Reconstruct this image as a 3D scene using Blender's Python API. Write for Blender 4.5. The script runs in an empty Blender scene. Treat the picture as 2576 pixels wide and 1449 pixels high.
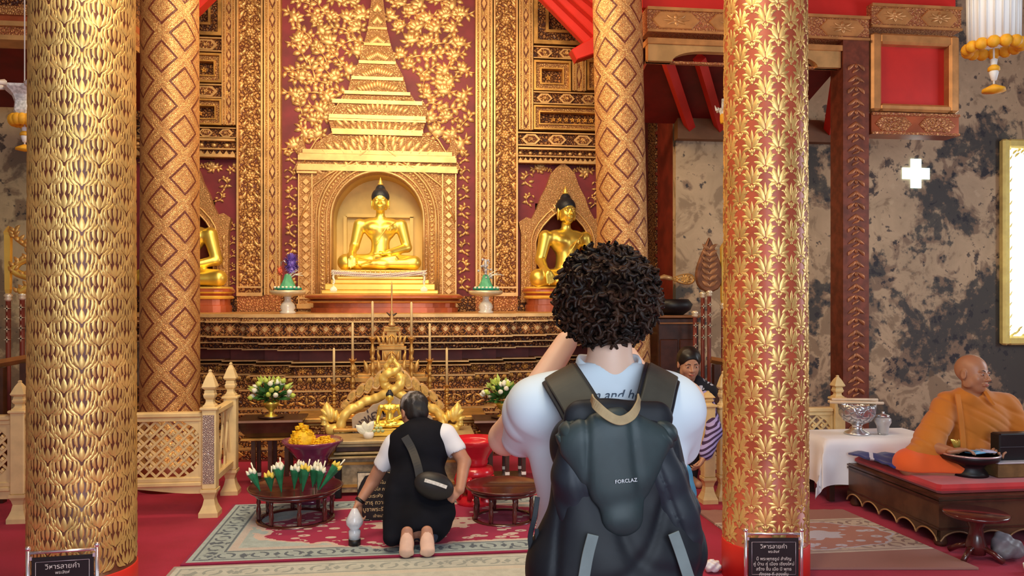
import bpy, bmesh, math, random
import numpy as np
from mathutils import Vector, Matrix, Euler

# ------------------------------------------------------------------ camera, world, lights
SC = bpy.context.scene
COL = SC.collection
F = 2000.0          # focal length in pixels of the 2576 wide frame
HZ = 750.0          # horizon row
YAW = math.radians(7.0)
CAMZ = 1.5
cam_d = bpy.data.cameras.new('camera')
cam = bpy.data.objects.new('camera', cam_d); COL.objects.link(cam)
cam_d.sensor_width = 36.0; cam_d.lens = F / 2576 * 36.0
cam_d.shift_y = (HZ - 724.5) / 2576
cam_d.clip_start = 0.05
cam.location = (0, 0, CAMZ)
cam.rotation_euler = (math.radians(90), 0, -YAW)
SC.camera = cam

SC.view_settings.view_transform = 'Standard'
SC.view_settings.look = 'None'
SC.view_settings.gamma = 1
SC.view_settings.use_curve_mapping = False
SC.view_settings.exposure = EXPO = 0.0

world = bpy.data.worlds.new('world'); SC.world = world; world.use_nodes = True
wn = world.node_tree.nodes; bgn = wn['Background']
bgn.inputs[0].default_value = (0.86, 0.93, 1.0, 1); bgn.inputs[1].default_value = 0.36

def area(name, loc, target, size, power, color, sizey=None, spread=None):
    d = bpy.data.lights.new(name, 'AREA'); d.energy = power; d.color = color
    d.shape = 'RECTANGLE'; d.size = size; d.size_y = sizey or size
    if spread: d.spread = math.radians(spread)
    o = bpy.data.objects.new(name, d); COL.objects.link(o); o.location = loc
    v = Vector(target) - Vector(loc); o.rotation_euler = v.to_track_quat('-Z', 'Y').to_euler()
    return o
def spot(name, loc, target, power, color, angle, blend=.6, r=.08):
    d = bpy.data.lights.new(name, 'SPOT'); d.energy = power; d.color = color
    d.spot_size = math.radians(angle); d.spot_blend = blend; d.shadow_soft_size = r
    o = bpy.data.objects.new(name, d); COL.objects.link(o); o.location = loc
    v = Vector(target) - Vector(loc); o.rotation_euler = v.to_track_quat('-Z', 'Y').to_euler()
    return o
# daylight from the open front doors, added warm area lights under the roof for highlights, spots on the altar
area('door_daylight', (0.8, -2.6, 2.2), (0.3, 6, 0.6), 3.6, 210, (0.74, 0.86, 1.0), 3.0)
area('hall_fill_warm', (-0.4, 3.6, 4.7), (-0.4, 6.5, 0.6), 2.2, 130, (1.0, 0.78, 0.50), 1.0)  # unseen source, added to bring out warm highlights
area('altar_fill_warm', (-0.4, 6.6, 4.6), (-0.4, 9.2, 1.8), 3.4, 110, (1.0, 0.76, 0.44), 0.6)  # unseen source, added to warm the altar
spot('statue_spot_left', (-1.5, 6.3, 3.4), (-0.35, 8.7, 2.2), 130, (1.0, 0.90, 0.45), 23)
spot('statue_spot_right', (0.7, 6.3, 3.4), (-0.35, 8.7, 2.2), 110, (1.0, 0.90, 0.5), 23)
area('side_fill_daylight', (7.6, 4.4, 2.4), (2.5, 6.2, 1.2), 1.6, 95, (0.80, 0.90, 1.0), 2.2)  # added to brighten the right wall and monk; no opening modelled here
area('column_highlight_fill', (0.1, 1.6, 4.4), (0.0, 5.0, 1.5), 0.7, 60, (1.0, 0.86, 0.55), 0.7)  # unseen light added for the highlight streak on the columns

# ------------------------------------------------------------------ picture <-> place
_s, _c = math.sin(YAW), math.cos(YAW)
def tdepth(px, Y):
    return Y / (_c - (px - 1288) / F * _s)
def W(px, py, Y):
    """point of the place seen at (px, py) that stands at world distance Y"""
    u = (px - 1288) / F; t = Y / (_c - u * _s)
    return Vector((t * (_s + u * _c), Y, CAMZ - t * (py - HZ) / F))
def FL(px, py, z=0.0):
    """point at height z seen at (px, py)"""
    u = (px - 1288) / F; t = (CAMZ - z) * F / (py - HZ)
    return Vector((t * (_s + u * _c), t * (_c - u * _s), z))
def SC_(px, Y):      # metres per pixel
    return tdepth(px, Y) / F

# ------------------------------------------------------------------ scene tree helpers
def thing(name, label, cat, loc=(0, 0, 0), rz=0.0, group=None):
    o = bpy.data.objects.new(name, None); COL.objects.link(o)
    o.location = loc; o.rotation_euler = (0, 0, rz); o.empty_display_size = .1
    o['label'] = label; o['category'] = cat
    if group: o['group'] = group
    return o
def tag(o, label, cat, group=None, kind=None):
    o['label'] = label; o['category'] = cat
    if group: o['group'] = group
    if kind: o['kind'] = kind
    return o
def struct(o):
    o['kind'] = 'structure'; return o
def dup(root, loc=None, rz=None, label=None, group=None, scale=None):
    r = root.copy(); COL.objects.link(r)
    if loc is not None: r.location = loc
    if rz is not None: r.rotation_euler = (0, 0, rz)
    if scale is not None: r.scale = (scale,) * 3
    if label: r['label'] = label
    if group: r['group'] = group
    def rec(src, dst):
        for ch in list(src.children):
            c = ch.copy(); COL.objects.link(c); c.parent = dst; rec(ch, c)
    rec(root, r)
    return r

class MB:
    """collects shapes for ONE mesh object"""
    def __init__(s): s.v = []; s.f = []; s.m = []; s.sm = []; s.mi = 0; s.smooth = False
    def add(s, vs, fs, smooth=None):
        b = len(s.v); s.v.extend([tuple(x) for x in vs])
        for f in fs:
            s.f.append(tuple(i + b for i in f)); s.m.append(s.mi); s.sm.append(s.smooth if smooth is None else smooth)
        return s
    def box(s, c, d, rz=0, M=None):
        x, y, z = [k / 2 for k in d]; R = Matrix.Rotation(rz, 3, 'Z') if rz else None
        vs = []
        for i in (-1, 1):
            for j in (-1, 1):
                for k in (-1, 1):
                    p = Vector((i * x, j * y, k * z))
                    if M is not None: p = M @ p
                    elif R: p = R @ p
                    vs.append(p + Vector(c))
        return s.add(vs, [(0, 1, 3, 2), (4, 6, 7, 5), (0, 4, 5, 1), (2, 3, 7, 6), (0, 2, 6, 4), (1, 5, 7, 3)], False)
    def bx(s, x0, x1, y0, y1, z0, z1):
        return s.box(((x0 + x1) / 2, (y0 + y1) / 2, (z0 + z1) / 2), (abs(x1 - x0), abs(y1 - y0), abs(z1 - z0)))
    def bbox(s, c, d, b, rz=0):
        """box with chamfered vertical and horizontal edges"""
        x, y, z = [k / 2 for k in d]; R = Matrix.Rotation(rz, 3, 'Z')
        vs = []; lv = [(-z, -b), (-z + b, 0), (z - b, 0), (z, -b)]
        for zz, o in lv:
            X, Y = x + o, y + o
            for p in ((-X + b, -Y), (X - b, -Y), (X, -Y + b), (X, Y - b), (X - b, Y), (-X + b, Y), (-X, Y - b), (-X, -Y + b)):
                vs.append(R @ Vector((p[0], p[1], zz)) + Vector(c))
        fs = [tuple(range(7, -1, -1)), tuple(range(24, 32))]
        for l in range(3):
            for i in range(8):
                j = (i + 1) % 8; fs.append((l * 8 + i, l * 8 + j, l * 8 + 8 + j, l * 8 + 8 + i))
        return s.add(vs, fs, False)
    def lathe(s, prof, c=(0, 0, 0), n=32, smooth=True, sx=1, sy=1, rot=0, M=None):
        """prof: list of (r, z)"""
        vs = []; fs = []; k = len(prof)
        for i in range(n):
            a = 2 * math.pi * i / n + rot
            for r, z in prof:
                p = Vector((r * math.cos(a) * sx, r * math.sin(a) * sy, z))
                if M is not None: p = M @ p
                vs.append(p + Vector(c))
        for i in range(n):
            j = (i + 1) % n
            for q in range(k - 1):
                fs.append((i * k + q, j * k + q, j * k + q + 1, i * k + q + 1))
        if prof[0][0] > 1e-6: fs.append(tuple(i * k for i in reversed(range(n))))
        if prof[-1][0] > 1e-6: fs.append(tuple(i * k + k - 1 for i in range(n)))
        return s.add(vs, fs, smooth)
    def tube(s, pts, rad, n=8, smooth=True, caps=True, flat=1.0, up=None):
        pts = [Vector(p) for p in pts]; m = len(pts)
        if not hasattr(rad, '__len__'): rad = [rad] * m
        vs = []; fs = []; pu = None
        for i, p in enumerate(pts):
            d = (pts[min(i + 1, m - 1)] - pts[max(i - 1, 0)])
            if d.length < 1e-9: d = Vector((0, 0, 1))
            d.normalize()
            if pu is None:
                a = Vector(up) if up is not None else (Vector((0, 0, 1)) if abs(d.z) < .9 else Vector((1, 0, 0)))
                pu = (a - d * a.dot(d)).normalized()
            else:
                pu = (pu - d * pu.dot(d)).normalized()
            q = d.cross(pu)
            for k in range(n):
                t = 2 * math.pi * k / n
                vs.append(p + (pu * math.cos(t) * flat + q * math.sin(t)) * rad[i])
        for i in range(m - 1):
            for k in range(n):
                l = (k + 1) % n; fs.append((i * n + k, i * n + l, (i + 1) * n + l, (i + 1) * n + k))
        if caps:
            fs.append(tuple(reversed(range(n)))); fs.append(tuple((m - 1) * n + k for k in range(n)))
        return s.add(vs, fs, smooth)
    def prism(s, out, y0, y1, bev=0.0, axis='Y'):
        """outline (x, z) counter-clockwise extruded along Y; y0 is the front"""
        n = len(out)
        def P(x, z, y): return (x, y, z) if axis == 'Y' else ((x, z, y) if axis == 'Z' else (y, x, z))
        if bev > 0:
            cx = []
            for i in range(n):
                a = Vector(out[i - 1]); b = Vector(out[i]); c = Vector(out[(i + 1) % n])
                d1 = (b - a); d2 = (c - b)
                if d1.length < 1e-9 or d2.length < 1e-9: cx.append(b); continue
                n1 = Vector((-d1.y, d1.x)).normalized(); n2 = Vector((-d2.y, d2.x)).normalized()
                m = (n1 + n2); m = m.normalized() if m.length > 1e-6 else n1
                cx.append(b + m * bev * min(1.6, 1 / max(.35, m.dot(n1))))
            sg = 1 if y1 > y0 else -1
            vs = [P(p[0], p[1], y0) for p in cx] + [P(p[0], p[1], y0 + sg * bev) for p in out] + [P(p[0], p[1], y1) for p in out]
            L = 3
        else:
            vs = [P(p[0], p[1], y0) for p in out] + [P(p[0], p[1], y1) for p in out]; L = 2
        fs = [tuple(range(n)), tuple(reversed(range((L - 1) * n, L * n)))]
        for l in range(L - 1):
            for i in range(n):
                j = (i + 1) % n; fs.append((l * n + i, (l + 1) * n + i, (l + 1) * n + j, l * n + j))
        return s.add(vs, fs, False)
    def ball(s, c, r, n=12, m=8, M=None):
        if not hasattr(r, '__len__'): r = (r, r, r)
        vs = [Vector((0, 0, -1))]; fs = []
        for j in range(1, m):
            a = -math.pi / 2 + math.pi * j / m
            for i in range(n):
                b = 2 * math.pi * i / n; vs.append(Vector((math.cos(a) * math.cos(b), math.cos(a) * math.sin(b), math.sin(a))))
        vs.append(Vector((0, 0, 1)))
        for i in range(n):
            k = (i + 1) % n; fs.append((0, 1 + k, 1 + i)); fs.append((len(vs) - 1, 1 + (m - 2) * n + i, 1 + (m - 2) * n + k))
        for j in range(m - 2):
            for i in range(n):
                k = (i + 1) % n; a = 1 + j * n; fs.append((a + i, a + k, a + n + k, a + n + i))
        out = []
        for v in vs:
            p = Vector((v.x * r[0], v.y * r[1], v.z * r[2]))
            if M is not None: p = M @ p
            out.append(p + Vector(c))
        return s.add(out, fs, True)
    def build(s, name, mats, parent=None, off=None):
        me = bpy.data.meshes.new(name)
        vs = s.v
        if off is not None: vs = [(a - off[0], b - off[1], c - off[2]) for a, b, c in vs]
        me.from_pydata(vs, [], s.f)
        if not isinstance(mats, (list, tuple)): mats = [mats]
        for m in mats: me.materials.append(m)
        me.polygons.foreach_set('material_index', s.m)
        me.polygons.foreach_set('use_smooth', s.sm)
        me.update()
        o = bpy.data.objects.new(name, me); COL.objects.link(o)
        if parent is not None: o.parent = parent
        if off is not None: o.location = off
        return o
def recalc(o):
    bm = bmesh.new(); bm.from_mesh(o.data); bmesh.ops.recalc_face_normals(bm, faces=bm.faces); bm.to_mesh(o.data); bm.free(); return o
def bevel(o, w=.006, seg=2):
    m = o.modifiers.new('bevel', 'BEVEL'); m.width = w; m.segments = seg; m.limit_method = 'ANGLE'; m.angle_limit = math.radians(40); return o

# ------------------------------------------------------------------ material node expressions
class E:
    def __init__(s, nt, sock): s.nt = nt; s.k = sock
    def _m(s, op, b=None, c=None, rev=False, clamp=False):
        n = s.nt.nodes.new('ShaderNodeMath'); n.operation = op; n.use_clamp = clamp
        args = [s, b] if not rev else [b, s]
        if c is not None: args.append(c)
        for i, a in enumerate(args):
            if a is None: continue
            if isinstance(a, E): s.nt.links.new(a.k, n.inputs[i])
            else: n.inputs[i].default_value = a
        return E(s.nt, n.outputs[0])
    def __add__(s, b): return s._m('ADD', b)
    __radd__ = __add__
    def __mul__(s, b): return s._m('MULTIPLY', b)
    __rmul__ = __mul__
    def __sub__(s, b): return s._m('SUBTRACT', b)
    def __rsub__(s, b): return s._m('SUBTRACT', b, rev=True)
    def __truediv__(s, b): return s._m('DIVIDE', b)
    def __neg__(s): return s * -1.0
    def abs(s): return s._m('ABSOLUTE')
    def fract(s): return s._m('FRACT')
    def floor(s): return s._m('FLOOR')
    def sin(s): return s._m('SINE')
    def cos(s): return s._m('COSINE')
    def sqrt(s): return s._m('SQRT')
    def min(s, b): return s._m('MINIMUM', b)
    def max(s, b): return s._m('MAXIMUM', b)
    def lt(s, b): return s._m('LESS_THAN', b)
    def gt(s, b): return s._m('GREATER_THAN', b)
    def pow(s, b): return s._m('POWER', b)
    def atan2(s, b): return s._m('ARCTAN2', b)
    def sat(s): return s._m('ADD', 0.0, clamp=True)
    def ss(s, a, b):
        n = s.nt.nodes.new('ShaderNodeMapRange'); n.interpolation_type = 'SMOOTHSTEP'
        s.nt.links.new(s.k, n.inputs[0]); n.inputs[1].default_value = a; n.inputs[2].default_value = b
        n.inputs[3].default_value = 0; n.inputs[4].default_value = 1
        return E(s.nt, n.outputs[0])
class Mat:
    def __init__(s, name, rough=.5, metal=0.0, col=(.5, .5, .5), coat=0, sheen=0, spec=None):
        m = bpy.data.materials.new(name); m.use_nodes = True; s.m = m; s.nt = m.node_tree
        s.b = s.nt.nodes['Principled BSDF']
        s.b.inputs['Base Color'].default_value = (*col, 1); s.b.inputs['Roughness'].default_value = rough
        s.b.inputs['Metallic'].default_value = metal
        if coat: s.b.inputs['Coat Weight'].default_value = coat; s.b.inputs['Coat Roughness'].default_value = .12
        if sheen: s.b.inputs['Sheen Weight'].default_value = sheen
        if spec is not None: s.b.inputs['Specular IOR Level'].default_value = spec
        s._tc = None
    def coord(s, scale=(1, 1, 1), rot=(0, 0, 0), kind='Object', loc=(0, 0, 0)):
        n = s.nt.nodes.new('ShaderNodeTexCoord'); mp = s.nt.nodes.new('ShaderNodeMapping')
        s.nt.links.new(n.outputs[kind], mp.inputs[0]); mp.inputs['Scale'].default_value = scale
        mp.inputs['Rotation'].default_value = rot; mp.inputs['Location'].default_value = loc
        return mp.outputs[0]
    def xyz(s, vec=None):
        vec = vec or s.coord(); n = s.nt.nodes.new('ShaderNodeSeparateXYZ'); s.nt.links.new(vec, n.inputs[0])
        return [E(s.nt, n.outputs[i]) for i in range(3)]
    def comb(s, x, y, z=0.0):
        n = s.nt.nodes.new('ShaderNodeCombineXYZ')
        for i, a in enumerate((x, y, z)):
            if isinstance(a, E): s.nt.links.new(a.k, n.inputs[i])
            else: n.inputs[i].default_value = a
        return n.outputs[0]
    def noise(s, scale, vec=None, detail=4, rough=.55, dist=0):
        n = s.nt.nodes.new('ShaderNodeTexNoise'); n.inputs['Scale'].default_value = scale; n.inputs['Detail'].default_value = detail
        n.inputs['Roughness'].default_value = rough; n.inputs['Distortion'].default_value = dist
        s.nt.links.new(vec or s.coord(), n.inputs['Vector']); return E(s.nt, n.outputs[0])
    def voro(s, scale, vec=None, feature='F1', rnd=1.0):
        n = s.nt.nodes.new('ShaderNodeTexVoronoi'); n.feature = feature; n.inputs['Scale'].default_value = scale
        n.inputs['Randomness'].default_value = rnd
        s.nt.links.new(vec or s.coord(), n.inputs['Vector']); return E(s.nt, n.outputs['Distance'])
    def mix(s, fac, a, b):
        n = s.nt.nodes.new('ShaderNodeMix'); n.data_type = 'RGBA'
        if isinstance(fac, E): s.nt.links.new(fac.k, n.inputs[0])
        else: n.inputs[0].default_value = fac
        for i, c in ((6, a), (7, b)):
            if isinstance(c, tuple): n.inputs[i].default_value = (*c[:3], 1)
            else: s.nt.links.new(c, n.inputs[i])
        return n.outputs[2]
    def color(s, c): s.nt.links.new(c, s.b.inputs['Base Color']); return s
    def inp(s, name, e): s.nt.links.new(e.k if isinstance(e, E) else e, s.b.inputs[name]); return s
    def bump(s, e, strength=.5, dist=.01):
        n = s.nt.nodes.new('ShaderNodeBump'); n.inputs['Strength'].default_value = strength; n.inputs['Distance'].default_value = dist
        s.nt.links.new(e.k, n.inputs['Height']); s.nt.links.new(n.outputs[0], s.b.inputs['Normal']); return s
    def emit(s, col, strength):
        if isinstance(col, tuple): s.b.inputs['Emission Color'].default_value = (*col, 1)
        else: s.nt.links.new(col, s.b.inputs['Emission Color'])
        s.b.inputs['Emission Strength'].default_value = strength; return s

def plain(name, col, rough=.5, metal=0.0, var=.12, vs=6.0, coat=0, sheen=0, bmp=0.0, spec=None):
    m = Mat(name, rough, metal, col, coat, sheen, spec)
    n = m.noise(vs).ss(.3, .7)
    a = tuple(min(1, c * (1 + var)) for c in col); b = tuple(c * (1 - var) for c in col)
    m.color(m.mix(n, b, a))
    if bmp: m.bump(m.noise(vs * 14, detail=3), bmp, .004)
    return m.m

# ------------------------------------------------------------------ implicit surfaces
class S:
    def __init__(s, f, lo, hi): s.f = f; s.lo = np.array(lo, float); s.hi = np.array(hi, float)
def A(v): return np.array([float(v[0]), float(v[1]), float(v[2])], dtype=np.float32)
def rc(a, b, ra, rb=None, fl=None):
    """tapered capsule; fl = (axis vector, factor) squashes it along an axis"""
    rb = ra if rb is None else rb; a = A(a); b = A(b); ba = b - a; bb = float(ba @ ba) + 1e-12
    r = max(ra, rb)
    def f(P):
        pa = P - a; h = np.clip((pa @ ba) / bb, 0, 1)
        q = pa - h[:, None] * ba
        if fl is not None:
            ax = A(fl[0]); ax = ax / np.linalg.norm(ax); k = q @ ax; q = q + (k * (1 / fl[1] - 1))[:, None] * ax
        return (np.sqrt((q * q).sum(1)) - (ra + (rb - ra) * h)) * (1.0 if fl is None else min(1, .5 + fl[1] * .5))
    return S(f, np.minimum(a, b) - r, np.maximum(a, b) + r)
def ell(c, r, R=None):
    c = A(c); r = A(r) if hasattr(r, '__len__') else np.array([r] * 3, np.float32)
    Rm = None if R is None else np.array(R, np.float32)
    def f(P):
        p = P - c
        if Rm is not None: p = p @ Rm
        q = p / r; k0 = np.sqrt((q * q).sum(1)) + 1e-9; q2 = q / r; k1 = np.sqrt((q2 * q2).sum(1)) + 1e-9
        return k0 * (k0 - 1) / k1
    m = r.max() if Rm is not None else r
    return S(f, c - m, c + m)
def rbox(c, h, r, R=None):
    c = A(c); h = A(h); Rm = None if R is None else np.array(R, np.float32)
    def f(P):
        p = P - c
        if Rm is not None: p = p @ Rm
        q = np.abs(p) - (h - r); return np.sqrt((np.maximum(q, 0) ** 2).sum(1)) + np.minimum(q.max(1), 0) - r
    m = float(np.linalg.norm(h)) if Rm is not None else h
    return S(f, c - m, c + m)
def _smin(a, b, k):
    if k <= 0: return np.minimum(a, b)
    h = np.clip(.5 + .5 * (b - a) / k, 0, 1); return b * (1 - h) + a * h - k * h * (1 - h)
def U(shapes, k=.02):
    shapes = list(shapes)
    def f(P):
        d = shapes[0].f(P)
        for s in shapes[1:]: d = _smin(d, s.f(P), k)
        return d
    return S(f, np.min([s.lo for s in shapes], 0), np.max([s.hi for s in shapes], 0))
def D(a, b, k=.01):
    return S(lambda P: -_smin(-a.f(P), b.f(P), k), a.lo, a.hi)
def I(a, b, k=.01):
    return S(lambda P: -_smin(-a.f(P), -b.f(P), k), a.lo, a.hi)
def half(p, n):
    """half space: keeps the side the normal points away from"""
    p = A(p); n = A(n); n = n / np.linalg.norm(n)
    return S(lambda P: (P - p) @ n, p - 9, p + 9)
def disp(a, g, m=.02): return S(lambda P: a.f(P) + g(P), a.lo - m, a.hi + m)
def grow(a, r): return S(lambda P: a.f(P) - r, a.lo - r, a.hi + r)
def xf(a, R=None, t=(0, 0, 0), s=1.0):
    Rm = np.eye(3, dtype=np.float32) if R is None else np.array(R, np.float32); t = A(t)
    cs = np.array([[x, y, z] for x in (a.lo[0], a.hi[0]) for y in (a.lo[1], a.hi[1]) for z in (a.lo[2], a.hi[2])])
    w = (cs * s) @ Rm.T + t
    return S(lambda P: a.f(((P - t) @ Rm) / s) * s, w.min(0), w.max(0))
def limb(pts, k=.012):
    return U([rc(pts[i][0], pts[i + 1][0], pts[i][1], pts[i + 1][1]) for i in range(len(pts) - 1)], k)
def snet(a, h):
    """surface nets over a sparse narrow band -> (verts, quads)"""
    B = 4; lo = a.lo - 3 * h; n = np.ceil((a.hi + 3 * h - lo) / (h * B)).astype(int) + 1
    ax = [lo[i] + np.arange(n[i]) * h * B for i in range(3)]
    G = np.stack(np.meshgrid(*ax, indexing='ij'), -1).reshape(-1, 3).astype(np.float32)
    C = a.f(G + np.float32(h * B / 2)).reshape(n)
    N = n * B
    V = np.repeat(np.repeat(np.repeat(C, B, 0), B, 1), B, 2).astype(np.float32)
    mk = np.abs(C) < h * B * 2.0
    M = np.repeat(np.repeat(np.repeat(mk, B, 0), B, 1), B, 2)
    idx = np.argwhere(M); P = (lo + idx * h).astype(np.float32)
    out = np.empty(len(P), np.float32)
    for i in range(0, len(P), 400000): out[i:i + 400000] = a.f(P[i:i + 400000])
    V[M] = out; V[V == 0] = 1e-7
    sg = V < 0
    c = sg[:-1, :-1, :-1].astype(np.int8)
    cnt = np.zeros(c.shape, np.int8)
    for i in (0, 1):
        for j in (0, 1):
            for k in (0, 1):
                cnt += sg[i:N[0] - 1 + i, j:N[1] - 1 + j, k:N[2] - 1 + k]
    act = (cnt > 0) & (cnt < 8); cid = np.full(act.shape, -1, np.int64); ci = np.argwhere(act)
    cid[act] = np.arange(len(ci))
    acc = np.zeros((len(ci), 3)); num = np.zeros(len(ci))
    co = [(i, j, k) for i in (0, 1) for j in (0, 1) for k in (0, 1)]
    for p in co:
        for d in range(3):
            if p[d]: continue
            q = list(p); q[d] = 1
            va = V[ci[:, 0] + p[0], ci[:, 1] + p[1], ci[:, 2] + p[2]]; vb = V[ci[:, 0] + q[0], ci[:, 1] + q[1], ci[:, 2] + q[2]]
            m = (va < 0) != (vb < 0); t = np.where(m, va / np.where(m, va - vb, 1), 0)
            e = np.tile(np.array(p, float), (len(ci), 1)); e[:, d] += t
            acc[m] += e[m]; num[m] += 1
    vt = lo + (ci + acc / num[:, None]) * h
    quads = []
    for d in range(3):
        u, v = (d + 1) % 3, (d + 2) % 3
        sl0 = [slice(1, N[i] - 1) for i in range(3)]; sl0[d] = slice(0, N[d] - 1)
        sl1 = list(sl0); sl1[d] = slice(1, N[d])
        x0 = sg[tuple(sl0)]; x1 = sg[tuple(sl1)]
        e = np.argwhere(x0 != x1); off = np.array([1, 1, 1]); off[d] = 0
        g = e + off; f0 = x0[tuple(e.T)]
        def cell(du, dv):
            q = g.copy(); q[:, u] += du; q[:, v] += dv; return cid[tuple(q.T)]
        Q = np.stack([cell(-1, -1), cell(0, -1), cell(0, 0), cell(-1, 0)], 1)
        Q[~f0] = Q[~f0][:, ::-1]
        quads.append(Q)
    Q = np.concatenate(quads); Q = Q[(Q >= 0).all(1)]
    return vt, Q
def skin(name, a, h, mats, parent=None, off=None, smooth=1, matfn=None):
    vt, Q = snet(a, h)
    # light relaxation of the net
    for _ in range(smooth):
        acc = np.zeros_like(vt); cn = np.zeros(len(vt))
        for i in range(4):
            j = (i + 1) % 4
            np.add.at(acc, Q[:, i], vt[Q[:, j]]); np.add.at(acc, Q[:, j], vt[Q[:, i]])
            np.add.at(cn, Q[:, i], 1); np.add.at(cn, Q[:, j], 1)
        vt = vt * .5 + .5 * acc / np.maximum(cn, 1)[:, None]
    me = bpy.data.meshes.new(name)
    vv = vt if off is None else vt - np.array(off)
    me.vertices.add(len(vv)); me.vertices.foreach_set('co', vv.astype(np.float32).ravel())
    me.loops.add(len(Q) * 4); me.loops.foreach_set('vertex_index', Q.astype(np.int32).ravel())
    me.polygons.add(len(Q)); me.polygons.foreach_set('loop_start', np.arange(0, len(Q) * 4, 4, dtype=np.int32))
    me.polygons.foreach_set('use_smooth', np.ones(len(Q), bool))
    if not isinstance(mats, (list, tuple)): mats = [mats]
    for m in mats: me.materials.append(m)
    if matfn is not None:
        cen = vt[Q].mean(1); me.polygons.foreach_set('material_index', matfn(cen).astype(np.int32))
    me.update(calc_edges=True); me.validate()
    o = bpy.data.objects.new(name, me); COL.objects.link(o)
    if parent is not None: o.parent = parent
    if off is not None: o.location = off
    return o

# ------------------------------------------------------------------ ornament motifs
def qb(p0, p1, p2, t): return p0 * (1 - t) ** 2 + p1 * 2 * t * (1 - t) + p2 * t * t
def petal(mb, a, b, w, bend, mp, n=5, h0=.001, h1=.004, tipw=.0, base=.35):
    """pointed leaf from a to b, bent sideways, laid on a surface by mp(x, y, h)"""
    a = Vector(a); b = Vector(b); d = b - a; nrm = Vector((-d.y, d.x)); L = d.length
    if L < 1e-9: return
    nrm /= L; mid = (a + b) / 2 + nrm * bend
    vs = []; fs = []
    for i in range(n + 1):
        t = i / n; p = qb(a, mid, b, t)
        dd = (mid - a) * (1 - t) + (b - mid) * t; q = Vector((-dd.y, dd.x)); q = q / max(q.length, 1e-9)
        ww = w * .5 * (math.sin(math.pi * min(1, (t * (1 - base) + base * math.sqrt(t)))) ** .8 if 0 < t < 1 else 0.02)
        if i == 0: ww = w * .12
        l = p + q * ww; r = p - q * ww
        vs += [mp(l.x, l.y, h0), mp(p.x, p.y, h1 if 0 < i < n else h0), mp(r.x, r.y, h0)]
    for i in range(n):
        k = i * 3; fs += [(k, k + 3, k + 4, k + 1), (k + 1, k + 4, k + 5, k + 2)]
    mb.add(vs, fs, True)
def disc(mb, c, r, mp, n=7, h0=.001, h1=.005):
    vs = [mp(c[0], c[1], h1)] + [mp(c[0] + r * math.cos(2 * math.pi * i / n), c[1] + r * math.sin(2 * math.pi * i / n), h0) for i in range(n)]
    mb.add(vs, [(0, 1 + (i + 1) % n, 1 + i) for i in range(n)], True)

def text_mesh(body, size, mat, parent, M, name='lettering', extrude=.0006, align='CENTER', spacing=1.0, shear=0):
    cu = bpy.data.curves.new(name, 'FONT'); cu.body = body; cu.size = size; cu.extrude = extrude
    cu.align_x = align; cu.align_y = 'CENTER'; cu.space_character = spacing; cu.shear = shear; cu.resolution_u = 2
    o = bpy.data.objects.new(name, cu); COL.objects.link(o)
    dg = bpy.context.evaluated_depsgraph_get(); me = bpy.data.meshes.new_from_object(o.evaluated_get(dg))
    me.materials.clear(); me.materials.append(mat)
    bpy.data.objects.remove(o)
    r = bpy.data.objects.new(name, me); COL.objects.link(r)
    if parent is not None: r.parent = parent
    r.matrix_local = M
    return r
# ------------------------------------------------------------------ materials
GOLD = plain('gilded_relief', (.66, .36, .09), .38, .68, .25, 5)
GOLDP = plain('pale_gold_relief', (.70, .42, .16), .42, .55, .18, 6)
GOLDB = plain('polished_gold', (1.0, .74, .14), .36, .85, .06, 3)
GOLDW = plain('bright_gold_paint', (.93, .62, .12), .33, .55, .12, 4)
GOLDD = plain('old_gold', (.55, .30, .08), .45, .6, .3, 9)
NAGA = plain('soft_yellow_gold', (.86, .62, .16), .42, .35, .10, 5)
LACQ = plain('red_brown_lacquer', (.23, .045, .018), .42, .05, .2, 6)
LACQP = plain('rosy_lacquer', (.40, .11, .05), .40, .1, .2, 5)
REDF = plain('deep_red_field', (.19, .016, .026), .6, 0, .3, 3)
REDC = plain('scarlet_paint', (.62, .02, .012), .55, 0, .12, 2)
REDD = plain('dark_red_wood', (.16, .02, .01), .55, 0, .3, 5)
WOODD = plain('dark_wood', (.055, .018, .009), .38, 0, .4, 9, coat=.3)
CREAM = plain('cream_gold_paint', (.82, .62, .30), .45, .18, .10, 8)
WHITE = plain('white_paint', (.85, .84, .80), .5, 0, .05, 5)
PURP = plain('aubergine_lacquer', (.21, .035, .095), .16, 0, .15, 6, coat=.8)
BROWNL = plain('brown_lacquer', (.085, .016, .014), .22, 0, .2, 6, coat=.6)
BLACK = plain('black_paint', (.008, .007, .009), .45, 0, .2, 8)
SILV = plain('silver_metal', (.72, .72, .74), .28, .95, .08, 8)
GREENL = plain('green_leaf', (.05, .16, .035), .5, 0, .35, 20)
GREENC = plain('green_cone_leaf', (.02, .20, .09), .45, 0, .3, 14)
GREENY = plain('yellow_green_bud', (.48, .60, .10), .5, 0, .2, 20)
WHITEF = plain('white_petal', (.86, .86, .70), .5, 0, .08, 20)
ORANGEF = plain('marigold_orange', (1.0, .56, .015), .6, 0, .2, 40)
YELF = plain('yellow_petal', (.85, .65, .10), .5, 0, .1, 20)
TEAL = plain('teal_cloth', (.0, .30, .22), .5, 0, .2, 12)
VIOL = plain('violet_tinsel', (.20, .12, .55), .45, 0, .3, 30)
CORAL = plain('coral_cloth', (.75, .15, .07), .5, 0, .1, 20)

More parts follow.
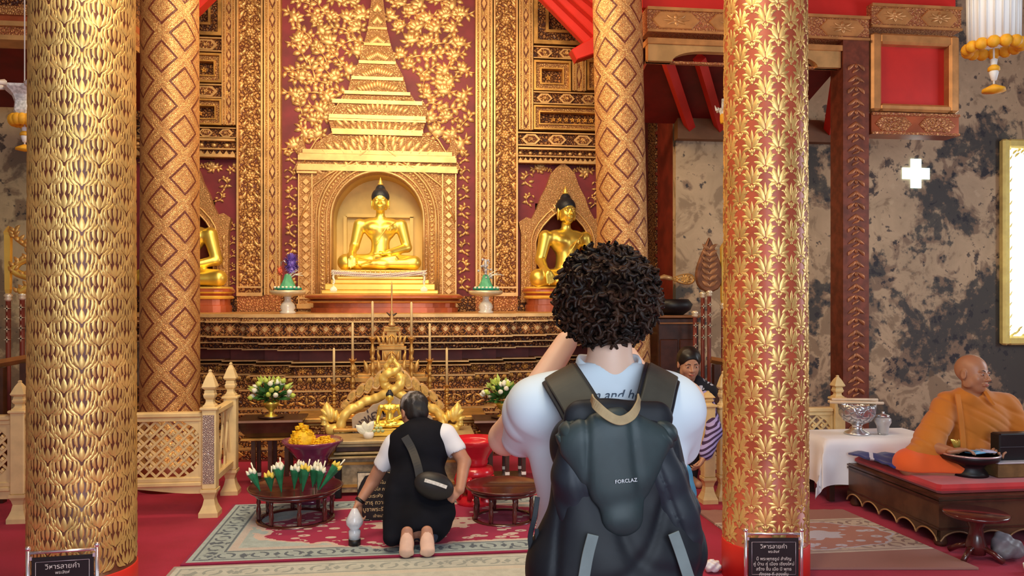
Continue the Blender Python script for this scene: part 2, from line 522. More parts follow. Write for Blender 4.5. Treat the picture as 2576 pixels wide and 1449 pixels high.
def carved(name, dark, gold, scale, metal=.6, rough=.42, lo=.10, hi=.30, bmp=.9, dist=.012, stretch=(1, 1, 1)):
    m = Mat(name, rough, metal)
    v = m.coord(stretch); n = m.noise(scale * .45, v, 3, .5, 1.2)
    d = m.voro(scale, v, 'DISTANCE_TO_EDGE'); s = m.voro(scale * 1.9, v)
    h = (d.ss(0.0, .22) * .6 + (1.0 - s.ss(.1, .6)) * .5)
    k = (h * .8 + n * .5).ss(lo + .28, hi + .50)
    big = m.noise(1.3).ss(.3, .75)
    g2 = tuple(c * .82 for c in gold)
    m.color(m.mix(k, dark, m.mix(big, g2, gold)))
    m.bump(h, bmp, dist); m.inp('Metallic', k * metal)
    return m.m
CARVE = carved('carved_gilt_panel', (.15, .035, .012), (.64, .34, .11), 26)
CARVEF = carved('fine_carved_gilt', (.24, .07, .02), (.70, .40, .14), 44, lo=.02, hi=.22, dist=.006)
CARVED = carved('dark_carved_panel', (.055, .012, .006), (.52, .24, .08), 30, lo=.16, hi=.36)
CARVEO = carved('worn_gold_panel', (.46, .20, .075), (.74, .44, .18), 30, lo=-.1, hi=.3, bmp=.8, dist=.008, stretch=(1, 1, 2.4))
CARVER = carved('rosy_gold_panel', (.40, .12, .05), (.75, .36, .14), 34, lo=.0, hi=.25)

def lattice_col():
    m = Mat('gilt_lattice', .36, .55)
    x, y, z = m.xyz(); ang = y.atan2(x); u = ang * (4 / (2 * math.pi)); v = z / .373
    a = (u + v); b = (u - v)
    fa = ((a + 64.5).fract() - .5).abs(); fb = ((b + 64.5).fract() - .5).abs()
    mx = fa.max(fb); wv = m.noise(60, detail=2)
    inner = mx.lt(.295)
    line = mx.gt(.288) * mx.lt(.352)
    line2 = fa.gt(.472).max(fb.gt(.472)) * (fa.lt(.30).max(fb.lt(.30)))
    conc = ((mx * 42.0).sin() * .5 + .5)
    tiny = m.voro(90, None, 'DISTANCE_TO_EDGE').ss(.0, .25)
    gold = m.mix(wv.ss(.35, .65), (.70, .36, .13), (.86, .54, .20))
    dk = (.36, .10, .035)
    k = (conc * .35 + tiny * .5 + .25).sat()
    c = m.mix(k, (.50, .19, .065), gold)
    c = m.mix(line, c, (.17, .035, .014))
    m.color(c); m.bump((1.0 - line) * .8 + tiny * .35 + conc * .25, .8, .006); m.inp('Metallic', (1.0 - line) * .55)
    return m.m
LATT = lattice_col()

def diamond_band(name, per, hgt, z0, dark, gold):
    """chain of cross hatched lozenges along local X, band centre at local z0"""
    m = Mat(name, .4, .55); x, y, z = m.xyz()
    fx = ((x / per + 64.5).fract() - .5).abs() * 2.0; fz = ((z - z0) / hgt).abs() * 2.0
    d = fx + fz; r = (d * 3.2).fract()
    line = r.lt(.26); tiny = m.voro(70, None, 'DISTANCE_TO_EDGE').ss(0, .2)
    c = m.mix((tiny * .7 + .2).sat(), dark, gold); c = m.mix(line, c, tuple(q * .6 for q in dark))
    m.color(c); m.bump((1.0 - line) + tiny * .4, .9, .008); m.inp('Metallic', (1.0 - line) * .5)
    return m.m

def mural(name, seed, base=(.42, .31, .19), amt=.5):
    m = Mat(name, .8); v = m.coord((1, 1, 1), loc=(seed, seed * 2, 0))
    n1 = m.noise(1.15, v, 6, .55, .4); n2 = m.noise(3.0, v, 5, .6, .8); n3 = m.noise(11, v, 4, .6)
    c = m.mix(n2.ss(.3, .7), base, tuple(min(1, q * 1.3) for q in base))
    zz = m.xyz()[2]; low = zz.ss(2.4, .9)
    c = m.mix((n2 * .5 + n1 * .7 + low * .03).ss(.60, .66) * .75, c, (.16, .10, .07))
    c = m.mix((n1 * .75 + n3 * .3 + low * .035).ss(.55, .60) * amt, c, (.045, .055, .058))
    c = m.mix((n2 * .6 + n1 * .5 - low * .05).ss(.47, .43) * .55, c, (.20, .13, .075))
    c = m.mix((n3 * .6 + n2 * .5).ss(.62, .66) * .8, c, (.03, .03, .04))
    c = m.mix((n3 * .5 + n1 * .5).ss(.40, .36) * .7, c, (.62, .48, .30))
    m.color(c); return m.m
MURAL = mural('faded_mural_plaster', 3.2, (.46, .34, .21), .85)
MURALL = mural('faded_mural_plaster_pale', 8.4, (.50, .41, .25), .25)

def carpet():
    m = Mat('red_carpet', .9, 0, sheen=.05)
    n = m.noise(3.0); f = m.noise(320, detail=2)
    c = m.mix(n.ss(.3, .7), (.34, .006, .038), (.42, .010, .058)); c = m.mix(f.ss(.35, .65) * .35, c, (.28, .004, .02))
    m.color(c); m.bump(f, .4, .004); return m.m
CARPET = carpet()
def rootloc(p):
    while p.parent is not None: p = p.parent
    return Vector(p.location)
def WB(mb, name, mats, parent=None):
    """build a mesh whose shapes were given in place coordinates"""
    if parent is not None:
        L = rootloc(parent); mb.v = [(a - L[0], b - L[1], c - L[2]) for a, b, c in mb.v]
        return mb.build(name, mats, parent)
    vs = np.array(mb.v); lo = vs.min(0); hi = vs.max(0)
    return mb.build(name, mats, None, off=((lo[0] + hi[0]) / 2, (lo[1] + hi[1]) / 2, lo[2]))
def WS(name, a, h, mats, parent=None, smooth=1, matfn=None):
    """skin an implicit shape given in place coordinates"""
    if parent is None:
        c = (a.lo + a.hi) / 2; off = (c[0], c[1], a.lo[2])
        return skin(name, a, h, mats, None, off, smooth, matfn)
    L = rootloc(parent); o = skin(name, a, h, mats, parent, None, smooth, matfn)
    n = len(o.data.vertices); co = np.empty(n * 3, np.float32); o.data.vertices.foreach_get('co', co)
    co = co.reshape(-1, 3) - np.array(L, np.float32); o.data.vertices.foreach_set('co', co.ravel()); o.data.update()
    return o

# ------------------------------------------------------------------ room shell
struct(MB().bx(-5.6, 8.0, -0.6, 10.2, -.1, 0).build('floor', CARPET))
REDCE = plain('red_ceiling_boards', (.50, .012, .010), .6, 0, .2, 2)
struct(MB().bx(-5.6, 8.0, -0.6, 10.2, 6.0, 6.1).build('ceiling', REDCE))
struct(MB().bx(-5.7, -5.6, -0.6, 10.2, 0, 6.1).build('wall_left', MURALL))
struct(MB().bx(8.0, 8.1, -0.6, 10.2, 0, 6.1).build('wall_right', MURAL))
YW = 9.2
def wx(px, Y=YW): return W(px, 0, Y).x
def wz(py, Y=YW, px=957): return W(px, py, Y).z
# back wall: left plaster, the part behind the altar, right aisle
struct(MB().bx(-5.6, wx(340), 9.5, 9.6, 0, 6.0).build('wall_back', MURALL))
struct(MB().bx(wx(300), wx(1720, 9.5), 10.0, 10.1, 0, 6.0).build('wall_back', REDD))
YB = 8.4
XB = W(1700, 0, YB).x
struct(MB().bx(XB, 8.0, YB, YB + .1, 0, 6.0).build('wall_back', MURAL))
struct(MB().bx(XB, XB + .08, YB + .1, 9.06, 0, 6.0).build('wall_back', REDD))

# ------------------------------------------------------------------ gilded columns
GOLDC = plain('column_gold_leaf', (.80, .52, .18), .38, .62, .2, 5)
LACQ2 = plain('russet_lacquer', (.13, .035, .018), .40, .1, .2, 5)
KRANOK = [((.0, .04), (.0, .52), .26, 0), ((.05, .10), (.17, .56), .19, -.13), ((.10, .04), (.36, .44), .17, -.13),
          ((.24, .06), (.47, .34), .13, -.10), ((.0, .50), (.0, 1.0), .20, 0), ((.12, .50), (.11, .98), .15, -.10),
          ((.25, .42), (.25, .92), .15, -.12), ((.37, .40), (.37, .86), .14, -.10), ((.47, .30), (.49, .66), .11, -.03),
          ((.0, .98), (.0, 1.36), .13, 0), ((.10, .94), (.10, 1.30), .12, -.07), ((.22, .90), (.20, 1.2), .11, -.07)]
LEAFY = [((.04, .30), (.25, 1.02), .30, -.12), ((0, .55), (0, 1.16), .17, 0), ((.06, .28), (.50, .06), .19, .15),
         ((.12, .36), (.52, .48), .19, -.03), ((.0, .02), (.0, .26), .15, 0), ((.04, .04), (.18, .24), .13, .03), ((.20, .62), (.44, .78), .14, -.02),
         ((.12, -.06), (.34, -.14), .12, .05)]
def column(px, Y, r, kind, label, lean=0.0, base=True, ztop=6.0, phase=0.0):
    X = W(px, 750, Y).x
    t = thing('gilded_column', label, 'column', (X, Y, 0), 0)
    zb = .20
    mb = MB(); mb.mi = 0
    R = lambda z: r * (1 - .012 * z)
    prof = [(R(zb), zb)] + [(R(z), z) for z in np.linspace(zb, ztop, 12)]
    mb.lathe(prof, n=72)
    if kind != 'lattice':
        mb.mi = 1
        n = 10; cw = 2 * math.pi * r / n; ch = .212 if kind == 'kranok' else .185
        mot = KRANOK if kind == 'kranok' else LEAFY
        rows = int((4.1 - zb) / (ch / 2 if kind == 'leafy' else ch / 1.0)) + 1
        rr = random.Random(5)
        for i in range(n):
            for half_ in (0, 1):
                for j in range(int((4.2 - zb) / ch) + 1):
                    x0 = (i + .5 * half_) * cw; z0 = zb + .01 + (j + .5 * half_) * ch
                    if kind == 'kranok': zc = wc = cw * .98
                    else: zc = wc = cw * .80
                    def mp(x, y, h, x0=x0, z0=z0, zc=zc, wc=wc):
                        zz = max(zb, z0 + y * zc); a = (x0 + x * wc) / r + phase; q = R(zz) + h
                        return (q * math.cos(a), q * math.sin(a), zz)
                    for (a, b, w, bend) in mot:
                        # widths are in cell units, so draw in a square cell
                        for sg in ((1,) if a[0] == 0 and b[0] == 0 else (1, -1)):
                            petal(mb, (a[0] * sg, a[1]), (b[0] * sg, b[1]), w * (.73 if kind == 'kranok' else .92), bend * sg * (1.25 if kind == 'kranok' else 1), mp, 4, .0008, .0045)
                    if kind == 'leafy':
                        disc(mb, (0, .0), .07, mp, 6)
    mats = {'kranok': [LACQ2, GOLDC], 'leafy': [plain('rose_red_lacquer', (.42, .085, .04), .38, .1, .2, 4), GOLDC], 'lattice': [LATT]}[kind]
    sh = mb.build('shaft', mats, t)
    if lean: sh.rotation_euler = (0, lean, 0)
    pb = MB().lathe([(r * 1.03, 0), (r * 1.03, zb - .004), (r * 1.012, zb)], n=64)
    p = pb.build('plinth', REDC if base else LACQ, t)
    return t
column(209, 4.1, .237, 'kranok', 'thick gold flame-patterned column at far left, a framed black sign at its foot', phase=.35)
column(428, 6.6, .226, 'lattice', 'lattice-patterned gold column behind the left balustrade', base=False)
column(1578, 6.6, .218, 'lattice', 'lattice-patterned gold column behind the curly-haired visitor', lean=-.022, base=False)
column(1925, 4.1, .222, 'leafy', 'gold leaf-patterned column on red, between the visitor and the monk', phase=.2)
# ------------------------------------------------------------------ carved altar screen
NICHE = plain('pale_yellow_niche_plaster', (.86, .62, .20), .5, .15, .12, 3)
NICHER = plain('orange_red_niche_paint', (.50, .10, .045), .6, 0, .2, 3)
CHAIN = carved('gilt_chain_ground', (.42, .17, .05), (.84, .52, .18), 60, lo=.0, hi=.2, dist=.004)
screen = thing('altar_screen', 'towering carved gold and red altar screen behind the statues', 'altar screen', (W(957, 0, YW).x, YW, 0))
def rect(mb, x0, x1, y0, y1, Yf, Yb, ref=YW):
    """box covering pixel rectangle on the wall plane, from depth Yf to Yb"""
    a = W(x0, y0, ref); b = W(x1, y1, ref); z1 = max(W(x0, y0, ref).z, W(x1, y0, ref).z); z0 = (W(x0, y1, ref).z + W(x1, y1, ref).z) / 2
    z1 = (W(x0, y0, ref).z + W(x1, y0, ref).z) / 2
    mb.bx(a.x, b.x, Yf, Yb, z0, z1); return a.x, b.x, z0, z1
def chain(x0, x1, y0, y1, vertical=True, n=None):
    mb = MB(); mb.mi = 0
    X0, X1, Z0, Z1 = rect(mb, x0, x1, y0, y1, 9.13, 9.3)
    mb.mi = 1; w = (X1 - X0) if vertical else (Z1 - Z0); e = w * .09
    if vertical:
        for a in (X0, X0 + e * 2.4, X1 - e, X1 - e * 3.4): mb.bx(a, a + e, 9.10, 9.13, Z0, Z1)
        p = w * 1.15; k = max(1, int((Z1 - Z0) / p)); p = (Z1 - Z0) / k; xc = (X0 + X1) / 2
        for i in range(k):
            zc = Z0 + (i + .5) * p; hw = w * .20; hh = p * .40
            mb.mi = 2
            mb.prism([(xc - hw, zc), (xc, zc - hh), (xc + hw, zc), (xc, zc + hh)], 9.118, 9.13)
            mb.mi = 1; hw *= .75; hh *= .75
            mb.prism([(xc - hw, zc), (xc, zc - hh), (xc + hw, zc), (xc, zc + hh)], 9.105, 9.125, bev=.006)
    else:
        for a in (Z0, Z1 - e): mb.bx(X0, X1, 9.10, 9.13, a, a + e)
        p = w * 1.7; k = max(1, int((X1 - X0) / p)); p = (X1 - X0) / k; zc = (Z0 + Z1) / 2
        for i in range(k):
            xc = X0 + (i + .5) * p; hw = p * .46; hh = w * .34
            for q, (yy, mi) in enumerate(((9.12, 2), (9.112, 1), (9.105, 2), (9.10, 1))):
                f = 1 - q * .22; mb.mi = mi
                mb.prism([(xc - hw * f, zc), (xc, zc - hh * f), (xc + hw * f, zc), (xc, zc + hh * f)], yy, 9.125)
    return WB(mb, 'chain_band', [CHAIN, GOLDP, REDD], screen)
def wall_map(x0, z0, sc, ang=0, Y=9.13, flip=1):
    ca, sa = math.cos(ang), math.sin(ang)
    return lambda x, y, h: (x0 + (x * ca - y * sa) * sc * flip, Y - h * 3, z0 + (x * sa + y * ca) * sc)
def wide(x0, x1, y0, y1):
    mb = MB(); X0, X1, Z0, Z1 = rect(mb, x0, x1, y0, y1, 9.14, 9.3)
    mb.mi = 1; w = X1 - X0
    for a in (X0, X1 - w * .07): mb.bx(a, a + w * .07, 9.095, 9.14, Z0, Z1)
    mb.bx(X0, X1, 9.09, 9.14, Z0, Z0 + .04); mb.bx(X0, X1, 9.09, 9.14, Z0 + .09, Z0 + .11)
    rr = random.Random(int(x0)); p = w * .95; k = int((Z1 - Z0) / p); xc = (X0 + X1) / 2
    for i in range(k):
        zc = Z0 + .14 + (i + .5) * p; sg = 1 if i % 2 else -1
        mb.mi = 2
        mp = wall_map(xc, zc, w * .55, 0, 9.138, sg)
        # vine scroll: rosette, curling leaves, buds at the sides
        for q in range(6):
            a = q * math.pi / 3; petal(mb, (.05 * math.cos(a), .05 * math.sin(a)), (.36 * math.cos(a), .36 * math.sin(a)), .26, .05, mp, 3, .001, .010)
        disc(mb, (0, 0), .12, mp, 7, .004, .013)
        for a, b, ww, bd in (((-.7, -.75), (-.35, -.15), .24, .2), ((.7, -.75), (.4, -.2), .24, -.2), ((-.75, .1), (-.3, .65), .22, -.25), ((.72, .1), (.3, .62), .22, .25), ((-.2, -.85), (.25, -.5), .22, .12), ((-.1, .5), (.25, .85), .2, -.1)):
            petal(mb, a, b, ww, bd, mp, 4, .001, .009)
        for sx in (-.66, .66): disc(mb, (sx, -.05 + .2 * sg), .15, mp, 7, .001, .010)
    return WB(mb, 'carved_pilaster', [CARVE, GOLDP, GOLDP], screen)
def coffer(x0, x1, y0, y1, dark=False, half_=None):
    mb = MB(); X0, X1, Z0, Z1 = rect(mb, x0, x1, y0, y1, 9.22, 9.3); w = min(X1 - X0, Z1 - Z0)
    mb.mi = 1
    def ring(e0, e1, yf):
        a0, a1 = X0 + e0 * w, X1 - e0 * w; c0, c1 = Z0 + e0 * w, Z1 - e0 * w; t = (e1 - e0) * w
        mb.bx(a0, a1, yf, 9.24, c1 - t, c1); mb.bx(a0, a1, yf, 9.24, c0, c0 + t)
        mb.bx(a0, a0 + t, yf, 9.24, c0 + t, c1 - t); mb.bx(a1 - t, a1, yf, 9.24, c0 + t, c1 - t)
    ring(0, .07, 9.10); mb.mi = 2 if not dark else 0; ring(.07, .22, 9.14); mb.mi = 1; ring(.22, .27, 9.12)
    mb.mi = 1; xc, zc = (X0 + X1) / 2, (Z0 + Z1) / 2
    mp = wall_map(xc, zc, w * .3, 0, 9.215)
    L = (X1 - X0) / w
    for q in np.arange(-(L - 1) * 1.2, (L - 1) * 1.2 + .1, .9):
        for a in range(5):
            t = a * 1.256 + .3; petal(mb, (q, 0), (q + .42 * math.cos(t), .42 * math.sin(t)), .24, .06, mp, 3, .001, .008)
    return WB(mb, 'coffer_panel', [CARVED, GOLD if not dark else GOLDD, CARVEF], screen)
def arrows(x0, x1, y0, y1):
    mb = MB(); X0, X1, Z0, Z1 = rect(mb, x0, x1, y0, y1, 9.16, 9.3); h = Z1 - Z0; zc = (Z0 + Z1) / 2
    mb.mi = 1
    for a in (Z0, Z1 - h * .09): mb.bx(X0, X1, 9.12, 9.16, a, a + h * .09)
    p = h * 1.9; k = max(1, round((X1 - X0) / p)); p = (X1 - X0) / k
    for i in range(k):
        xc = X0 + (i + .5) * p; hw = p * .36; hh = h * .36
        mb.mi = 1; mb.prism([(xc - hw, zc), (xc - hw + hh, zc - hh), (xc + hw - hh, zc - hh), (xc + hw, zc), (xc + hw - hh, zc + hh), (xc - hw + hh, zc + hh)], 9.135, 9.16)
        mb.mi = 2; hh *= .7; hw *= .72
        mb.prism([(xc - hw, zc), (xc - hw + hh, zc - hh), (xc + hw - hh, zc - hh), (xc + hw, zc), (xc + hw - hh, zc + hh), (xc - hw + hh, zc + hh)], 9.128, 9.16)
        mb.mi = 1; mp = wall_map(xc, zc, h * .3, 0, 9.126)
        for t in range(6): petal(mb, (0, 0), (math.cos(t * 1.047) * .8, math.sin(t * 1.047) * .6), .3, .05, mp, 3, .001, .006)
    return WB(mb, 'arrow_frieze', [CARVED, GOLDP, CARVE], screen)
def beads(x0, x1, y0, y1):
    mb = MB(); X0, X1, Z0, Z1 = rect(mb, x0, x1, y0, y1, 9.14, 9.3); h = Z1 - Z0
    mb.mi = 1; mb.bx(X0, X1, 9.07, 9.14, Z0, Z0 + h * .16); mb.bx(X0, X1, 9.09, 9.14, Z0 + h * .42, Z0 + h * .5); mb.bx(X0, X1, 9.07, 9.14, Z1 - h * .12, Z1)
    k = int((X1 - X0) / (h * .32))
    for i in range(k):
        x = X0 + (i + .5) * (X1 - X0) / k
        mb.prism([(x - h * .12, Z0 + h * .2), (x + h * .12, Z0 + h * .2), (x, Z0 + h * .4)], 9.12, 9.14)
        if i % 2 == 0: mb.ball((x, 9.13, Z0 + h * .68), (h * .15, .02, h * .13), 8, 5)
    return WB(mb, 'beaded_moulding', [CARVED, GOLDP], screen)

TOP = -110
for x0, x1, yb in ((668, 709, 742), (1195, 1237, 742), (563, 597, 318), (1303, 1338, 330), (336, 352, 250)): chain(max(x0, 342), x1, TOP, yb)
for x0, x1 in ((600, 665), (1240, 1300)): wide(x0, x1, TOP, 745)
# left coffers
arrows(400, 562, 97, 133); coffer(400, 562, 138, 211); arrows(400, 562, 214, 249); coffer(400, 562, 252, 317)
coffer(400, 562, -30, 93, True); arrows(342, 597, 322, 348); beads(342, 597, 352, 398)
# right coffers
coffer(1340, 1560, -20, 120, True); arrows(1340, 1560, 124, 155); coffer(1340, 1432, 158, 233); chain(1436, 1470, 158, 233); coffer(1473, 1560, 158, 233)
arrows(1340, 1560, 237, 268); coffer(1340, 1560, 272, 332); arrows(1301, 1560, 338, 372); beads(1301, 1560, 378, 416)

# red floral field with its gold sprays
HW = [(-120, 8), (0, 14), (75, 23), (115, 33), (160, 46), (200, 65), (235, 74), (245, 86), (262, 104), (275, 122), (310, 118), (335, 112), (345, 126), (360, 152), (375, 168), (385, 178), (400, 195), (800, 198)]
def hwat(y):
    for (a, p), (b, q) in zip(HW, HW[1:]):
        if a <= y <= b: return p + (q - p) * (y - a) / (b - a)
    return 198
def spray(mb, px, py, size, ang, flip, rr, Y=9.215, kind=0):
    o = W(px, py, YW); sc = size * SC_(px, YW); mp = wall_map(o.x, o.z, sc, ang, Y, flip)
    if kind == 0:      # bird like curl of leaves
        L = [((-.5, -.1), (.35, .12), .34, .12), ((.3, .1), (.72, .42), .12, -.12), ((-.4, -.05), (-.85, .38), .26, -.15), ((-.35, .0), (-.55, .62), .26, -.18),
             ((-.1, .05), (-.1, .62), .22, .15), ((.05, .05), (.25, .55), .18, .08), ((-.45, -.1), (-.95, -.1), .20, .12), ((-.3, -.12), (-.62, -.52), .2, .15),
             ((-.05, -.05), (-.1, -.5), .18, -.1), ((.2, .0), (.42, -.42), .18, .1), ((.35, .05), (.8, -.12), .16, .1)]
    elif kind == 1:    # leafy branch
        L = [((-.7, -.4), (.1, .0), .10, .15), ((.1, .0), (.75, .35), .10, -.1), ((-.4, -.2), (-.55, .35), .24, .12), ((-.1, -.05), (.0, .55), .26, -.12),
             ((.25, .1), (.45, .65), .22, -.1), ((-.35, -.25), (.0, -.6), .24, .12), ((.05, -.02), (.45, -.42), .24, .12), ((.5, .2), (.95, .0), .2, .1), ((-.6, -.35), (-.95, -.1), .2, -.1), ((-.6, -.4), (-.75, -.75), .18, .1)]
    else:              # scroll
        L = [((-.4, -.6), (.2, -.1), .16, -.3), ((.2, -.1), (-.3, .5), .16, -.35), ((-.3, .5), (-.6, .2), .14, -.2), ((.0, -.4), (.55, -.6), .22, .15), ((.15, .0), (.65, .15), .24, .12), ((.1, .3), (.5, .6), .2, -.1), ((-.2, -.2), (-.7, -.2), .2, .12), ((.0, .45), (.1, .85), .18, .1), ((-.25, -.5), (-.6, -.8), .16, .1)]
    for a, b, w, bd in L:
        j = lambda v: (v[0] + rr.uniform(-.05, .05), v[1] + rr.uniform(-.05, .05))
        petal(mb, j(a), j(b), w * rr.uniform(1.25, 1.7), bd * rr.uniform(.6, 1.3), mp, 4, .001, .008)
fm = MB()
rect(fm, 709, 836, TOP, 760, 9.22, 9.3); rect(fm, 1064, 1195, TOP, 760, 9.22, 9.3); rect(fm, 836, 1064, TOP, 428, 9.22, 9.3)
fm.mi = 1; rr = random.Random(11)
row = 0
for py in range(-60, 700, 33):
    row += 1
    for k in range(-9, 10):
        dx = (k + .5 * (row % 2)) * 43; x = 952 + dx + rr.uniform(-8, 8); y = py + rr.uniform(-7, 7)
        lim = hwat(y)
        if x < 732 or x > 1176: continue
        if y > 372: continue
        if abs(x - 952) < lim + 14: continue
        spray(fm, x, y, rr.uniform(31, 40), rr.uniform(-.9, .9), 1 if x > 952 else -1, rr, kind=rr.choice((0, 0, 1)))
for y in range(392, 745, 46):
    for x, fl in ((732, 1), (1167, -1)):
        spray(fm, x, y, 25, .1, fl if (y // 46) % 2 else -fl, rr, kind=2)
WB(fm, 'floral_field', [REDF, GOLDP], screen)

# stupa shaped surround of the main niche
CX = 950
def outl(pairs, cx, Y=YW):
    o = []
    for hw, y in pairs: p = W(cx + hw, y, Y); o.append((p.x, p.z))
    return o
RS = [(198, 795), (198, 440), (207, 425), (197, 405), (200, 372), (187, 343), (180, 372), (168, 388), (152, 362), (127, 346), (113, 336), (120, 312), (124, 276), (113, 256), (102, 272), (86, 245), (74, 236), (66, 200), (46, 160), (33, 115), (23, 75), (14, 0), (8, -110)]
AR, SPR = 113, 552
arch = [(AR * math.cos(a), SPR - 115 * math.sin(a)) for a in np.linspace(0, math.pi, 25)]
pts = [(AR, 795)] + RS + [(-a, b) for a, b in reversed(RS)] + [(-AR, 795)] + [(a, b) for a, b in reversed(arch)]
o = outl(pts, CX)
sm = MB(); sm.prism(o, 9.12, 9.3)
sr = recalc(WB(sm, 'niche_surround', CARVEO, screen))
mo = MB()
def archtube(mb, hw, y0, rx, r, cx=CX, spr=SPR, ry=None, Y=9.115):
    P = [W(cx + hw, y0, YW)] + [W(cx + rx * math.cos(a), spr - (ry or rx) * math.sin(a), YW) for a in np.linspace(0, math.pi, 21)] + [W(cx - hw, y0, YW)]
    mb.tube([(p.x, Y, p.z) for p in P], r, 7)
for hw, r in ((116, .018), (127, .012), (146, .016), (153, .010)): archtube(mo, hw, 770, hw, r, ry=hw * 1.02)
for i in range(46):   # little leaves between the arch mouldings
    a = math.pi * (i + .5) / 46; p = W(CX + 137 * math.cos(a), SPR - 140 * math.sin(a), YW); sc = 9 * SC_(CX, YW)
    petal(mo, (-.5, -.2), (.5, .35), .7, .1, wall_map(p.x, p.z, sc, a - math.pi / 2, 9.118), 3, .001, .006)
for sgn in (1, -1):
    for y in range(560, 770, 11):
        p = W(CX + sgn * 137, y, YW); petal(mo, (-.5, -.2), (.5, .35), .7, .1 * sgn, wall_map(p.x, p.z, 9 * SC_(CX, YW), 0, 9.118, sgn), 3, .001, .006)
# cornices and lozenge panels of the surround
for hw, y, hh, out in ((200, 437, 2, .04), (200, 430, 1.2, .025), (198, 424, 1.2, .02), (197, 404, 2, .035), (194, 398, 1.2, .02), (186, 388, 1.2, .02), (112, 340, 1.5, .03), (114, 334, 1, .02), (120, 300, 1.6, .03), (121, 306, 1, .02), (112, 262, 1.6, .02), (82, 240, 1.6, .03), (64, 203, 2, .02), (46, 163, 2, .02), (33, 118, 2, .02), (24, 78, 2, .02), (200, 770, 6, .04), (200, 750, 2, .02)):
    seg = ((-hw, hw),) if y < 436 else ((-hw, -150), (150, hw))
    for a, b in seg:
        q0 = W(CX + a, y + hh, YW); q1 = W(CX + b, y - hh, YW); mo.bx(q0.x, q1.x, 9.12 - out, 9.13, q0.z, q1.z)
for sgn in (1, -1):
    for i in range(14):
        p = W(CX + sgn * 178, 460 + i * 21, YW); s_ = SC_(CX, YW) * 10
        mo.prism([(p.x - s_, p.z), (p.x, p.z - s_), (p.x + s_, p.z), (p.x, p.z + s_)], 9.108, 9.125, bev=.006)
    for x in (161, 194):
        q0 = W(CX + sgn * x, 765, YW); q1 = W(CX + sgn * (x + 3), 440, YW); mo.bx(min(q0.x, q1.x), max(q0.x, q1.x), 9.10, 9.125, q0.z, q1.z)
for y, hw in ((300, 95), (360, 120), (320, 90), (270, 70), (215, 45), (180, 34), (140, 24), (415, 150), (375, 130), (345, 60), (100, 16), (50, 10), (20, 8)):
    for k in range(-6, 7):
        x = k * hw / 6; p = W(CX + x, y + abs(k) * 2, YW); sc = (9 + hw * .06) * SC_(CX, YW)
        petal(mo, (0, -.9), (.15 * k / 6, 1.0), .8, .1 * (1 if k > 0 else -1), wall_map(p.x, p.z, sc, -k * .12, 9.118), 4, .001, .007)
# gable scroll above the arch
for sgn in (1, -1):
    P = [W(CX + sgn * a, b, YW) for a, b in ((195, 560), (172, 510), (160, 470), (120, 440), (70, 415), (30, 385), (0, 345))]
    mo.tube([(p.x, 9.112, p.z) for p in P], .014, 6)
    P = [W(CX + sgn * a, b, YW) for a, b in ((140, 345), (152, 356), (170, 385), (190, 425))]
    mo.tube([(p.x, 9.112, p.z) for p in P], .012, 6)
    P = [W(CX + sgn * a, b, YW) for a, b in ((60, 255), (95, 262), (112, 290), (104, 320))]
    mo.tube([(p.x, 9.112, p.z) for p in P], .010, 6)
WB(mo, 'niche_moulding', GOLDP, screen)
# the recess
nm = MB(); n = len(arch)
ring = [(AR + 1, 800)] + [(a * 1.01, SPR - (SPR - b) * 1.01) for a, b in arch] + [(-AR - 1, 800)]
f = [W(CX + a, b, YW) for a, b in ring]
nm.add([(p.x, 9.125, p.z) for p in f] + [(p.x, 9.72, p.z) for p in f], [(i, i + 1, len(f) + i + 1, len(f) + i) for i in range(len(f) - 1)], True)
nm.add([(p.x, 9.72, p.z) for p in f], [tuple(range(len(f)))], False)
q0 = W(862, 760, YW); q1 = W(1035, 536, YW)
nm.bx(q0.x - .03, q0.x + .01, 9.64, 9.72, q0.z, q1.z); nm.bx(q0.x, q1.x + .02, 9.64, 9.72, q1.z - .01, q1.z + .03); nm.bx(q1.x - .02, q1.x + .02, 9.64, 9.72, q0.z, q1.z)
WB(nm, 'niche_recess', NICHE, screen)

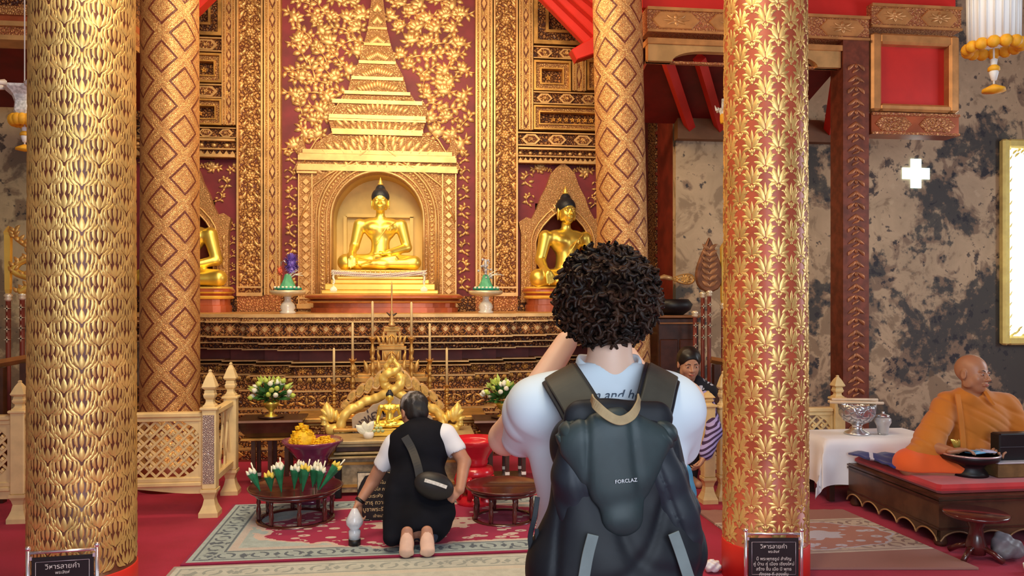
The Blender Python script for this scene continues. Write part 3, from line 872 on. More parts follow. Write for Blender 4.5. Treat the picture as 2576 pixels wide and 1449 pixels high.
def side_niche(cx, ytop):
    dy = ytop - 530
    RSs = [(104, 760), (104, 590), (110, 560 + dy), (92, 548 + dy), (78, 552 + dy), (64, 525 + dy), (56, 500 + dy), (40, 470 + dy), (30, 440 + dy), (16, 424 + dy), (0, 412 + dy)]
    AS = [(68, 760), (68, 610), (62, 590 + dy), (50, 570 + dy), (30, 548 + dy), (14, 535 + dy), (0, 520 + dy)]
    pts = RSs + [(-a, b) for a, b in reversed(RSs[:-1])] + [(-a, b) for a, b in AS] + [(a, b) for a, b in reversed(AS[:-1])]
    m = MB(); m.prism(outl(pts, cx), 9.12, 9.3)
    recalc(WB(m, 'niche_surround', CARVEO, screen))
    m = MB()
    for off in (0, 10):
        P = [W(cx + a + off * (a > 0) - off * (a < 0), b - off * .8, YW) for a, b in AS + [(-a, b) for a, b in reversed(AS[:-1])]]
        m.tube([(p.x, 9.115, p.z) for p in P], .012, 6)
    for sgn in (1, -1):
        for y in range(600, 750, 22):
            p = W(cx + sgn * 93, y, YW); petal(m, (0, -1), (.4, 1), .8, .4, wall_map(p.x, p.z, 9 * SC_(cx, YW), 0, 9.118, sgn), 4, .001, .007)
    for k in range(-4, 5):
        p = W(cx + k * 6, 500 + dy + abs(k) * 8, YW); petal(m, (0, -1), (0, 1), .7, .2, wall_map(p.x, p.z, 12 * SC_(cx, YW), -k * .2, 9.118), 4, .001, .008)
    WB(m, 'niche_moulding', GOLDP, screen)
    m = MB(); L = AS + [(-a, b) for a, b in reversed(AS[:-1])]; f = [W(cx + a, b, YW) for a, b in L]
    m.add([(p.x, 9.13, p.z) for p in f] + [(p.x, 9.7, p.z) for p in f], [(i, i + 1, len(f) + i + 1, len(f) + i) for i in range(len(f) - 1)], False)
    m.add([(p.x, 9.7, p.z) for p in f], [tuple(range(len(f)))], False)
    WB(m, 'niche_recess', NICHER, screen)
    m = MB(); x0 = cx - 112 if cx > 900 else 342; x1 = 1560 if cx > 900 else 598
    rect(m, x0, cx - 66, 400, 760, 9.22, 9.3); rect(m, cx + 66, x1, 400, 760, 9.22, 9.3); rect(m, cx - 66, cx + 66, 400, 512 + dy, 9.22, 9.3)
    m.mi = 1; r2 = random.Random(int(cx))
    for dx, y, s_, k in ((-88, 450, 26, 2), (-62, 425, 24, 0), (-84, 500, 22, 2), (66, 432, 26, 0), (92, 470, 24, 2), (80, 505, 20, 2), (115, 430, 22, 1), (-112, 425, 18, 1), (118, 500, 18, 2), (40, 425, 14, 1), (-36, 425, 14, 1)):
        if x0 + 8 < cx + dx < x1 - 8: spray(m, cx + dx, y + dy, s_, r2.uniform(-.3, .3), 1 if dx > 0 else -1, r2, kind=k)
    for y in range(580, 750, 34):
        for dx in (-110, 110, 128):
            if x0 + 6 < cx + dx < x1 - 6: spray(m, cx + dx, y + dy, 15, 0, 1, r2, kind=2)
    WB(m, 'floral_field', [REDF, GOLDP], screen)
side_niche(1413, 530); side_niche(474, 520)
# dark base course behind the statues and dark pilaster at the right end
m = MB(); rect(m, 342, 1640, 745, 793, 9.16, 9.9); m.mi = 1
for a, b in ((600, 667), (668, 710), (1195, 1238), (1240, 1300)): rect(m, a, b, 742, 790, 9.12, 9.16)
WB(m, 'base_course', [CARVED, CARVER], screen)
m = MB(); rect(m, 1646, 1690, 110, 1160, 9.16, 9.46); m.mi = 1
for y in range(130, 1100, 34): rect(m, 1646, 1690, y, y + 8, 9.12, 9.17)
WB(m, 'end_pilaster', [CARVED, REDD], screen)
m = MB(); rect(m, 342, 400, -110, 400, 9.2, 9.3); WB(m, 'end_panel', CARVED, screen)

# ------------------------------------------------------------------ stepped altar
ALT = W(957, 793, 7.7)
altar = thing('stepped_altar', 'broad stepped altar base in red and gold carrying the golden statues', 'altar', (ALT.x, 8.0, 0))
DBAND = diamond_band('gilt_lozenge_band', .135, .11, 0, (.16, .04, .015), (.82, .46, .15))
def redent(o, hw, n=4, dx=.36, dy=.15):
    """stepped plan outline in (x, y); o pushes it toward the visitor"""
    L = []; x = hw; y = 7.98 - o
    R = []
    for i in range(n):
        R.append((x, y)); y += dy; R.append((x, y)); x += dx
    R.append((x, y)); R.append((x, 9.08))
    return [(ALT.x + a, b) for a, b in R] + [(ALT.x - a, b) for a, b in reversed(R)]
def tier(mb, z0, z1, o, hw): mb.prism([p for p in redent(o, hw)][::-1], z0, z1, axis='Z')
TI = [('ledge_moulding', GOLDP, [(1.318, 1.35, .34, 1.30), (1.268, 1.284, .33, 1.28)]), ('bead_course', CARVEF, [(1.284, 1.318, .32, 1.27)]),
      ('lip_moulding', GOLDP, [(1.125, 1.14, .31, 1.27), (1.062, 1.074, .24, 1.14), (.995, 1.006, .16, .98), (.868, .88, .08, .86), (.835, .843, .11, .88), (.735, .75, .14, .92), (.60, .615, .20, 1.0), (.43, .445, .27, 1.1), (.385, .40, .30, 1.14), (.20, .215, .36, 1.24), (.10, .112, .42, 1.32)]),
      ('carved_course', CARVED, [(1.074, 1.125, .22, 1.12), (1.006, 1.04, .14, .96), (.68, .735, .13, .91), (.40, .43, .28, 1.1), (.02, .10, .45, 1.34)]),
      ('dark_course', CARVED, [(1.04, 1.062, .12, .94), (.75, .835, .05, .84), (.615, .68, .16, .95), (.445, .60, .19, 1.0), (.215, .385, .27, 1.14), (.112, .20, .36, 1.26)]),
      ('recessed_core', REDD, [(.88, .995, -.04, .80), (.0, .02, .45, 1.34)])]
# hanging scalloped leaves and rosettes on the lower courses
def along(o, hw, step):
    P = redent(o, hw); half_ = [p for p in P[:len(P) // 2]]
    for i in range(0, len(half_) - 2, 2):
        xa = ALT.x if i == 0 else half_[i - 1][0]; xb = half_[i][0]; y = half_[i][1]
        k = max(1, int((xb - xa) / step))
        for q in range(k):
            x = xa + (q + .5) * (xb - xa) / k
            yield x, y; yield 2 * ALT.x - x, y
for nm_, mt, L in TI:
    m = MB()
    for z0, z1, oo, hw in L: tier(m, z0, z1, oo, hw)
    if nm_ == 'carved_course':
        m.mi = 1
        for x, y in along(.13, .91, .085):
            mp = lambda u, v, h, x=x, y=y: (x + u * .05, y - h * 3 - .001, .705 - v * .05)
            for a in (-.5, 0, .5): petal(m, (a * .3, -.5), (a, .5), .45, a * .2, mp, 3, .001, .005)
        for x, y in along(.05, .84, .16):
            mp = lambda u, v, h, x=x, y=y: (x + u * .05, y - h * 3 - .001, .792 + v * .036)
            disc(m, (0, 0), .35, mp, 8, .001, .006)
            for a in range(8): petal(m, (.3 * math.cos(a * .785), .3 * math.sin(a * .785)), (.95 * math.cos(a * .785), .9 * math.sin(a * .785)), .35, .08, mp, 3, .001, .005)
        for x, y in along(.19, 1.0, .20):
            mp = lambda u, v, h, x=x, y=y: (x + u * .09, y - h * 3 - .001, .52 + v * .07)
            for a, b, w, bd in (((-.9, 0), (-.1, .6), .3, .3), ((.9, 0), (.1, .6), .3, -.3), ((-.9, -.2), (-.1, -.6), .3, -.3), ((.9, -.2), (.1, -.6), .3, .3), ((0, -.5), (0, .5), .3, 0)): petal(m, a, b, w, bd, mp, 4, .001, .004)
        for x, y in along(.45, 1.34, .13):
            m.prism([(x - .045, .06), (x, .025), (x + .045, .06), (x, .095)], y - .008, y, bev=.004)
        for x, y in along(.27, 1.14, .16):
            m.prism([(x - .055, .30), (x, .245), (x + .055, .30), (x, .355)], y - .006, y, bev=.004)
        recalc(WB(m, nm_, [mt, GOLDD], altar))
    else: recalc(WB(m, nm_, mt, altar))
m = MB()
tier(m, 1.14, 1.268, .28, 1.24)
m.mi = 1
for x, y in along(.28, 1.24, .105):
    for f_, yy in ((1.0, .010), (.62, .018)):
        h_ = .052 * f_; w_ = .050 * f_; m.mi = 2 if f_ == 1.0 else 1
        m.prism([(x - w_, 1.204), (x, 1.204 - h_), (x + w_, 1.204), (x, 1.204 + h_)], y - yy, y, bev=.005)
    m.mi = 1
    for sx in (-1, 1): m.tube([(x - sx * .0525, y - .008, 1.148), (x + sx * .0525, y - .008, 1.260)], .0045, 4)
fr = recalc(WB(m, 'lozenge_frieze', [CARVED, GOLDP, CARVER], altar))
fr.data.transform(Matrix.Translation((0, 0, -1.204))); fr.location = (0, 0, 1.204)
# ------------------------------------------------------------------ heads and hands shared by statues and people
def rotm(ax, deg): return np.array(Matrix.Rotation(math.radians(deg), 3, ax))
def head_shape(statue=False, smile=0.0):
    """unit head: chin -.5, crown +.5, face toward -y"""
    L = [ell((0, .07, .13), (.335, .405, .375)), ell((0, -.07, -.12), (.275, .29, .33)), ell((0, -.17, -.36), (.13, .13, .12))]
    h = U(L, .09)
    h = U([h, ell((.15, -.21, -.12), (.10, .10, .11)), ell((-.15, -.21, -.12), (.10, .10, .11)), ell((.24, -.0, -.25), (.05, .13, .12)), ell((-.24, -.0, -.25), (.05, .13, .12))], .07)
    for sx in (-1, 1):
        h = D(h, ell((sx * .135, -.395, .0), (.085, .085, .055)), .05)
    h = U([h, ell((.13, -.305, .075), (.10, .05, .028)), ell((-.13, -.305, .075), (.10, .05, .028))], .04)
    h = U([h, rc((0, -.33, .05), (0, -.435, -.115), .028, .045), ell((.055, -.375, -.135), (.038, .05, .032)), ell((-.055, -.375, -.135), (.038, .05, .032))], .03)
    h = U([h, ell((0, -.348, -.235), (.105 + smile * .03, .05, .024)), ell((0, -.338, -.275), (.085 + smile * .03, .05, .026))], .018)
    h = D(h, U([rc((-.10 - smile * .04, -.375, -.252 + smile * .02), (0, -.40, -.256), .007, .010), rc((.10 + smile * .04, -.375, -.252 + smile * .02), (0, -.40, -.256), .007, .010)], .005), .012)
    for sx in (-1, 1):
        h = U([h, ell((sx * .135, -.292, .0), (.062, .062, .038 if not statue else .034))], .012)
        if statue: h = U([h, ell((sx * .345, .03, -.12), (.035, .07, .24))], .03)
        else:
            e = D(ell((sx * .345, .05, -.03), (.035, .085, .135)), ell((sx * .39, .03, -.02), (.03, .05, .09)), .02); h = U([h, e], .03)
    return h
def hand_shape(curl=(.3, .35, .4, .45), spread=.06, thumb=.5, side=1):
    """unit metre hand: wrist at origin, fingers toward +x, palm facing -z, thumb on the side*+y side"""
    L = [rc((0, 0, 0), (.045, 0, 0), .024, .030, fl=((0, 0, 1), .62)), rc((.04, .018 * side, 0), (.082, .026 * side, 0), .020, .016, fl=((0, 0, 1), .7)),
         rc((.04, -.012 * side, 0), (.080, -.022 * side, 0), .020, .016, fl=((0, 0, 1), .7)), rc((.05, .0, 0), (.086, .003, 0), .02, .017, fl=((0, 0, 1), .7))]
    palm = U(L, .012); fs = []
    for i, (y, l, r) in enumerate(((.030, .072, .0090), (.010, .080, .0092), (-.010, .074, .0088), (-.029, .058, .0078))):
        p = np.array([.086 - (abs(i - 1.2) * .003), y * side, 0.0]); a = 0.0; pts = [(p.copy(), r)]
        yaw = (1.3 - i) * spread
        for k, f in enumerate((.45, .30, .25)):
            a += curl[i] * (1.0 if k else .8)
            dv = np.array([math.cos(a) * math.cos(yaw), math.sin(yaw) * side, -math.sin(a)]); p = p + dv * l * f; pts.append((p.copy(), r * (1 - .09 * (k + 1))))
        fs.append(limb(pts, .004))
    th = limb([((.018, .022 * side, -.004), .015), ((.045, (.036 + .02 * thumb) * side, -.014), .0115), ((.070, (.040 + .028 * thumb) * side, -.024), .0100), ((.090, (.036 + .030 * thumb) * side, -.034), .0082)], .005)
    return U([palm, U(fs, .0005), th], .007)
def frame_to(d, palm):
    """rotation taking +x to d and -z to the palm normal"""
    d = Vector(d).normalized(); n = Vector(palm); n = (n - d * n.dot(d)).normalized(); z = -n; y = z.cross(d)
    return np.array([[d.x, y.x, z.x], [d.y, y.y, z.y], [d.z, y.z, z.z]])
def face_bits(parent, M, skin_lip, iris=None, brow=None, s=1.0):
    """eyes, brows and lips as children; M maps unit head space to the parent's space"""
    def lay(name, shapes, mat):
        mb = MB()
        for kind, *a in shapes:
            if kind == 'ball': mb.ball((0, 0, 0), a[1], 14, 10, M=None); n = 14 * 9 + 2; mb.v[-n:] = [tuple(Vector(v) + Vector(a[0])) for v in mb.v[-n:]]
            else: mb.tube(a[0], a[1], 6)
        mb.v = [tuple(M @ Vector(v)) for v in mb.v]
        return mb.build(name, mat, parent)
    for sx in (-1, 1):
        if iris is not None:
            e = lay('eye', [('ball', (sx * .135, -.302, .0), (.050, .052, .026))], EYEW)
            lay('iris', [('ball', (sx * .135, -.340, .0), (.024, .018, .022))], iris)
        if brow is not None:
            lay('eyebrow', [('tube', [(sx * .055, -.355, .085), (sx * .13, -.352, .110), (sx * .215, -.300, .085)], [.010, .013, .006])], brow)
    if skin_lip is not None:
        lay('lips', [('tube', [(-.105, -.350, -.250), (-.05, -.388, -.240), (0, -.398, -.243), (.05, -.388, -.240), (.105, -.350, -.250)], [.006, .014, .015, .014, .006]),
                     ('tube', [(-.09, -.352, -.262), (0, -.392, -.275), (.09, -.352, -.262)], [.006, .018, .006])], skin_lip)
EYEW = plain('eye_white', (.75, .70, .65), .3); IRIS = plain('dark_iris', (.015, .008, .006), .2)
LIP = plain('lips', (.50, .16, .12), .45)

# ------------------------------------------------------------------ golden statues, units of .0044 m around the seat centre
HAIRB = plain('blue_black_curls', (.012, .014, .022), .5, 0, .2, 60)
def statue(label, loc, sc, rz=0.0):
    t = thing('buddha_statue', label, 'statue', loc, rz)
    k = .0044 * sc
    P = lambda *a: (a[0] * k, a[1] * k, a[2] * k * 1.06)
    def R(a, b, ra, rb, fl=None): return rc(P(*a), P(*b), ra * k, rb * k, fl)
    def L(a, r): return ell(P(*a), (r[0] * k, r[1] * k, r[2] * k))
    torso = U([L((0, 2, 24), (42, 28, 20)), R((0, 0, 30), (0, 2, 62), 25, 22), L((0, 2, 92), (36, 22, 28)), L((-24, 2, 104), (26, 17, 18)), L((24, 2, 104), (26, 17, 18)), L((0, 4, 113), (30, 15, 9))], 10 * k)
    torso = U([torso, L((-17, -14, 98), (14, 8, 10)), L((17, -14, 98), (14, 8, 10)), R((0, 2, 112), (0, 0, 134), 12, 10.5)], 7 * k)
    ra = U([R((-50, 3, 106), (-63, 2, 56), 15.5, 11.5), R((-63, 2, 56), (-68, -32, 34), 11.5, 8)], 4 * k)
    la = U([R((50, 3, 106), (65, 2, 54), 15.5, 11.5), R((65, 2, 54), (22, -36, 40), 11.5, 8)], 4 * k)
    rh = U([R((-68, -32, 34), (-66, -48, 26), 9, 9, fl=((0, 1, .3), .6))] + [R((-73 + i * 5, -50, 24), (-73 + i * 5, -54, 4 + abs(i - 1) * 2.5), 2.9, 2.3) for i in range(4)] + [R((-58, -46, 28), (-54, -50, 14), 3, 2.3)], 2 * k)
    lh = U([R((22, -36, 40), (6, -41, 37), 9, 9.5, fl=((0, 0, 1), .5))] + [R((4, -36 - i * 4.6, 38), (-17 + abs(i - 1) * 2.5, -36 - i * 4.6, 37), 2.9, 2.3) for i in range(4)] + [R((12, -32, 40), (0, -27, 43), 3, 2.3)], 2 * k)
    legs = U([R((-14, 2, 20), (-80, -26, 19), 21, 18), R((14, 2, 20), (82, -26, 18), 21, 17), R((82, -27, 16), (-14, -50, 14), 15, 9.5), R((-80, -28, 15), (10, -46, 12), 15, 10), L((-82, -28, 18), (19, 17, 19))], 6 * k)
    foot = U([R((-14, -50, 14), (-40, -50, 9), 9, 6, fl=((0, 0, 1), .7)), R((36, -42, 27), (4, -44, 24), 8, 6)], 4 * k)
    hd = xf(head_shape(True), None, P(0, -3, 161.5), 61 * k)
    body = U([torso, ra, la, legs, foot], 5 * k); body = U([body, rh, lh], 3 * k); body = U([body, hd], 5 * k)
    # robe edge lines over the chest
    o = skin('body', body, 1.5 * k, GOLDB, t)
    hp = U([xf(U([ell((0, .09, .16), (.36, .43, .375)), ell((0, .10, .53), (.175, .175, .15))], .10), None, P(0, -3, 161.5), 61 * k)], 0)
    cut = U([xf(ell((0, -.42, -.22), (.34, .42, .40)), None, P(0, -3, 161.5), 61 * k)], 0)
    hp = D(hp, cut, 2 * k); hp = I(hp, half(P(0, 4, 157), (0, .35, -1)), 2 * k)
    hp = disp(hp, lambda Q: (np.sin(Q[:, 0] / k * 1.15) * np.sin(Q[:, 1] / k * 1.15) * np.sin(Q[:, 2] / k * 1.15)) * .5 * k)
    skin('hair', hp, 1.3 * k, HAIRB, t)
    m = MB().lathe([(r * k, z * k) for r, z in ((0, 208), (6, 211), (7, 214), (4.5, 217), (5, 219), (3, 223), (1.5, 227), (0, 231))], (0, 3 * k, 0), 14); m.build('flame_finial', GOLDW, t)
    m = MB(); S1 = [(38, -10, 112), (28, -20, 106), (14, -24, 96), (6, -25, 84), (-4, -24, 70), (-12, -26, 60)]
    m.tube([P(*a) for a in S1], [1.3 * k] * len(S1), 6); m.tube([P(24, -22, 104), P(26, -25, 92), P(20, -26, 90), P(16, -26, 95)], 1.1 * k, 6); m.build('sash', GOLDW, t)
    M = Matrix.Translation(P(0, -3, 161.5)) @ Matrix.Scale(61 * k, 4)
    for sx in (-1, 1):
        mb = MB().tube([M @ Vector(p) for p in ((sx * .055, -.352, .075), (sx * .14, -.352, .105), (sx * .225, -.295, .07))], [.4 * k, .7 * k, .3 * k], 6); mb.build('eyebrow', GOLDD, t)
        mb = MB().tube([M @ Vector(p) for p in ((sx * .075, -.352, -.006), (sx * .135, -.356, -.022), (sx * .20, -.330, -.004))], [.4 * k, .6 * k, .3 * k], 6); mb.build('eyelid', GOLDD, t)
    return t
YS = 8.72
PB = W(957, 681, YS)
st = statue('large seated golden statue in the tall central niche above the garland', PB, 1.0)
st2 = statue('seated golden statue in the right side niche, half behind the curly hair', W(1424, 742, 9.1), 1.16, .28)
st2.location = (W(1424, 750, 9.05).x, 9.05, W(1424, 722, 9.05).z)
st3 = dup(st2, (W(470, 750, 9.05).x, 9.05, W(470, 722, 9.05).z), -.2, 'seated golden statue in the left side niche beside the lattice column')

def stepped_plinth(name, label, cat, loc, tiers, mats, lobes=None):
    """tiers: (half width, half depth, z0, z1, material index)"""
    t = thing(name, label, cat, loc); 
    m = MB()
    for hw, hd, z0, z1, mi in tiers:
        m.mi = mi; m.bbox((0, 0, (z0 + z1) / 2), (hw * 2, hd * 2, z1 - z0), min(.012, (z1 - z0) * .3))
    m.build('body', mats, t); return t
s_ = SC_(957, YS)
# yellow gold base with lotus row
zt = PB.z; zb = W(957, 740, YS).z; zl = W(957, 700, YS).z
bs = thing('statue_base', 'bright yellow gold stepped base under the central statue', 'base', (W(960, 740, YS).x, YS, zb))
m = MB(); H = zt - zb
for hw, hd, a, b in ((140, .34, 0, .16), (132, .33, .16, .42), (118, .31, .42, .60), (104, .30, .60, .74), (98, .29, .74, .90), (100, .295, .90, 1.0)):
    m.bbox((0, 0, (a + b) / 2 * H), (2 * hw * s_, hd * 2, (b - a) * H), .008)
m.build('pedestal', GOLDW, bs)
m = MB()
for i in range(17):
    x = (-96 + i * 12) * s_; petal(m, (0, -.2), (0, 1), .9, 0, lambda u, v, h, x=x: (x + u * .03, -.30 - h * 3, H * .80 + v * .045), 4, .001, .006)
m.build('lotus_petals', GOLDP, bs)
# jasmine garland over the base
ga = thing('flower_garland', 'white jasmine garland strung across the front of the central base', 'garland', (W(957, 690, YS).x, YS - .32, W(957, 705, YS).z))
m = MB(); r2 = random.Random(4); x0, x1 = -112 * s_, 112 * s_
for i in range(92):
    u = i / 91; x = x0 + (x1 - x0) * u; z = .075 - .03 * math.sin(math.pi * u)
    for q in range(3):
        a = i * 1.1 + q * 2.09; petal(m, (0, -.5), (.2, .6), .7, .1, lambda p, v, h, x=x, z=z, a=a: (x + p * .028 + v * .016, -.004 - .020 * math.cos(a) - h * 2, z + .020 * math.sin(a) + v * .014), 3, .001, .004)
for sx in (-1, 1):
    for q in range(12): m.ball((sx * 108 * s_ + r2.uniform(-.006, .006), 0, .07 - q * .013), (.014, .012, .011), 6, 4)
m.build('jasmine', WHITEF, ga)
m = MB(); m.tube([(x0 + (x1 - x0) * i / 30, .004, .075 - .03 * math.sin(math.pi * i / 30)) for i in range(31)], .012, 6); m.build('string', plain('mauve_ribbon', (.45, .25, .40), .6), ga)
for sx in (-1, 1):
    m = MB()
    for q in range(5): petal(m, (0, .2), ((q - 2) * .22, -1), .5, .1 * (q - 2), lambda p, v, h, sx=sx: (sx * 108 * s_ + p * .07, -.006 - h * 3, -.085 + v * .07), 4, .001, .006)
    m.ball((sx * 108 * s_, 0, .0 - .075), .016, 8, 6); m.build('tassel', WHITEF, ga)
# red and gold throne plinth (curved stepped)
zq = 1.35
def throne(label, px0, px1, Y, z1, mats, hd=.5):
    a = W(px0, 750, Y).x; b = W(px1, 750, Y).x; t = thing('throne_plinth', label, 'plinth', ((a + b) / 2, Y + .02, zq)); H = z1 - zq; hw = (b - a) / 2
    P = [(.93, 0, 0), (.93, .26, 0), (.90, .28, 0), (.90, .50, 0), (.96, .52, 1), (.98, .58, 1), (.95, .64, 1), (.93, .68, 0), (.96, .74, 1), (1.0, .80, 1), (1.0, .86, 0), (.97, .93, 1), (.94, 1.0, 1)]
    m = MB(); N = 4.0; n = 72
    for q in range(len(P) - 1):
        vs = []
        for j in (q, q + 1):
            f, z, _ = P[j]
            for i in range(n):
                th = 2 * math.pi * i / n; c_, s2 = math.cos(th), math.sin(th); k = (abs(c_) ** N + abs(s2) ** N) ** (-1 / N)
                vs.append((c_ * k * hw * f, s2 * k * (hd - (1 - f) * hw), z * H))
        m.mi = 1 if P[q][2] and P[q + 1][2] else 0
        m.add(vs, [(i, (i + 1) % n, n + (i + 1) % n, n + i) for i in range(n)], False)
    m.mi = 1; m.add(vs[n:], [tuple(range(n))], False)
    m.build('plinth_body', mats, t); return t
REDG = plain('red_gold_lacquer', (.42, .10, .035), .3, .35, .3, 4)
throne('wide red and gold moulded plinth under the central statue', 770, 1165, 8.62, zb, [REDG, GOLDP], .42)
throne('small red gold plinth under the right niche statue', 1316, 1530, 8.92, st2.location.z, [REDG, GOLDW], .22)
throne('small red gold plinth under the left niche statue', 362, 587, 8.92, st3.location.z, [REDG, GOLDW], .22)
# ------------------------------------------------------------------ offerings on the altar ledge
def footed_tray(px, label, loc):
    t = thing('footed_tray', label, 'tray', loc)
    MB().lathe([(.001, 0), (.075, 0), (.078, .015), (.06, .03), (.075, .06), (.062, .095), (.035, .12), (.03, .15), (.04, .165)], n=24).build('stem', plain('pearly_ceramic', (.75, .74, .66), .25, 0, .1, 20, coat=.6), t)
    MB().lathe([(.04, .165), (.14, .180), (.168, .195), (.172, .225), (.160, .225), (.156, .200), (.001, .196)], n=36).build('bowl', plain('ivory_gilt', (.72, .62, .40), .4, .3, .1, 10), t)
    return t
YT = 7.92
def offering(px, tinsel, lab_t, lab_o):
    b = W(px, 790, YT); t = footed_tray(px, lab_t, (b.x, YT, 1.35))
    o = thing('flower_offering', lab_o, 'offering', (b.x, YT, 1.35 + .226)); r = random.Random(px)
    m = MB(); m.tube([(-.125, 0, .018), (-.06, -.02, .022), (.06, -.02, .02), (.13, 0, .014)], [.012, .022, .022, .010], 10); m.ball((0, 0, .012), (.12, .11, .018), 18, 8); m.build('cloth_wreath', TEAL, o)
    MB().lathe([(.085, .015), (.07, .05), (.045, .10), (.028, .155), (.0, .165)], n=10, smooth=False).build('leaf_cone', plain('green_cone_paper', (.10, .42, .22), .6, 0, .2, 20), o)
    m = MB()
    for i in range(7):
        x = -.11 + i * .037; m.ball((x, -.07 - .02 * (i % 2), .028), (.014, .012, .012), 7, 5)
    m.build('white_blossoms', WHITEF, o)
    m = MB()
    for i in range(7):
        a = r.uniform(-.6, 1.2); l = r.uniform(.12, .2); m.tube([(0, 0, .10), (l * .5 * math.sin(a + .4), -.02, .10 + l * .35), (l * math.sin(a + .5), -.03, .10 + l * .55 * math.cos(a))], [.004, .004, .003], 5)
    m.build('curled_ribbon', WHITEF, o)
    if tinsel:
        for nm_, mt, c, R_, n in (('violet_tassel', VIOL, (.035, 0, .26), .085, 420), ('coral_bow', CORAL, (-.07, -.02, .19), .045, 60)):
            m = MB()
            for i in range(n):
                v = Vector((r.gauss(0, 1), r.gauss(0, 1), r.gauss(0, 1))).normalized(); L = R_ * r.uniform(.7, 1.15)
                e = Vector(c) + Vector((v.x * L, v.y * L * .7, v.z * L * 1.15)); s1 = Vector(c) + v * R_ * .25; q = v.cross(Vector((0, 0, 1))).normalized() * .006
                m.add([s1 - q * .4, s1 + q * .4, e + q, e - q], [(0, 1, 2, 3)], False)
            m.ball(c, R_ * .55, 10, 8); m.build(nm_, mt, o)
        MB().tube([(-.055, -.02, .20), (-.06, -.03, .27), (-.03, -.03, .285), (-.01, -.03, .26)], .008, 6).build('silver_hook', SILV, o)
    else:
        m = MB(); m.tube([(0, 0, .1), (0, 0, .31)], .012, 6)
        for i in range(46):
            a = r.uniform(0, 6.28); z = r.uniform(.10, .31); q = .02 + .055 * (1 - abs(z - .2) * 4); m.ball((q * math.cos(a) * r.random(), q * math.sin(a) * .6, z), r.uniform(.006, .013), 6, 4)
        m.build('pearl_sprig', plain('pale_lilac_beads', (.55, .56, .62), .3), o)
    return o
offering(724, True, 'ivory footed tray on the altar ledge, left of the central statue', 'green leaf cone with violet tinsel flower on the left footed tray')
offering(1222, False, 'ivory footed tray on the altar ledge, right of the central statue', 'green leaf cone with pale bead sprig on the right footed tray')

# ------------------------------------------------------------------ candle sticks of the small shrine
YC = 6.9
def spind(r, z0, z1, n, rr=None):
    """turned profile"""
    P = []; 
    for i in range(n):
        z = z0 + (z1 - z0) * i / n; h = (z1 - z0) / n
        P += [(r * .5, z), (r * 1.25, z + h * .12), (r * .6, z + h * .25), (r * 1.0, z + h * .45), (r * 1.2, z + h * .6), (r * .55, z + h * .85)]
    return P
TBL = .50
tb = thing('shrine_table', 'low carved gold table behind the naga arch, carrying the tall candles', 'table', (W(985, 750, 7.0).x, 7.0, 0))
X0 = tb.location.x
m = MB(); m.bbox((0, 0, TBL - .02), (1.62, .50, .04), .008); m.bbox((0, 0, TBL - .055), (1.5, .44, .03), .008); m.build('tabletop', GOLDD, tb)
m = MB(); m.mi = 0
for hw, z0, z1 in ((.80, 0, .07), (.77, .07, .10), (.72, .10, .36), (.75, .36, .40), (.72, .40, TBL - .07)): m.bbox((0, 0, (z0 + z1) / 2), (hw * 2, .44, z1 - z0), .008)
m.mi = 1
for i in range(-6, 7):
    x = i * .11
    for s1 in (-1, 1): m.prism([(x - .05 * s1, .14), (x - .042 * s1, .14), (x + .05 * s1, .32), (x + .042 * s1, .32)][::s1], -.232, -.22)
m.build('carved_body', [CARVE, GOLDP], tb)
def candlestick(px, ztip_py, zcup_py, label):
    b = W(px, 750, YC); zc = W(px, zcup_py, YC).z; zt = W(px, ztip_py, YC).z
    t = thing('candlestick', label, 'candlestick', (b.x, YC, TBL), 0, None); h = zc - TBL
    MB().lathe([(.001, 0), (.035, 0), (.035, .012)] + spind(.020, .012, h * .93, 4) + [(.014, h * .95), (.030, h * .99), (.034, h), (.012, h - .005), (.001, h - .006)], n=16).build('stick', GOLD, t)
    m = MB()
    for i in range(8):
        a = i * math.pi / 4; petal(m, (0, 0), (0, 1), .8, .1, lambda u, v, q, a=a: ((.02 + v * .022) * math.cos(a) - u * .018 * math.sin(a), (.02 + v * .022) * math.sin(a) + u * .018 * math.cos(a), h - .01 + v * .022 + q), 3, 0, .001)
    m.build('leaf_cup', GOLDP, t)
    c = thing('candle', label.replace('candlestick', 'candle').replace('gold turned', 'pale wax').replace('holding', 'standing in'), 'candle', (b.x, YC, zc))
    MB().lathe([(.001, 0), (.0115, 0), (.0105, (zt - zc) * .98), (.006, zt - zc), (.001, zt - zc + .004)], n=12).build('wax', plain('ochre_wax', (.82, .60, .28), .5, 0, .05, 5), c)
    MB().tube([(0, 0, zt - zc), (.001, 0, zt - zc + .014)], .0015, 5).build('wick', BLACK, c)
for px, a, b, nm_ in ((840, 876, 968, 'outermost on the left'), (887, 812, 905, 'middle one on the left'), (937, 758, 850, 'beside the tiered spire on its left'),
                      (1035, 760, 850, 'beside the tiered spire on its right'), (1081, 814, 905, 'middle one on the right'), (1124, 876, 970, 'outermost on the right')):
    candlestick(px, a, b, 'gold turned candlestick, %s of the shrine table row' % nm_)
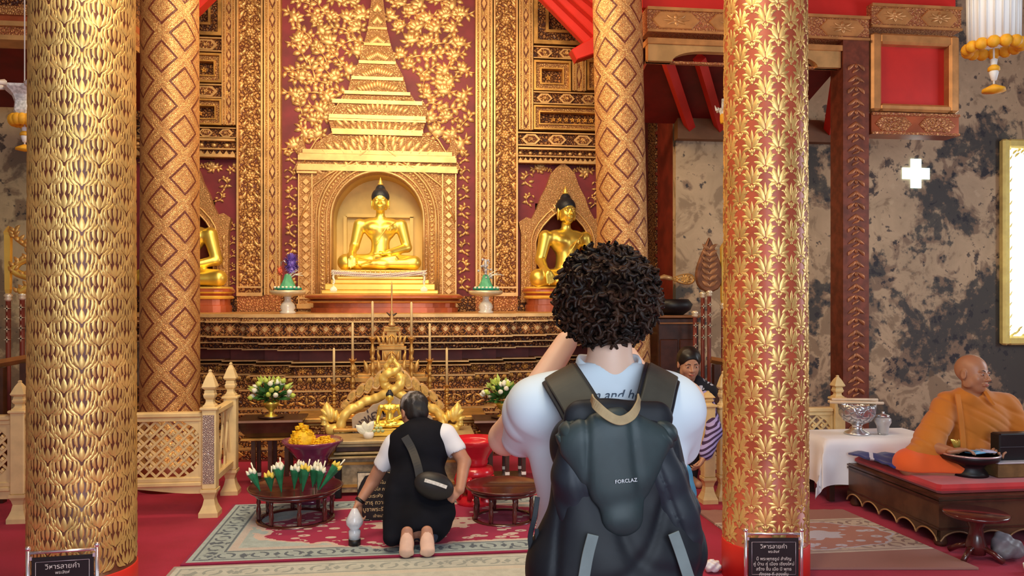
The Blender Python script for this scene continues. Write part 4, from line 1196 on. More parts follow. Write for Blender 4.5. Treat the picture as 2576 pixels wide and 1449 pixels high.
# tiered spire shrine between the candles
SPX = W(985, 750, 7.0); sk = SC_(985, 7.0)
sp = thing('tiered_spire', 'small tiered gold shrine spire in the middle of the candlestick row', 'shrine', (SPX.x, 7.06, TBL))
zz = lambda py: W(985, py, 7.0).z - TBL
m = MB(); m.mi = 0
for py0, py1, hw in ((960, 948, 100), (948, 940, 92), (925, 916, 62), (916, 908, 50), (880, 872, 40), (872, 866, 34), (835, 828, 22), (828, 822, 18)):
    m.bbox((0, 0, (zz(py0) + zz(py1)) / 2), (hw * 2 * sk * .92, hw * .5 * sk, abs(zz(py1) - zz(py0))), .003)
for hw, py0, py1 in ((55, 940, 925), (34, 908, 880), (20, 866, 835)):
    for sx in (-1, 1):
        for sy in (-1, 1): m.bx(sx * hw * sk - .008, sx * hw * sk + .008, sy * hw * .2 * sk - .008, sy * hw * .2 * sk + .008, zz(py0), zz(py1))
m.bx(-24 * sk, 24 * sk, -.02, .02, zz(908), zz(882)); m.bx(-12 * sk, 12 * sk, -.015, .015, zz(866), zz(836)); m.bx(-48 * sk, 48 * sk, 0, .02, zz(940), zz(926))
m.mi = 1
for py, hw, h_ in ((938, 90, 34), (908, 46, 24), (866, 30, 22)):
    for i in range(7):
        x = (i - 3) / 3 * hw * sk
        if abs(i - 3) < 1 and py == 938: continue
        petal(m, (0, 0), ((i - 3) * .12, 1.0), .36, (i - 3) * .06, lambda u, v, q, x=x, py=py, h_=h_: (x + u * h_ * sk, -hw * .25 * sk - .01 - q * 3, zz(py) + v * h_ * sk), 4, .001, .004)
for py in (905, 863):
    for sx in (-1, 1): m.tube([(sx * 14 * sk, -.03, zz(py)), (sx * 9 * sk, -.03, zz(py - 12)), (0, -.03, zz(py - 20))], .006, 6)
m.build('tiers', [GOLDD, GOLD], sp)
MB().lathe([(.03, zz(822)), (.034, zz(816)), (.018, zz(812)), (.028, zz(806)), (.014, zz(801)), (.022, zz(797)), (.010, zz(792)), (.016, zz(786)), (.006, zz(780)), (.007, zz(720)), (.001, zz(705))], n=16).build('spire', GOLDP, sp)
m = MB().tube([(-.045, 0, zz(786)), (-.02, 0, zz(792)), (0, 0, zz(795)), (.02, 0, zz(792)), (.045, 0, zz(788))], [.004, .010, .010, .010, .004], 6); m.build('leaf_collar', WOODD, sp)

# ------------------------------------------------------------------ naga arch
YN = 6.42; N0 = W(985, 1105, YN); nk = SC_(985, YN)
na = thing('naga_arch', 'cream gold arch of two entwined serpents with a leaf crest, on the black altar table', 'altar arch', (N0.x, YN, .452))
zb_ = .452
def n2(px, py, y=0.0): p = W(px, py, YN); return (p.x - N0.x, y, p.z - zb_)
def mir(px): return 1970 + 4 - px
Lb = [(880, 1078), (858, 1060), (868, 1036), (893, 1016), (915, 1008), (930, 996), (950, 986), (968, 972), (1002, 965), (1013, 950), (1004, 932), (985, 925)]
def cat(pts, n=6):
    """smooth curve through the points"""
    P = [Vector(p) for p in pts]; P = [P[0] * 2 - P[1]] + P + [P[-1] * 2 - P[-2]]; out = []
    for i in range(1, len(P) - 2):
        for q in range(n):
            t = q / n; a, b, c, d = P[i - 1:i + 3]
            out.append(.5 * ((2 * b) + (c - a) * t + (2 * a - 5 * b + 4 * c - d) * t * t + (3 * b - a - 3 * c + d) * t ** 3))
    out.append(P[-2]); return out
BODY = [(866, 1094), (858, 1074), (864, 1050), (880, 1031), (900, 1023), (917, 1011), (941, 1004), (961, 995), (984, 984), (1003, 971), (1009, 956), (1001, 942), (984, 935), (972, 924), (980, 911), (989, 898)]
for s1, nm_ in ((1, 'serpent_body'), (-1, 'serpent_body')):
    pts = [n2(px if s1 > 0 else mir(px), py, -.02 * s1 * math.sin(i * .9)) for i, (px, py) in enumerate(BODY)]
    c = cat(pts); n = len(c); rad = [.038 + .003 * math.sin(i * 1.05) - .026 * max(0, (i / n - .68) / .32) for i in range(n)]
    m = MB(); m.tube(c, rad, 14); m.build(nm_, NAGA, na)
    # head with flame crest turned outwards at the foot
    q = lambda x, y, yy=0.0: n2(x if s1 > 0 else mir(x), y, yy)
    hd = U([rc(q(868, 1092), q(832, 1086), .042, .035), rc(q(832, 1086), q(816, 1062), .032, .022), rc(q(816, 1062), q(824, 1046), .022, .012), rc(q(845, 1075), q(880, 1082), .03, .02), ell(q(840, 1080), (.05, .045, .04))], .02)
    o = skin('serpent_head', hd, .006, NAGA, na)
    m = MB()
    for a, b, w, bd in (((838, 1060), (822, 1010), 26, 9), ((846, 1058), (848, 1030), 14, 4), ((828, 1050), (806, 1030), 14, -5), ((826, 1060), (802, 1048), 12, -4), ((826, 1070), (806, 1068), 10, -3), ((852, 1066), (860, 1040), 12, 5), ((832, 1058), (832, 1022), 16, -6)):
        A_ = q(*a); B_ = q(*b)
        petal(m, (A_[0], A_[2]), (B_[0], B_[2]), w * nk * 1.2, bd * nk * s1, lambda u, v, h: (u, -.015 - h * 6, v), 5, -.002, .005)
        petal(m, (A_[0], A_[2]), (B_[0], B_[2]), w * nk * 1.2, bd * nk * s1, lambda u, v, h: (u, .015 + h * 6, v), 5, -.002, .005)
    m.build('flame_crest', NAGA, na)
# leaf crest following the arch
leaf = [(860, 1030, -36), (876, 1012, -32), (897, 1000, -28), (918, 990, -24), (942, 980, -20), (962, 968, -14)]
for i, (px, py, an) in enumerate(leaf):
    for s1 in (1, -1):
        x = px if s1 > 0 else mir(px); a = math.radians(an * s1 * -1); w = 20 + i * 1.0; h = 30 + i * 5.5
        cx_, _, cz_ = n2(x, py); ol = []
        for t in np.linspace(0, 1, 15):
            ww = w * .5 * math.sin(math.pi * min(1, t * .9 + .1)) ** .5; ol.append((ww, h * t))
        ol = [(-a_, b_) for a_, b_ in ol[::-1]] + [(a_, b_) for a_, b_ in ol]; ol = ol[::-1]
        def T(p, f=1.0): 
            x2, z2 = p[0] * nk * f, (p[1] * f + h * (1 - f) * .5) * nk; return (cx_ + x2 * math.cos(a) + z2 * math.sin(a), cz_ - x2 * math.sin(a) + z2 * math.cos(a))
        m = MB(); m.mi = 0; m.prism([T(p) for p in ol][::-1], .01, .035, bev=.006); m.mi = 1; m.prism([T(p, .72) for p in ol][::-1], .004, .012, bev=.003)
        recalc(m.build('crest_leaf', [GOLDP, plain('dull_gold_leaf_ground', (.60, .36, .09), .5, .4, .3, 30)], na))
# grey plaque with lettering
PLQ = plain('greyish_tan_plaque', (.42, .33, .24), .6, 0, .12, 10)
top = [(888, 1085), (886, 1050), (896, 1040), (905, 1036), (918, 1034), (928, 1026), (938, 1016), (952, 1012), (966, 1004), (985, 990)]
bot = [(985, 1046), (966, 1048), (950, 1056), (935, 1066), (920, 1076), (908, 1088)]
m = MB(); half_pts = top + bot[0:]
ptsL = [(n2(*p)[0], n2(*p)[2]) for p in top] + [(n2(mir(p[0]), p[1])[0], n2(mir(p[0]), p[1])[2]) for p in top[::-1][1:]] + [(n2(mir(p[0]), p[1])[0], n2(mir(p[0]), p[1])[2]) for p in bot[::-1]] + [(n2(*p)[0], n2(*p)[2]) for p in bot]
m.prism(ptsL[::-1], -.055, -.035, bev=.003); plq = recalc(m.build('plaque', PLQ, na))
DKL = plain('dark_lettering', (.05, .025, .03), .5)
for ch, px, py, an, sz in (('ล', 903, 1072, 50, 30), ('ว', 899, 1086, 62, 24), ('ง', 915, 1060, 34, 32), ('พ', 930, 1050, 28, 34), ('่อ', 945, 1042, 22, 34), ('ทั', 958, 1036, 16, 34), ('น', 970, 1030, 12, 32)):
    x, _, z = n2(px, py)
    M_ = Matrix.Translation((x, -.058, z)) @ Matrix.Rotation(math.radians(-an * .8), 4, 'Y') @ Matrix.Rotation(math.radians(90), 4, 'X')
    text_mesh(ch, sz * nk * 1.05, DKL, plq, M_, 'lettering', .003)
m = MB(); a = n2(840, 1104); b = n2(mir(840), 1092); m.bbox(((a[0] + b[0]) / 2, 0, .012), (b[0] - a[0], .16, .024), .006); m.build('arch_base', GOLDD, na)
# small statue under the arch
ss = dup(st, (N0.x - .01, YN - .17, .50), 0, 'small seated golden statue under the naga arch, near the kneeling man\'s head', scale=.31)
m = MB(); t = thing('statue_base', 'small gold stepped stand under the small statue inside the naga arch', 'base', (N0.x - .01, YN - .17, .441))
for hw, z0, z1 in ((.19, 0, .02), (.175, .02, .034), (.165, .034, .056)): m.bbox((0, 0, (z0 + z1) / 2), (hw * 2, .16, z1 - z0), .004)
m.build('pedestal', GOLDW, t)

# black and gold altar table in front
tx0 = W(838, 750, 6.3).x; tx1 = W(1192, 750, 6.3).x; tc = (tx0 + tx1) / 2; tw = tx1 - tx0
t = thing('altar_table', 'long low dark table with gold edges standing in front of the stepped altar', 'table', (tc, 6.32, 0))
m = MB(); m.mi = 1; m.bbox((0, 0, .425), (tw, .62, .026), .005); m.bbox((0, 0, .40), (tw * .96, .58, .022), .004); m.mi = 0; m.bbox((0, 0, .37), (tw * .92, .54, .04), .004); m.mi = 1; m.bbox((0, 0, .338), (tw * .95, .56, .018), .004); m.bbox((0, 0, .31), (tw, .60, .016), .004)
m.build('tabletop', [WOODD, plain('aged_gilt_edge', (.48, .36, .18), .5, .4, .2, 8)], t)
m = MB(); m.mi = 1
for x in (-tw * .45, -tw * .15, tw * .15, tw * .45): m.bbox((x, -.24, .15), (.06, .05, .30), .006); m.bbox((x, .24, .15), (.06, .05, .30), .006)
m.build('frame', [WOODD, BLACK], t)
m = MB(); m.mi = 0; m.bx(-tw * .44, tw * .44, -.20, -.18, .03, .30); m.mi = 1
for x in (-.30, 0, .30):
    for z in (.07, .24): m.bx(tw * x - .14, tw * x + .14, -.212, -.20, z, z + .02)
m.build('front_panel', [plain('pale_carved_board', (.46, .36, .22), .6, .2, .3, 22), GOLD], t)

# white flower basket beside the serpent
b = W(928, 1130, 6.18)
t = thing('flower_bunch', 'white petals and green buds in a small white cup on the black table edge', 'flowers', (b.x, 6.12, .439)); r = random.Random(9)
MB().lathe([(.001, 0), (.045, 0), (.058, .03), (.062, .07), (.055, .07), (.001, .06)], n=20).build('cup', WHITE, t)
m = MB()
for a, b_, w in (((0, 0), (-.13, .08), .09), ((0, .0), (.06, .12), .08), ((-.02, .0), (-.04, .12), .08), ((0, 0), (.02, .10), .07), ((0, 0), (-.10, .03), .06)):
    petal(m, a, b_, w, .02, lambda u, v, h: (u, -.03 - h * 4, .065 + v), 5, 0, .006)
m.build('petals', WHITEF, t)
m = MB()
for i in range(5): m.ball((.06 + .022 * i, -.02 + .02 * (i % 2), .075 + .03 * (i % 2)), (.022, .018, .018), 8, 6)
m.build('green_buds', plain('pale_green_bud', (.45, .55, .28), .5, 0, .2, 20), t); t.scale = (.72,) * 3

# ------------------------------------------------------------------ bouquets on dark boat shaped stands
def boat_table(px, Y, label, half_w=80):
    c = W(px, 1050, Y); zt = c.z; s1 = SC_(px, Y); hw = half_w * s1
    t = thing('altar_stand', label, 'stand', (c.x, Y, 0))
    m = MB(); n = 4; vs = []; prof = [(1.0, zt), (1.0, zt - .012), (.90, zt - .05), (.80, zt - .10), (.66, zt - .135), (.60, zt - .14)]
    for f, z in prof: vs += [(-hw * f, -.19 * f, z), (hw * f, -.19 * f, z), (hw * f, .19 * f, z), (-hw * f, .19 * f, z)]
    fs = [(0, 1, 2, 3)] + [(q * 4 + i, (q + 1) * 4 + i, (q + 1) * 4 + (i + 1) % 4, q * 4 + (i + 1) % 4) for q in range(len(prof) - 1) for i in range(4)] + [tuple(reversed(range(len(vs) - 4, len(vs))))]
    m.mi = 0; m.add(vs, fs, False); m.mi = 1; m.bx(-hw * 1.02, hw * 1.02, -.2, -.19, zt - .012, zt + .004)
    m.build('tray_top', [WOODD, plain('brown_metal_rim', (.35, .20, .14), .35, .4)], t)
    m = MB(); m.mi = 1; m.bbox((0, 0, zt - .15), (hw * 1.7, .34, .016), .004); m.build('shelf', [WOODD, GOLDD], t); m = MB()
    m.bbox((0, 0, .02), (hw * 1.05, .26, .04), .006); m.build('base', WOODD, t)
    for x in (-.5, 0, .5):
        for y in (-.11, .11):
            q = MB(); q.mi = 0; q.bx(x * hw - .016, x * hw + .016, y - .016, y + .016, .04, zt - .158); q.mi = 1; q.bx(x * hw - .018, x * hw + .018, y - .018, y + .018, .06, .085)
            q.build('leg', [WOODD, WHITE], t)
    return t, zt
def bouquet(px, Y, z, label, seed):
    c = W(px, 750, Y); t = thing('bouquet', label, 'bouquet', (c.x, Y, z)); r = random.Random(seed)
    MB().lathe([(.001, .0), (.055, 0), (.05, .012), (.02, .025), (.018, .05), (.045, .075), (.06, .10), (.066, .125), (.058, .125), (.04, .10), (.001, .09)], n=24).build('gold_bowl', GOLDB, t)
    MB().lathe([(.001, .0), (.10, 0), (.105, .006), (.001, .007)], n=28).build('saucer', WOODD, t)
    g = MB()
    for i in range(130):
        a = r.uniform(0, 6.28); e = r.uniform(-.15, 1.2); R_ = r.uniform(.09, .19); d = Vector((math.cos(a) * math.cos(e), math.sin(a) * math.cos(e) * .8, math.sin(e)))
        p = Vector((0, 0, .14)) + d * R_ * .35; e2 = Vector((0, 0, .14)) + Vector((d.x * R_ * 1.05, d.y * R_, d.z * R_ * .95)); q = d.cross(Vector((r.uniform(-1, 1), r.uniform(-1, 1), 1))).normalized() * r.uniform(.012, .02)
        mid = (p + e2) / 2 + Vector((0, 0, .01)); g.add([p, mid + q, e2, mid - q], [(0, 1, 2, 3)], True)
    g.build('leaves', GREENL, t)
    f = MB()
    for i in range(34):
        a = r.uniform(0, 6.28); e = r.uniform(.0, 1.3); R_ = r.uniform(.13, .17); d = Vector((math.cos(a) * math.cos(e), math.sin(a) * math.cos(e) * .8, math.sin(e)))
        c_ = Vector((0, 0, .14)) + Vector((d.x * R_ * 1.1, d.y * R_, d.z * R_)); Rm = d.to_track_quat('Z', 'Y').to_matrix()
        f.mi = i % 3 == 0; f.lathe([(.004, -.02), (.020, -.006), (.022, .006), (.013, .020), (.001, .030)], c_, 8, M=Rm)
    f.build('lotus_buds', [WHITEF, GREENY], t)
    y = MB()
    for i in range(16):
        a = r.uniform(-1.4, 1.4); d = Vector((math.sin(a), r.uniform(-.6, .3), math.cos(a))).normalized(); p = Vector((0, 0, .16)) + d * .13; e2 = Vector((0, 0, .16)) + d * r.uniform(.17, .21); q = Vector((d.z, 0, -d.x)) * .012; mid = (p + e2) / 2
        y.add([p, mid + q, e2, mid - q], [(0, 1, 2, 3)], True)
    y.build('yellow_leaves', GREENY, t)
    return t
s1_, z1_ = boat_table(686, 6.55, 'dark footed stand with flared tray top, left of the naga arch')
bouquet(682, 6.55, z1_ + .005, 'white lotus bud bouquet in a gold bowl on the left dark stand', 3)
s2_, z2_ = boat_table(1272, 6.55, 'dark footed stand with flared tray top, right of the naga arch', 82)
bouquet(1266, 6.55, z2_ + .005, 'white lotus bud bouquet in a gold bowl beside the standing visitor\'s shoulder', 7)

# ------------------------------------------------------------------ round baluster tables
def round_table(loc, R_, h, label, mat=BROWNL, n=8, ring=True):
    t = thing('round_low_table', label, 'table', loc)
    MB().lathe([(.001, h - .028), (R_ * .86, h - .028), (R_ * .97, h - .018), (R_, h - .004), (R_ * .99, h), (R_ * .94, h - .002), (R_ * .90, h - .010), (.001, h - .010)], n=48).build('tabletop', mat, t)
    m = MB().lathe([(R_ * .70, 0), (R_ * .82, 0), (R_ * .82, .022), (R_ * .70, .022), (R_ * .70, 0)], n=40); m.build('base_ring', mat, t)
    MB().lathe([(R_ * .66, h - .05), (R_ * .84, h - .05), (R_ * .86, h - .028), (R_ * .66, h - .028)], n=40).build('apron', mat, t)
    H = h - .05 - .022
    for i in range(n):
        a = 2 * math.pi * (i + .3) / n
        MB().lathe([(.012, 0), (.016, .1 * H), (.013, .18 * H), (.017, .3 * H), (.015, .5 * H), (.010, .62 * H), (.016, .74 * H), (.012, .84 * H), (.016, H)], (R_ * .76 * math.cos(a), R_ * .76 * math.sin(a), .022), 10).build('leg', mat, t)
    return t
c = FL(742, 1336); YT2 = c.y + .25
lt = round_table((W(744, 750, YT2).x, YT2, 0), .315, .236, 'round dark brown table with turned legs carrying the green leaf cones')
c2 = FL(1275, 1318); rt = round_table((W(1268, 750, 5.35).x, 5.35, 0), .265, .24, 'empty round dark table with turned legs, right of the kneeling man')
# leaf cones with lotus buds and candles
lx, ly = lt.location.x, lt.location.y
r = random.Random(21); k = 0
NM = ['leftmost', 'second from left', 'third from left', 'fourth from left', 'fifth from left', 'sixth from left', 'seventh from left', 'rightmost']
for i, (dx, ln, lean) in enumerate(((-.215, .13, -.42), (-.14, .10, -.12), (-.07, .16, -.14), (0.0, .13, .05), (.065, .15, .12), (.115, .12, .10), (.16, .13, .14), (.17, .19, .62))):
    y = ly - .17 + abs(dx) * .35 + (.10 if i in (3, 5) else 0)
    t = thing('leaf_cone', 'green leaf cone with %s buds, %s in the front row' % ('yellow' if i % 3 == 1 else 'white', NM[i]), 'flower cone', (lx + dx, y, .228), 0, None)
    Rm = Matrix.Rotation(lean, 3, 'Y')
    MB().lathe([(.003, 0), (.012, ln * .3), (.030, ln * .85), (.034, ln), (.028, ln), (.001, ln * .8)], n=9, smooth=False, M=Rm).build('leaf_wrap', GREENC, t)
    m = MB()
    for q in range(3):
        p = Rm @ Vector(((q - 1) * .018, -.008 * q, ln * .95 + .012 * (q % 2))); m.lathe([(.004, -.01), (.014, .004), (.014, .014), (.008, .028), (.001, .038)], p, 8, M=Rm @ Matrix.Rotation((q - 1) * .3, 3, 'Y'))
    m.build('flower_buds', YELF if i % 3 == 1 else WHITEF, t)
    p = Rm @ Vector((.012, .01, ln * .9)); e = Rm @ Vector((.02, .012, ln + .065)); MB().tube([p, e], .005, 6).build('thin_candle', WHITEF, t)
for i, (dx, dy) in enumerate(((-.10, .06), (.02, .08), (.12, .05))):
    ln = .13; lean = dx * 1.2
    t = thing('leaf_cone', 'green leaf cone standing behind the front row, %s of the three at the back' % ('leftmost', 'middle one', 'rightmost')[i], 'flower cone', (lx + dx, ly + dy, .228), 0)
    Rm = Matrix.Rotation(lean, 3, 'Y')
    MB().lathe([(.003, 0), (.012, ln * .3), (.030, ln * .85), (.034, ln), (.028, ln), (.001, ln * .8)], n=9, smooth=False, M=Rm).build('leaf_wrap', GREENC, t)
    m = MB()
    for q in range(3):
        p = Rm @ Vector(((q - 1) * .018, -.008 * q, ln * .95)); m.lathe([(.004, -.01), (.014, .004), (.014, .014), (.008, .028), (.001, .038)], p, 8, M=Rm)
    m.build('flower_buds', WHITEF, t)

# purple lacquer offering bowl with marigolds
def lacquer_stand(px, Y, rim_py, rim_w, label, mat, z_base=0.0, name='offering_bowl'):
    c = W(px, rim_py, Y); R_ = rim_w * SC_(px, Y) / 2; H = c.z
    t = thing(name, label, 'bowl', (c.x, Y, 0))
    m = MB().lathe([(.001, H * .60), (R_ * .46, H * .60), (R_ * .52, H * .66), (R_ * .50, H * .70), (R_ * .58, H * .76), (R_ * .86, H * .92), (R_, H), (R_ * .97, H + .008), (R_ * .84, H * .94), (R_ * .6, H * .85), (.001, H * .84)], n=48); m.build('bowl', mat, t)
    m = MB().lathe([(R_ * .62, 0), (R_ * .74, 0), (R_ * .74, H * .08), (R_ * .66, H * .12), (R_ * .64, H * .14)], n=44); m.build('foot_ring', mat, t)
    m = MB().lathe([(R_ * .50, H * .60), (R_ * .68, H * .58), (R_ * .74, H * .50), (R_ * .70, H * .44), (R_ * .60, H * .44)], n=44); m.build('collar', mat, t)
    for i in range(8):
        a = 2 * math.pi * (i + .5) / 8; x, y = math.cos(a), math.sin(a)
        MB().tube([(x * R_ * .66, y * R_ * .66, H * .46), (x * R_ * .74, y * R_ * .74, H * .36), (x * R_ * .62, y * R_ * .62, H * .24), (x * R_ * .66, y * R_ * .66, H * .12)], [.022, .026, .018, .020], 8).build('leg', mat, t)
    return t, H, R_
pb, PH, PR = lacquer_stand(786, 6.02, 1108, 152, 'tall purple lacquer bowl on curved feet behind the leaf cone table', PURP)
def marigolds(c, rx, h, name, label, mat, n):
    t = thing(name, label, 'flowers', c); r = random.Random(n)
    m = MB()
    for i in range(n):
        a = r.uniform(0, 6.28); q = math.sqrt(r.random()); x, y = q * rx * math.cos(a), q * rx * .8 * math.sin(a); z = h * (1 - q * q) * r.uniform(.85, 1.0) + .012; R_ = r.uniform(.016, .024)
        for k in range(7):
            b = k * .9 + r.random(); d = Vector((math.cos(b), math.sin(b), .7)).normalized(); s1 = Vector((x, y, z)); e = s1 + d * R_; qv = d.cross(Vector((0, 0, 1))).normalized() * R_ * .5
            m.add([s1, s1 + (e - s1) * .6 + qv, e, s1 + (e - s1) * .6 - qv], [(0, 1, 2, 3)], True)
        m.ball((x, y, z), R_ * .7, 7, 5)
    for o in range(1): m.ball((0, 0, h * .35), (rx * .8, rx * .62, h * .5), 16, 10)
    m.build('petals', mat, t); return t
px_, py_, pz_ = pb.location.x, 6.02, PH * .88
marigolds((px_ - PR * .30, py_ - .03, pz_), PR * .46, .17, 'marigold_heap', 'tall heap of orange marigolds on the left of the purple bowl', ORANGEF, 90)
marigolds((px_ + PR * .40, py_ - .04, pz_ + .015), PR * .38, .06, 'marigold_heap', 'low flat heap of orange marigolds on the right of the purple bowl', ORANGEF, 60)
REDL = plain('bright_red_lacquer', (.62, .015, .03), .25, 0, .12, 5, coat=.5)
rb, RH, RR = lacquer_stand(1195, 5.78, 1105, 128, 'bright red lacquer bowl on curved feet between the kneeling man and the visitor', REDL)

# sign with gold lettering in front of the black table
c = FL(960, 1312); t = thing('notice_board', 'black standing sign with gold writing, half hidden by the kneeling man', 'sign', (c.x, c.y, 0))
k = SC_(960, c.y); w = 120 * k; h = 124 * k
m = MB(); m.bbox((0, 0, h / 2 + .01), (w, .02, h), .004); m.bbox((-w * .3, .05, .012), (.04, .14, .02), .004); m.bbox((w * .3, .05, .012), (.04, .14, .02), .004); m.build('board', BLACK, t)
GL = plain('gold_lettering', (.80, .62, .34), .5, .2); GLM = plain('cream_gilt_corner', (.62, .54, .40), .5, .2, .3, 30)
for sx in (-1, 1):
    m = MB(); m.prism([(sx * w * .49, h * 1.0), (sx * w * .49, h * .66), (sx * w * .42, h * .82), (sx * w * .34, h * .94), (sx * w * .12, h * 1.0)][::sx], -.014, -.009); recalc(m.build('gilt_corner', GLM, t))
    m = MB(); m.prism([(sx * w * .49, h * .02), (sx * w * .12, h * .02), (sx * w * .30, h * .06), (sx * w * .49, h * .08)][::-sx], -.014, -.009); recalc(m.build('gilt_corner', GLM, t))
for i, (s0, sz) in enumerate((('~ นะโม ~', .030), ('อิติปิโส ภะคะวา', .030), ('อะระหัง  ดังนี้', .034), ('สาธุ ถวายะ บูชา', .036), ('บูชาพระรัตนตรัย', .038), ('เข้าชมวิหาร', .026))):
    text_mesh(s0, sz, GL, t, Matrix.Translation((0, -.012, h * (.80 - i * .135))) @ Matrix.Rotation(math.radians(90), 4, 'X'), 'lettering')
# ------------------------------------------------------------------ rugs
def rug_mat(name, hx, hy, pale, dark, red, cream, med=True):
    m = Mat(name, .95, sheen=.05); x, y, z = m.xyz()
    ex = hx - x.abs(); ey = hy - y.abs(); e = ex.min(ey); side = ex.lt(ey)
    s = x * (1.0 - side) + y * side
    n = m.noise(16, detail=3); nf = m.noise(7, detail=3)
    fx = ((s / .19 + 64.5).fract() - .5) * .19; fe = (e - .125) * 1.1; r = (fx * fx + fe * fe).sqrt()
    ring = (r + n * .02 - .01).gt(.035) * (r + n * .02 - .01).lt(.052) * (fx * 7.0 + fe * 4.0).sin().abs().gt(.12)
    fx2 = ((s / .19).fract() - .5).abs() * .19; x2 = (fx2 + fe.abs() * .6).lt(.022 + 0.0) + (n.gt(.60) * fx2.lt(.05))
    inb = e.gt(.055) * e.lt(.195)
    c = m.mix(n.ss(.35, .65), pale, tuple(q * .85 for q in pale))
    c = m.mix(inb * (ring.max(x2.sat()) * .75 + .12), c, dark)
    line = (e - .055).abs().lt(.006).max((e - .198).abs().lt(.007)); c = m.mix(line * .8, c, dark)
    c = m.mix((e - .235).abs().lt(.024) * .6, c, cream)
    if med:
        th = (y * (1.0 / .36)).atan2(x * (1.0 / 1.0)); rr = ((x / (hx * .80)).pow(2.0) + (y / (hy * .74)).pow(2.0)).sqrt() + (th * 8.0).sin() * .05 + (nf - .5) * .28
        mid = rr.lt(.95); c = m.mix((rr - .95).abs().lt(.05), c, cream); c = m.mix(mid, c, red)
        v = m.voro(9, m.coord((1, 1.6, 1)), 'F1'); fl = v.lt(.34) * v.gt(.10) * (rr - .72 + (n - .5) * .25).abs().lt(.17) * mid
        c = m.mix(fl, c, cream); c = m.mix(rr.lt(.34 + 0.0), c, cream); c = m.mix(rr.lt(.34) * (v - .22).abs().lt(.06), c, red)
    edge = e.lt(.022); c = m.mix(edge, c, tuple(q * .8 for q in red))
    fuzz = m.noise(260, detail=2); c = m.mix(fuzz.ss(.4, .7) * .25, c, dark)
    m.color(c); m.bump(fuzz, .4, .003); return m.m
def quad_rug(name, label, P, h, mat, nx=40):
    """rug from four floor corners, counter-clockwise from front left, flat with softly wavy edges"""
    c = sum(P, Vector()) / 4; t = thing(name, label, 'rug', (c.x, c.y, 0)); return t
fl_ = FL(480, 1424); fb = FL(557, 1286)
X0r, X1r, Y0r, Y1r = -1.30, 1.42, fl_.y, 5.95
m = MB().bbox((0, 0, .004), (X1r - X0r, Y1r - Y0r, .012), .003)
PALE = (.42, .54, .57); DARKR = (.055, .08, .13); MAG = (.36, .010, .07); CRM = (.62, .50, .46)
o = m.build('rug', rug_mat('blue_grey_medallion_rug', (X1r - X0r) / 2, (Y1r - Y0r) / 2, PALE, DARKR, MAG, CRM)); o.location = ((X0r + X1r) / 2, (Y0r + Y1r) / 2, .002)
tag(o, 'pale blue grey rug with crimson medallion under the kneeling man', 'rug')
m = MB().bbox((0, 0, .004), (2.75, .86, .010), .003); o = m.build('rug', rug_mat('pale_runner_rug', 1.375, .43, (.55, .60, .56), (.25, .30, .30), (.45, .35, .33), (.62, .58, .50), False))
o.location = (.05, Y0r - .03 - .43, .002); tag(o, 'plain pale grey rug along the bottom edge, in front of the medallion rug', 'rug')
P = [FL(1955, 1434), FL(2462, 1434), FL(2120, 1286), FL(1752, 1288)]
def shear_rug(P, mat, label, nm_='rug'):
    c = sum(P, Vector()) / 4; m = MB(); n = 24; vs = []; hx, hy = .8, .5
    me_uv = []
    for j in range(n + 1):
        for i in range(n + 1):
            u, v = i / n, j / n; p = (P[0] * (1 - u) + P[1] * u) * (1 - v) + (P[3] * (1 - u) + P[2] * u) * v
            p = p + (P[3] - P[0]).normalized() * (.008 * math.sin(u * 60) * (v > .99)); vs.append((p.x - c.x, p.y - c.y, .012))
    fs = [(j * (n + 1) + i, j * (n + 1) + i + 1, (j + 1) * (n + 1) + i + 1, (j + 1) * (n + 1) + i) for j in range(n) for i in range(n)]
    m.add(vs, fs, False); k = len(vs)
    bd = [i for i in range(n + 1)] + [j * (n + 1) + n for j in range(1, n + 1)] + [n * (n + 1) + i for i in range(n - 1, -1, -1)] + [j * (n + 1) for j in range(n - 1, 0, -1)]
    m.add([(vs[i][0], vs[i][1], .0) for i in bd] , [], False)
    m.f += [(bd[(q + 1) % len(bd)], bd[q], k + q, k + (q + 1) % len(bd)) for q in range(len(bd))]; m.m += [0] * len(bd); m.sm += [False] * len(bd)
    o = m.build(nm_, mat); o.location = (c.x, c.y, .002); return tag(o, label, 'rug')
shear_rug(P, rug_mat('cream_floral_rug', .62, .36, (.62, .55, .46), (.22, .14, .14), (.42, .20, .16), (.52, .54, .66)), 'cream and lilac floral rug running toward the monk platform')

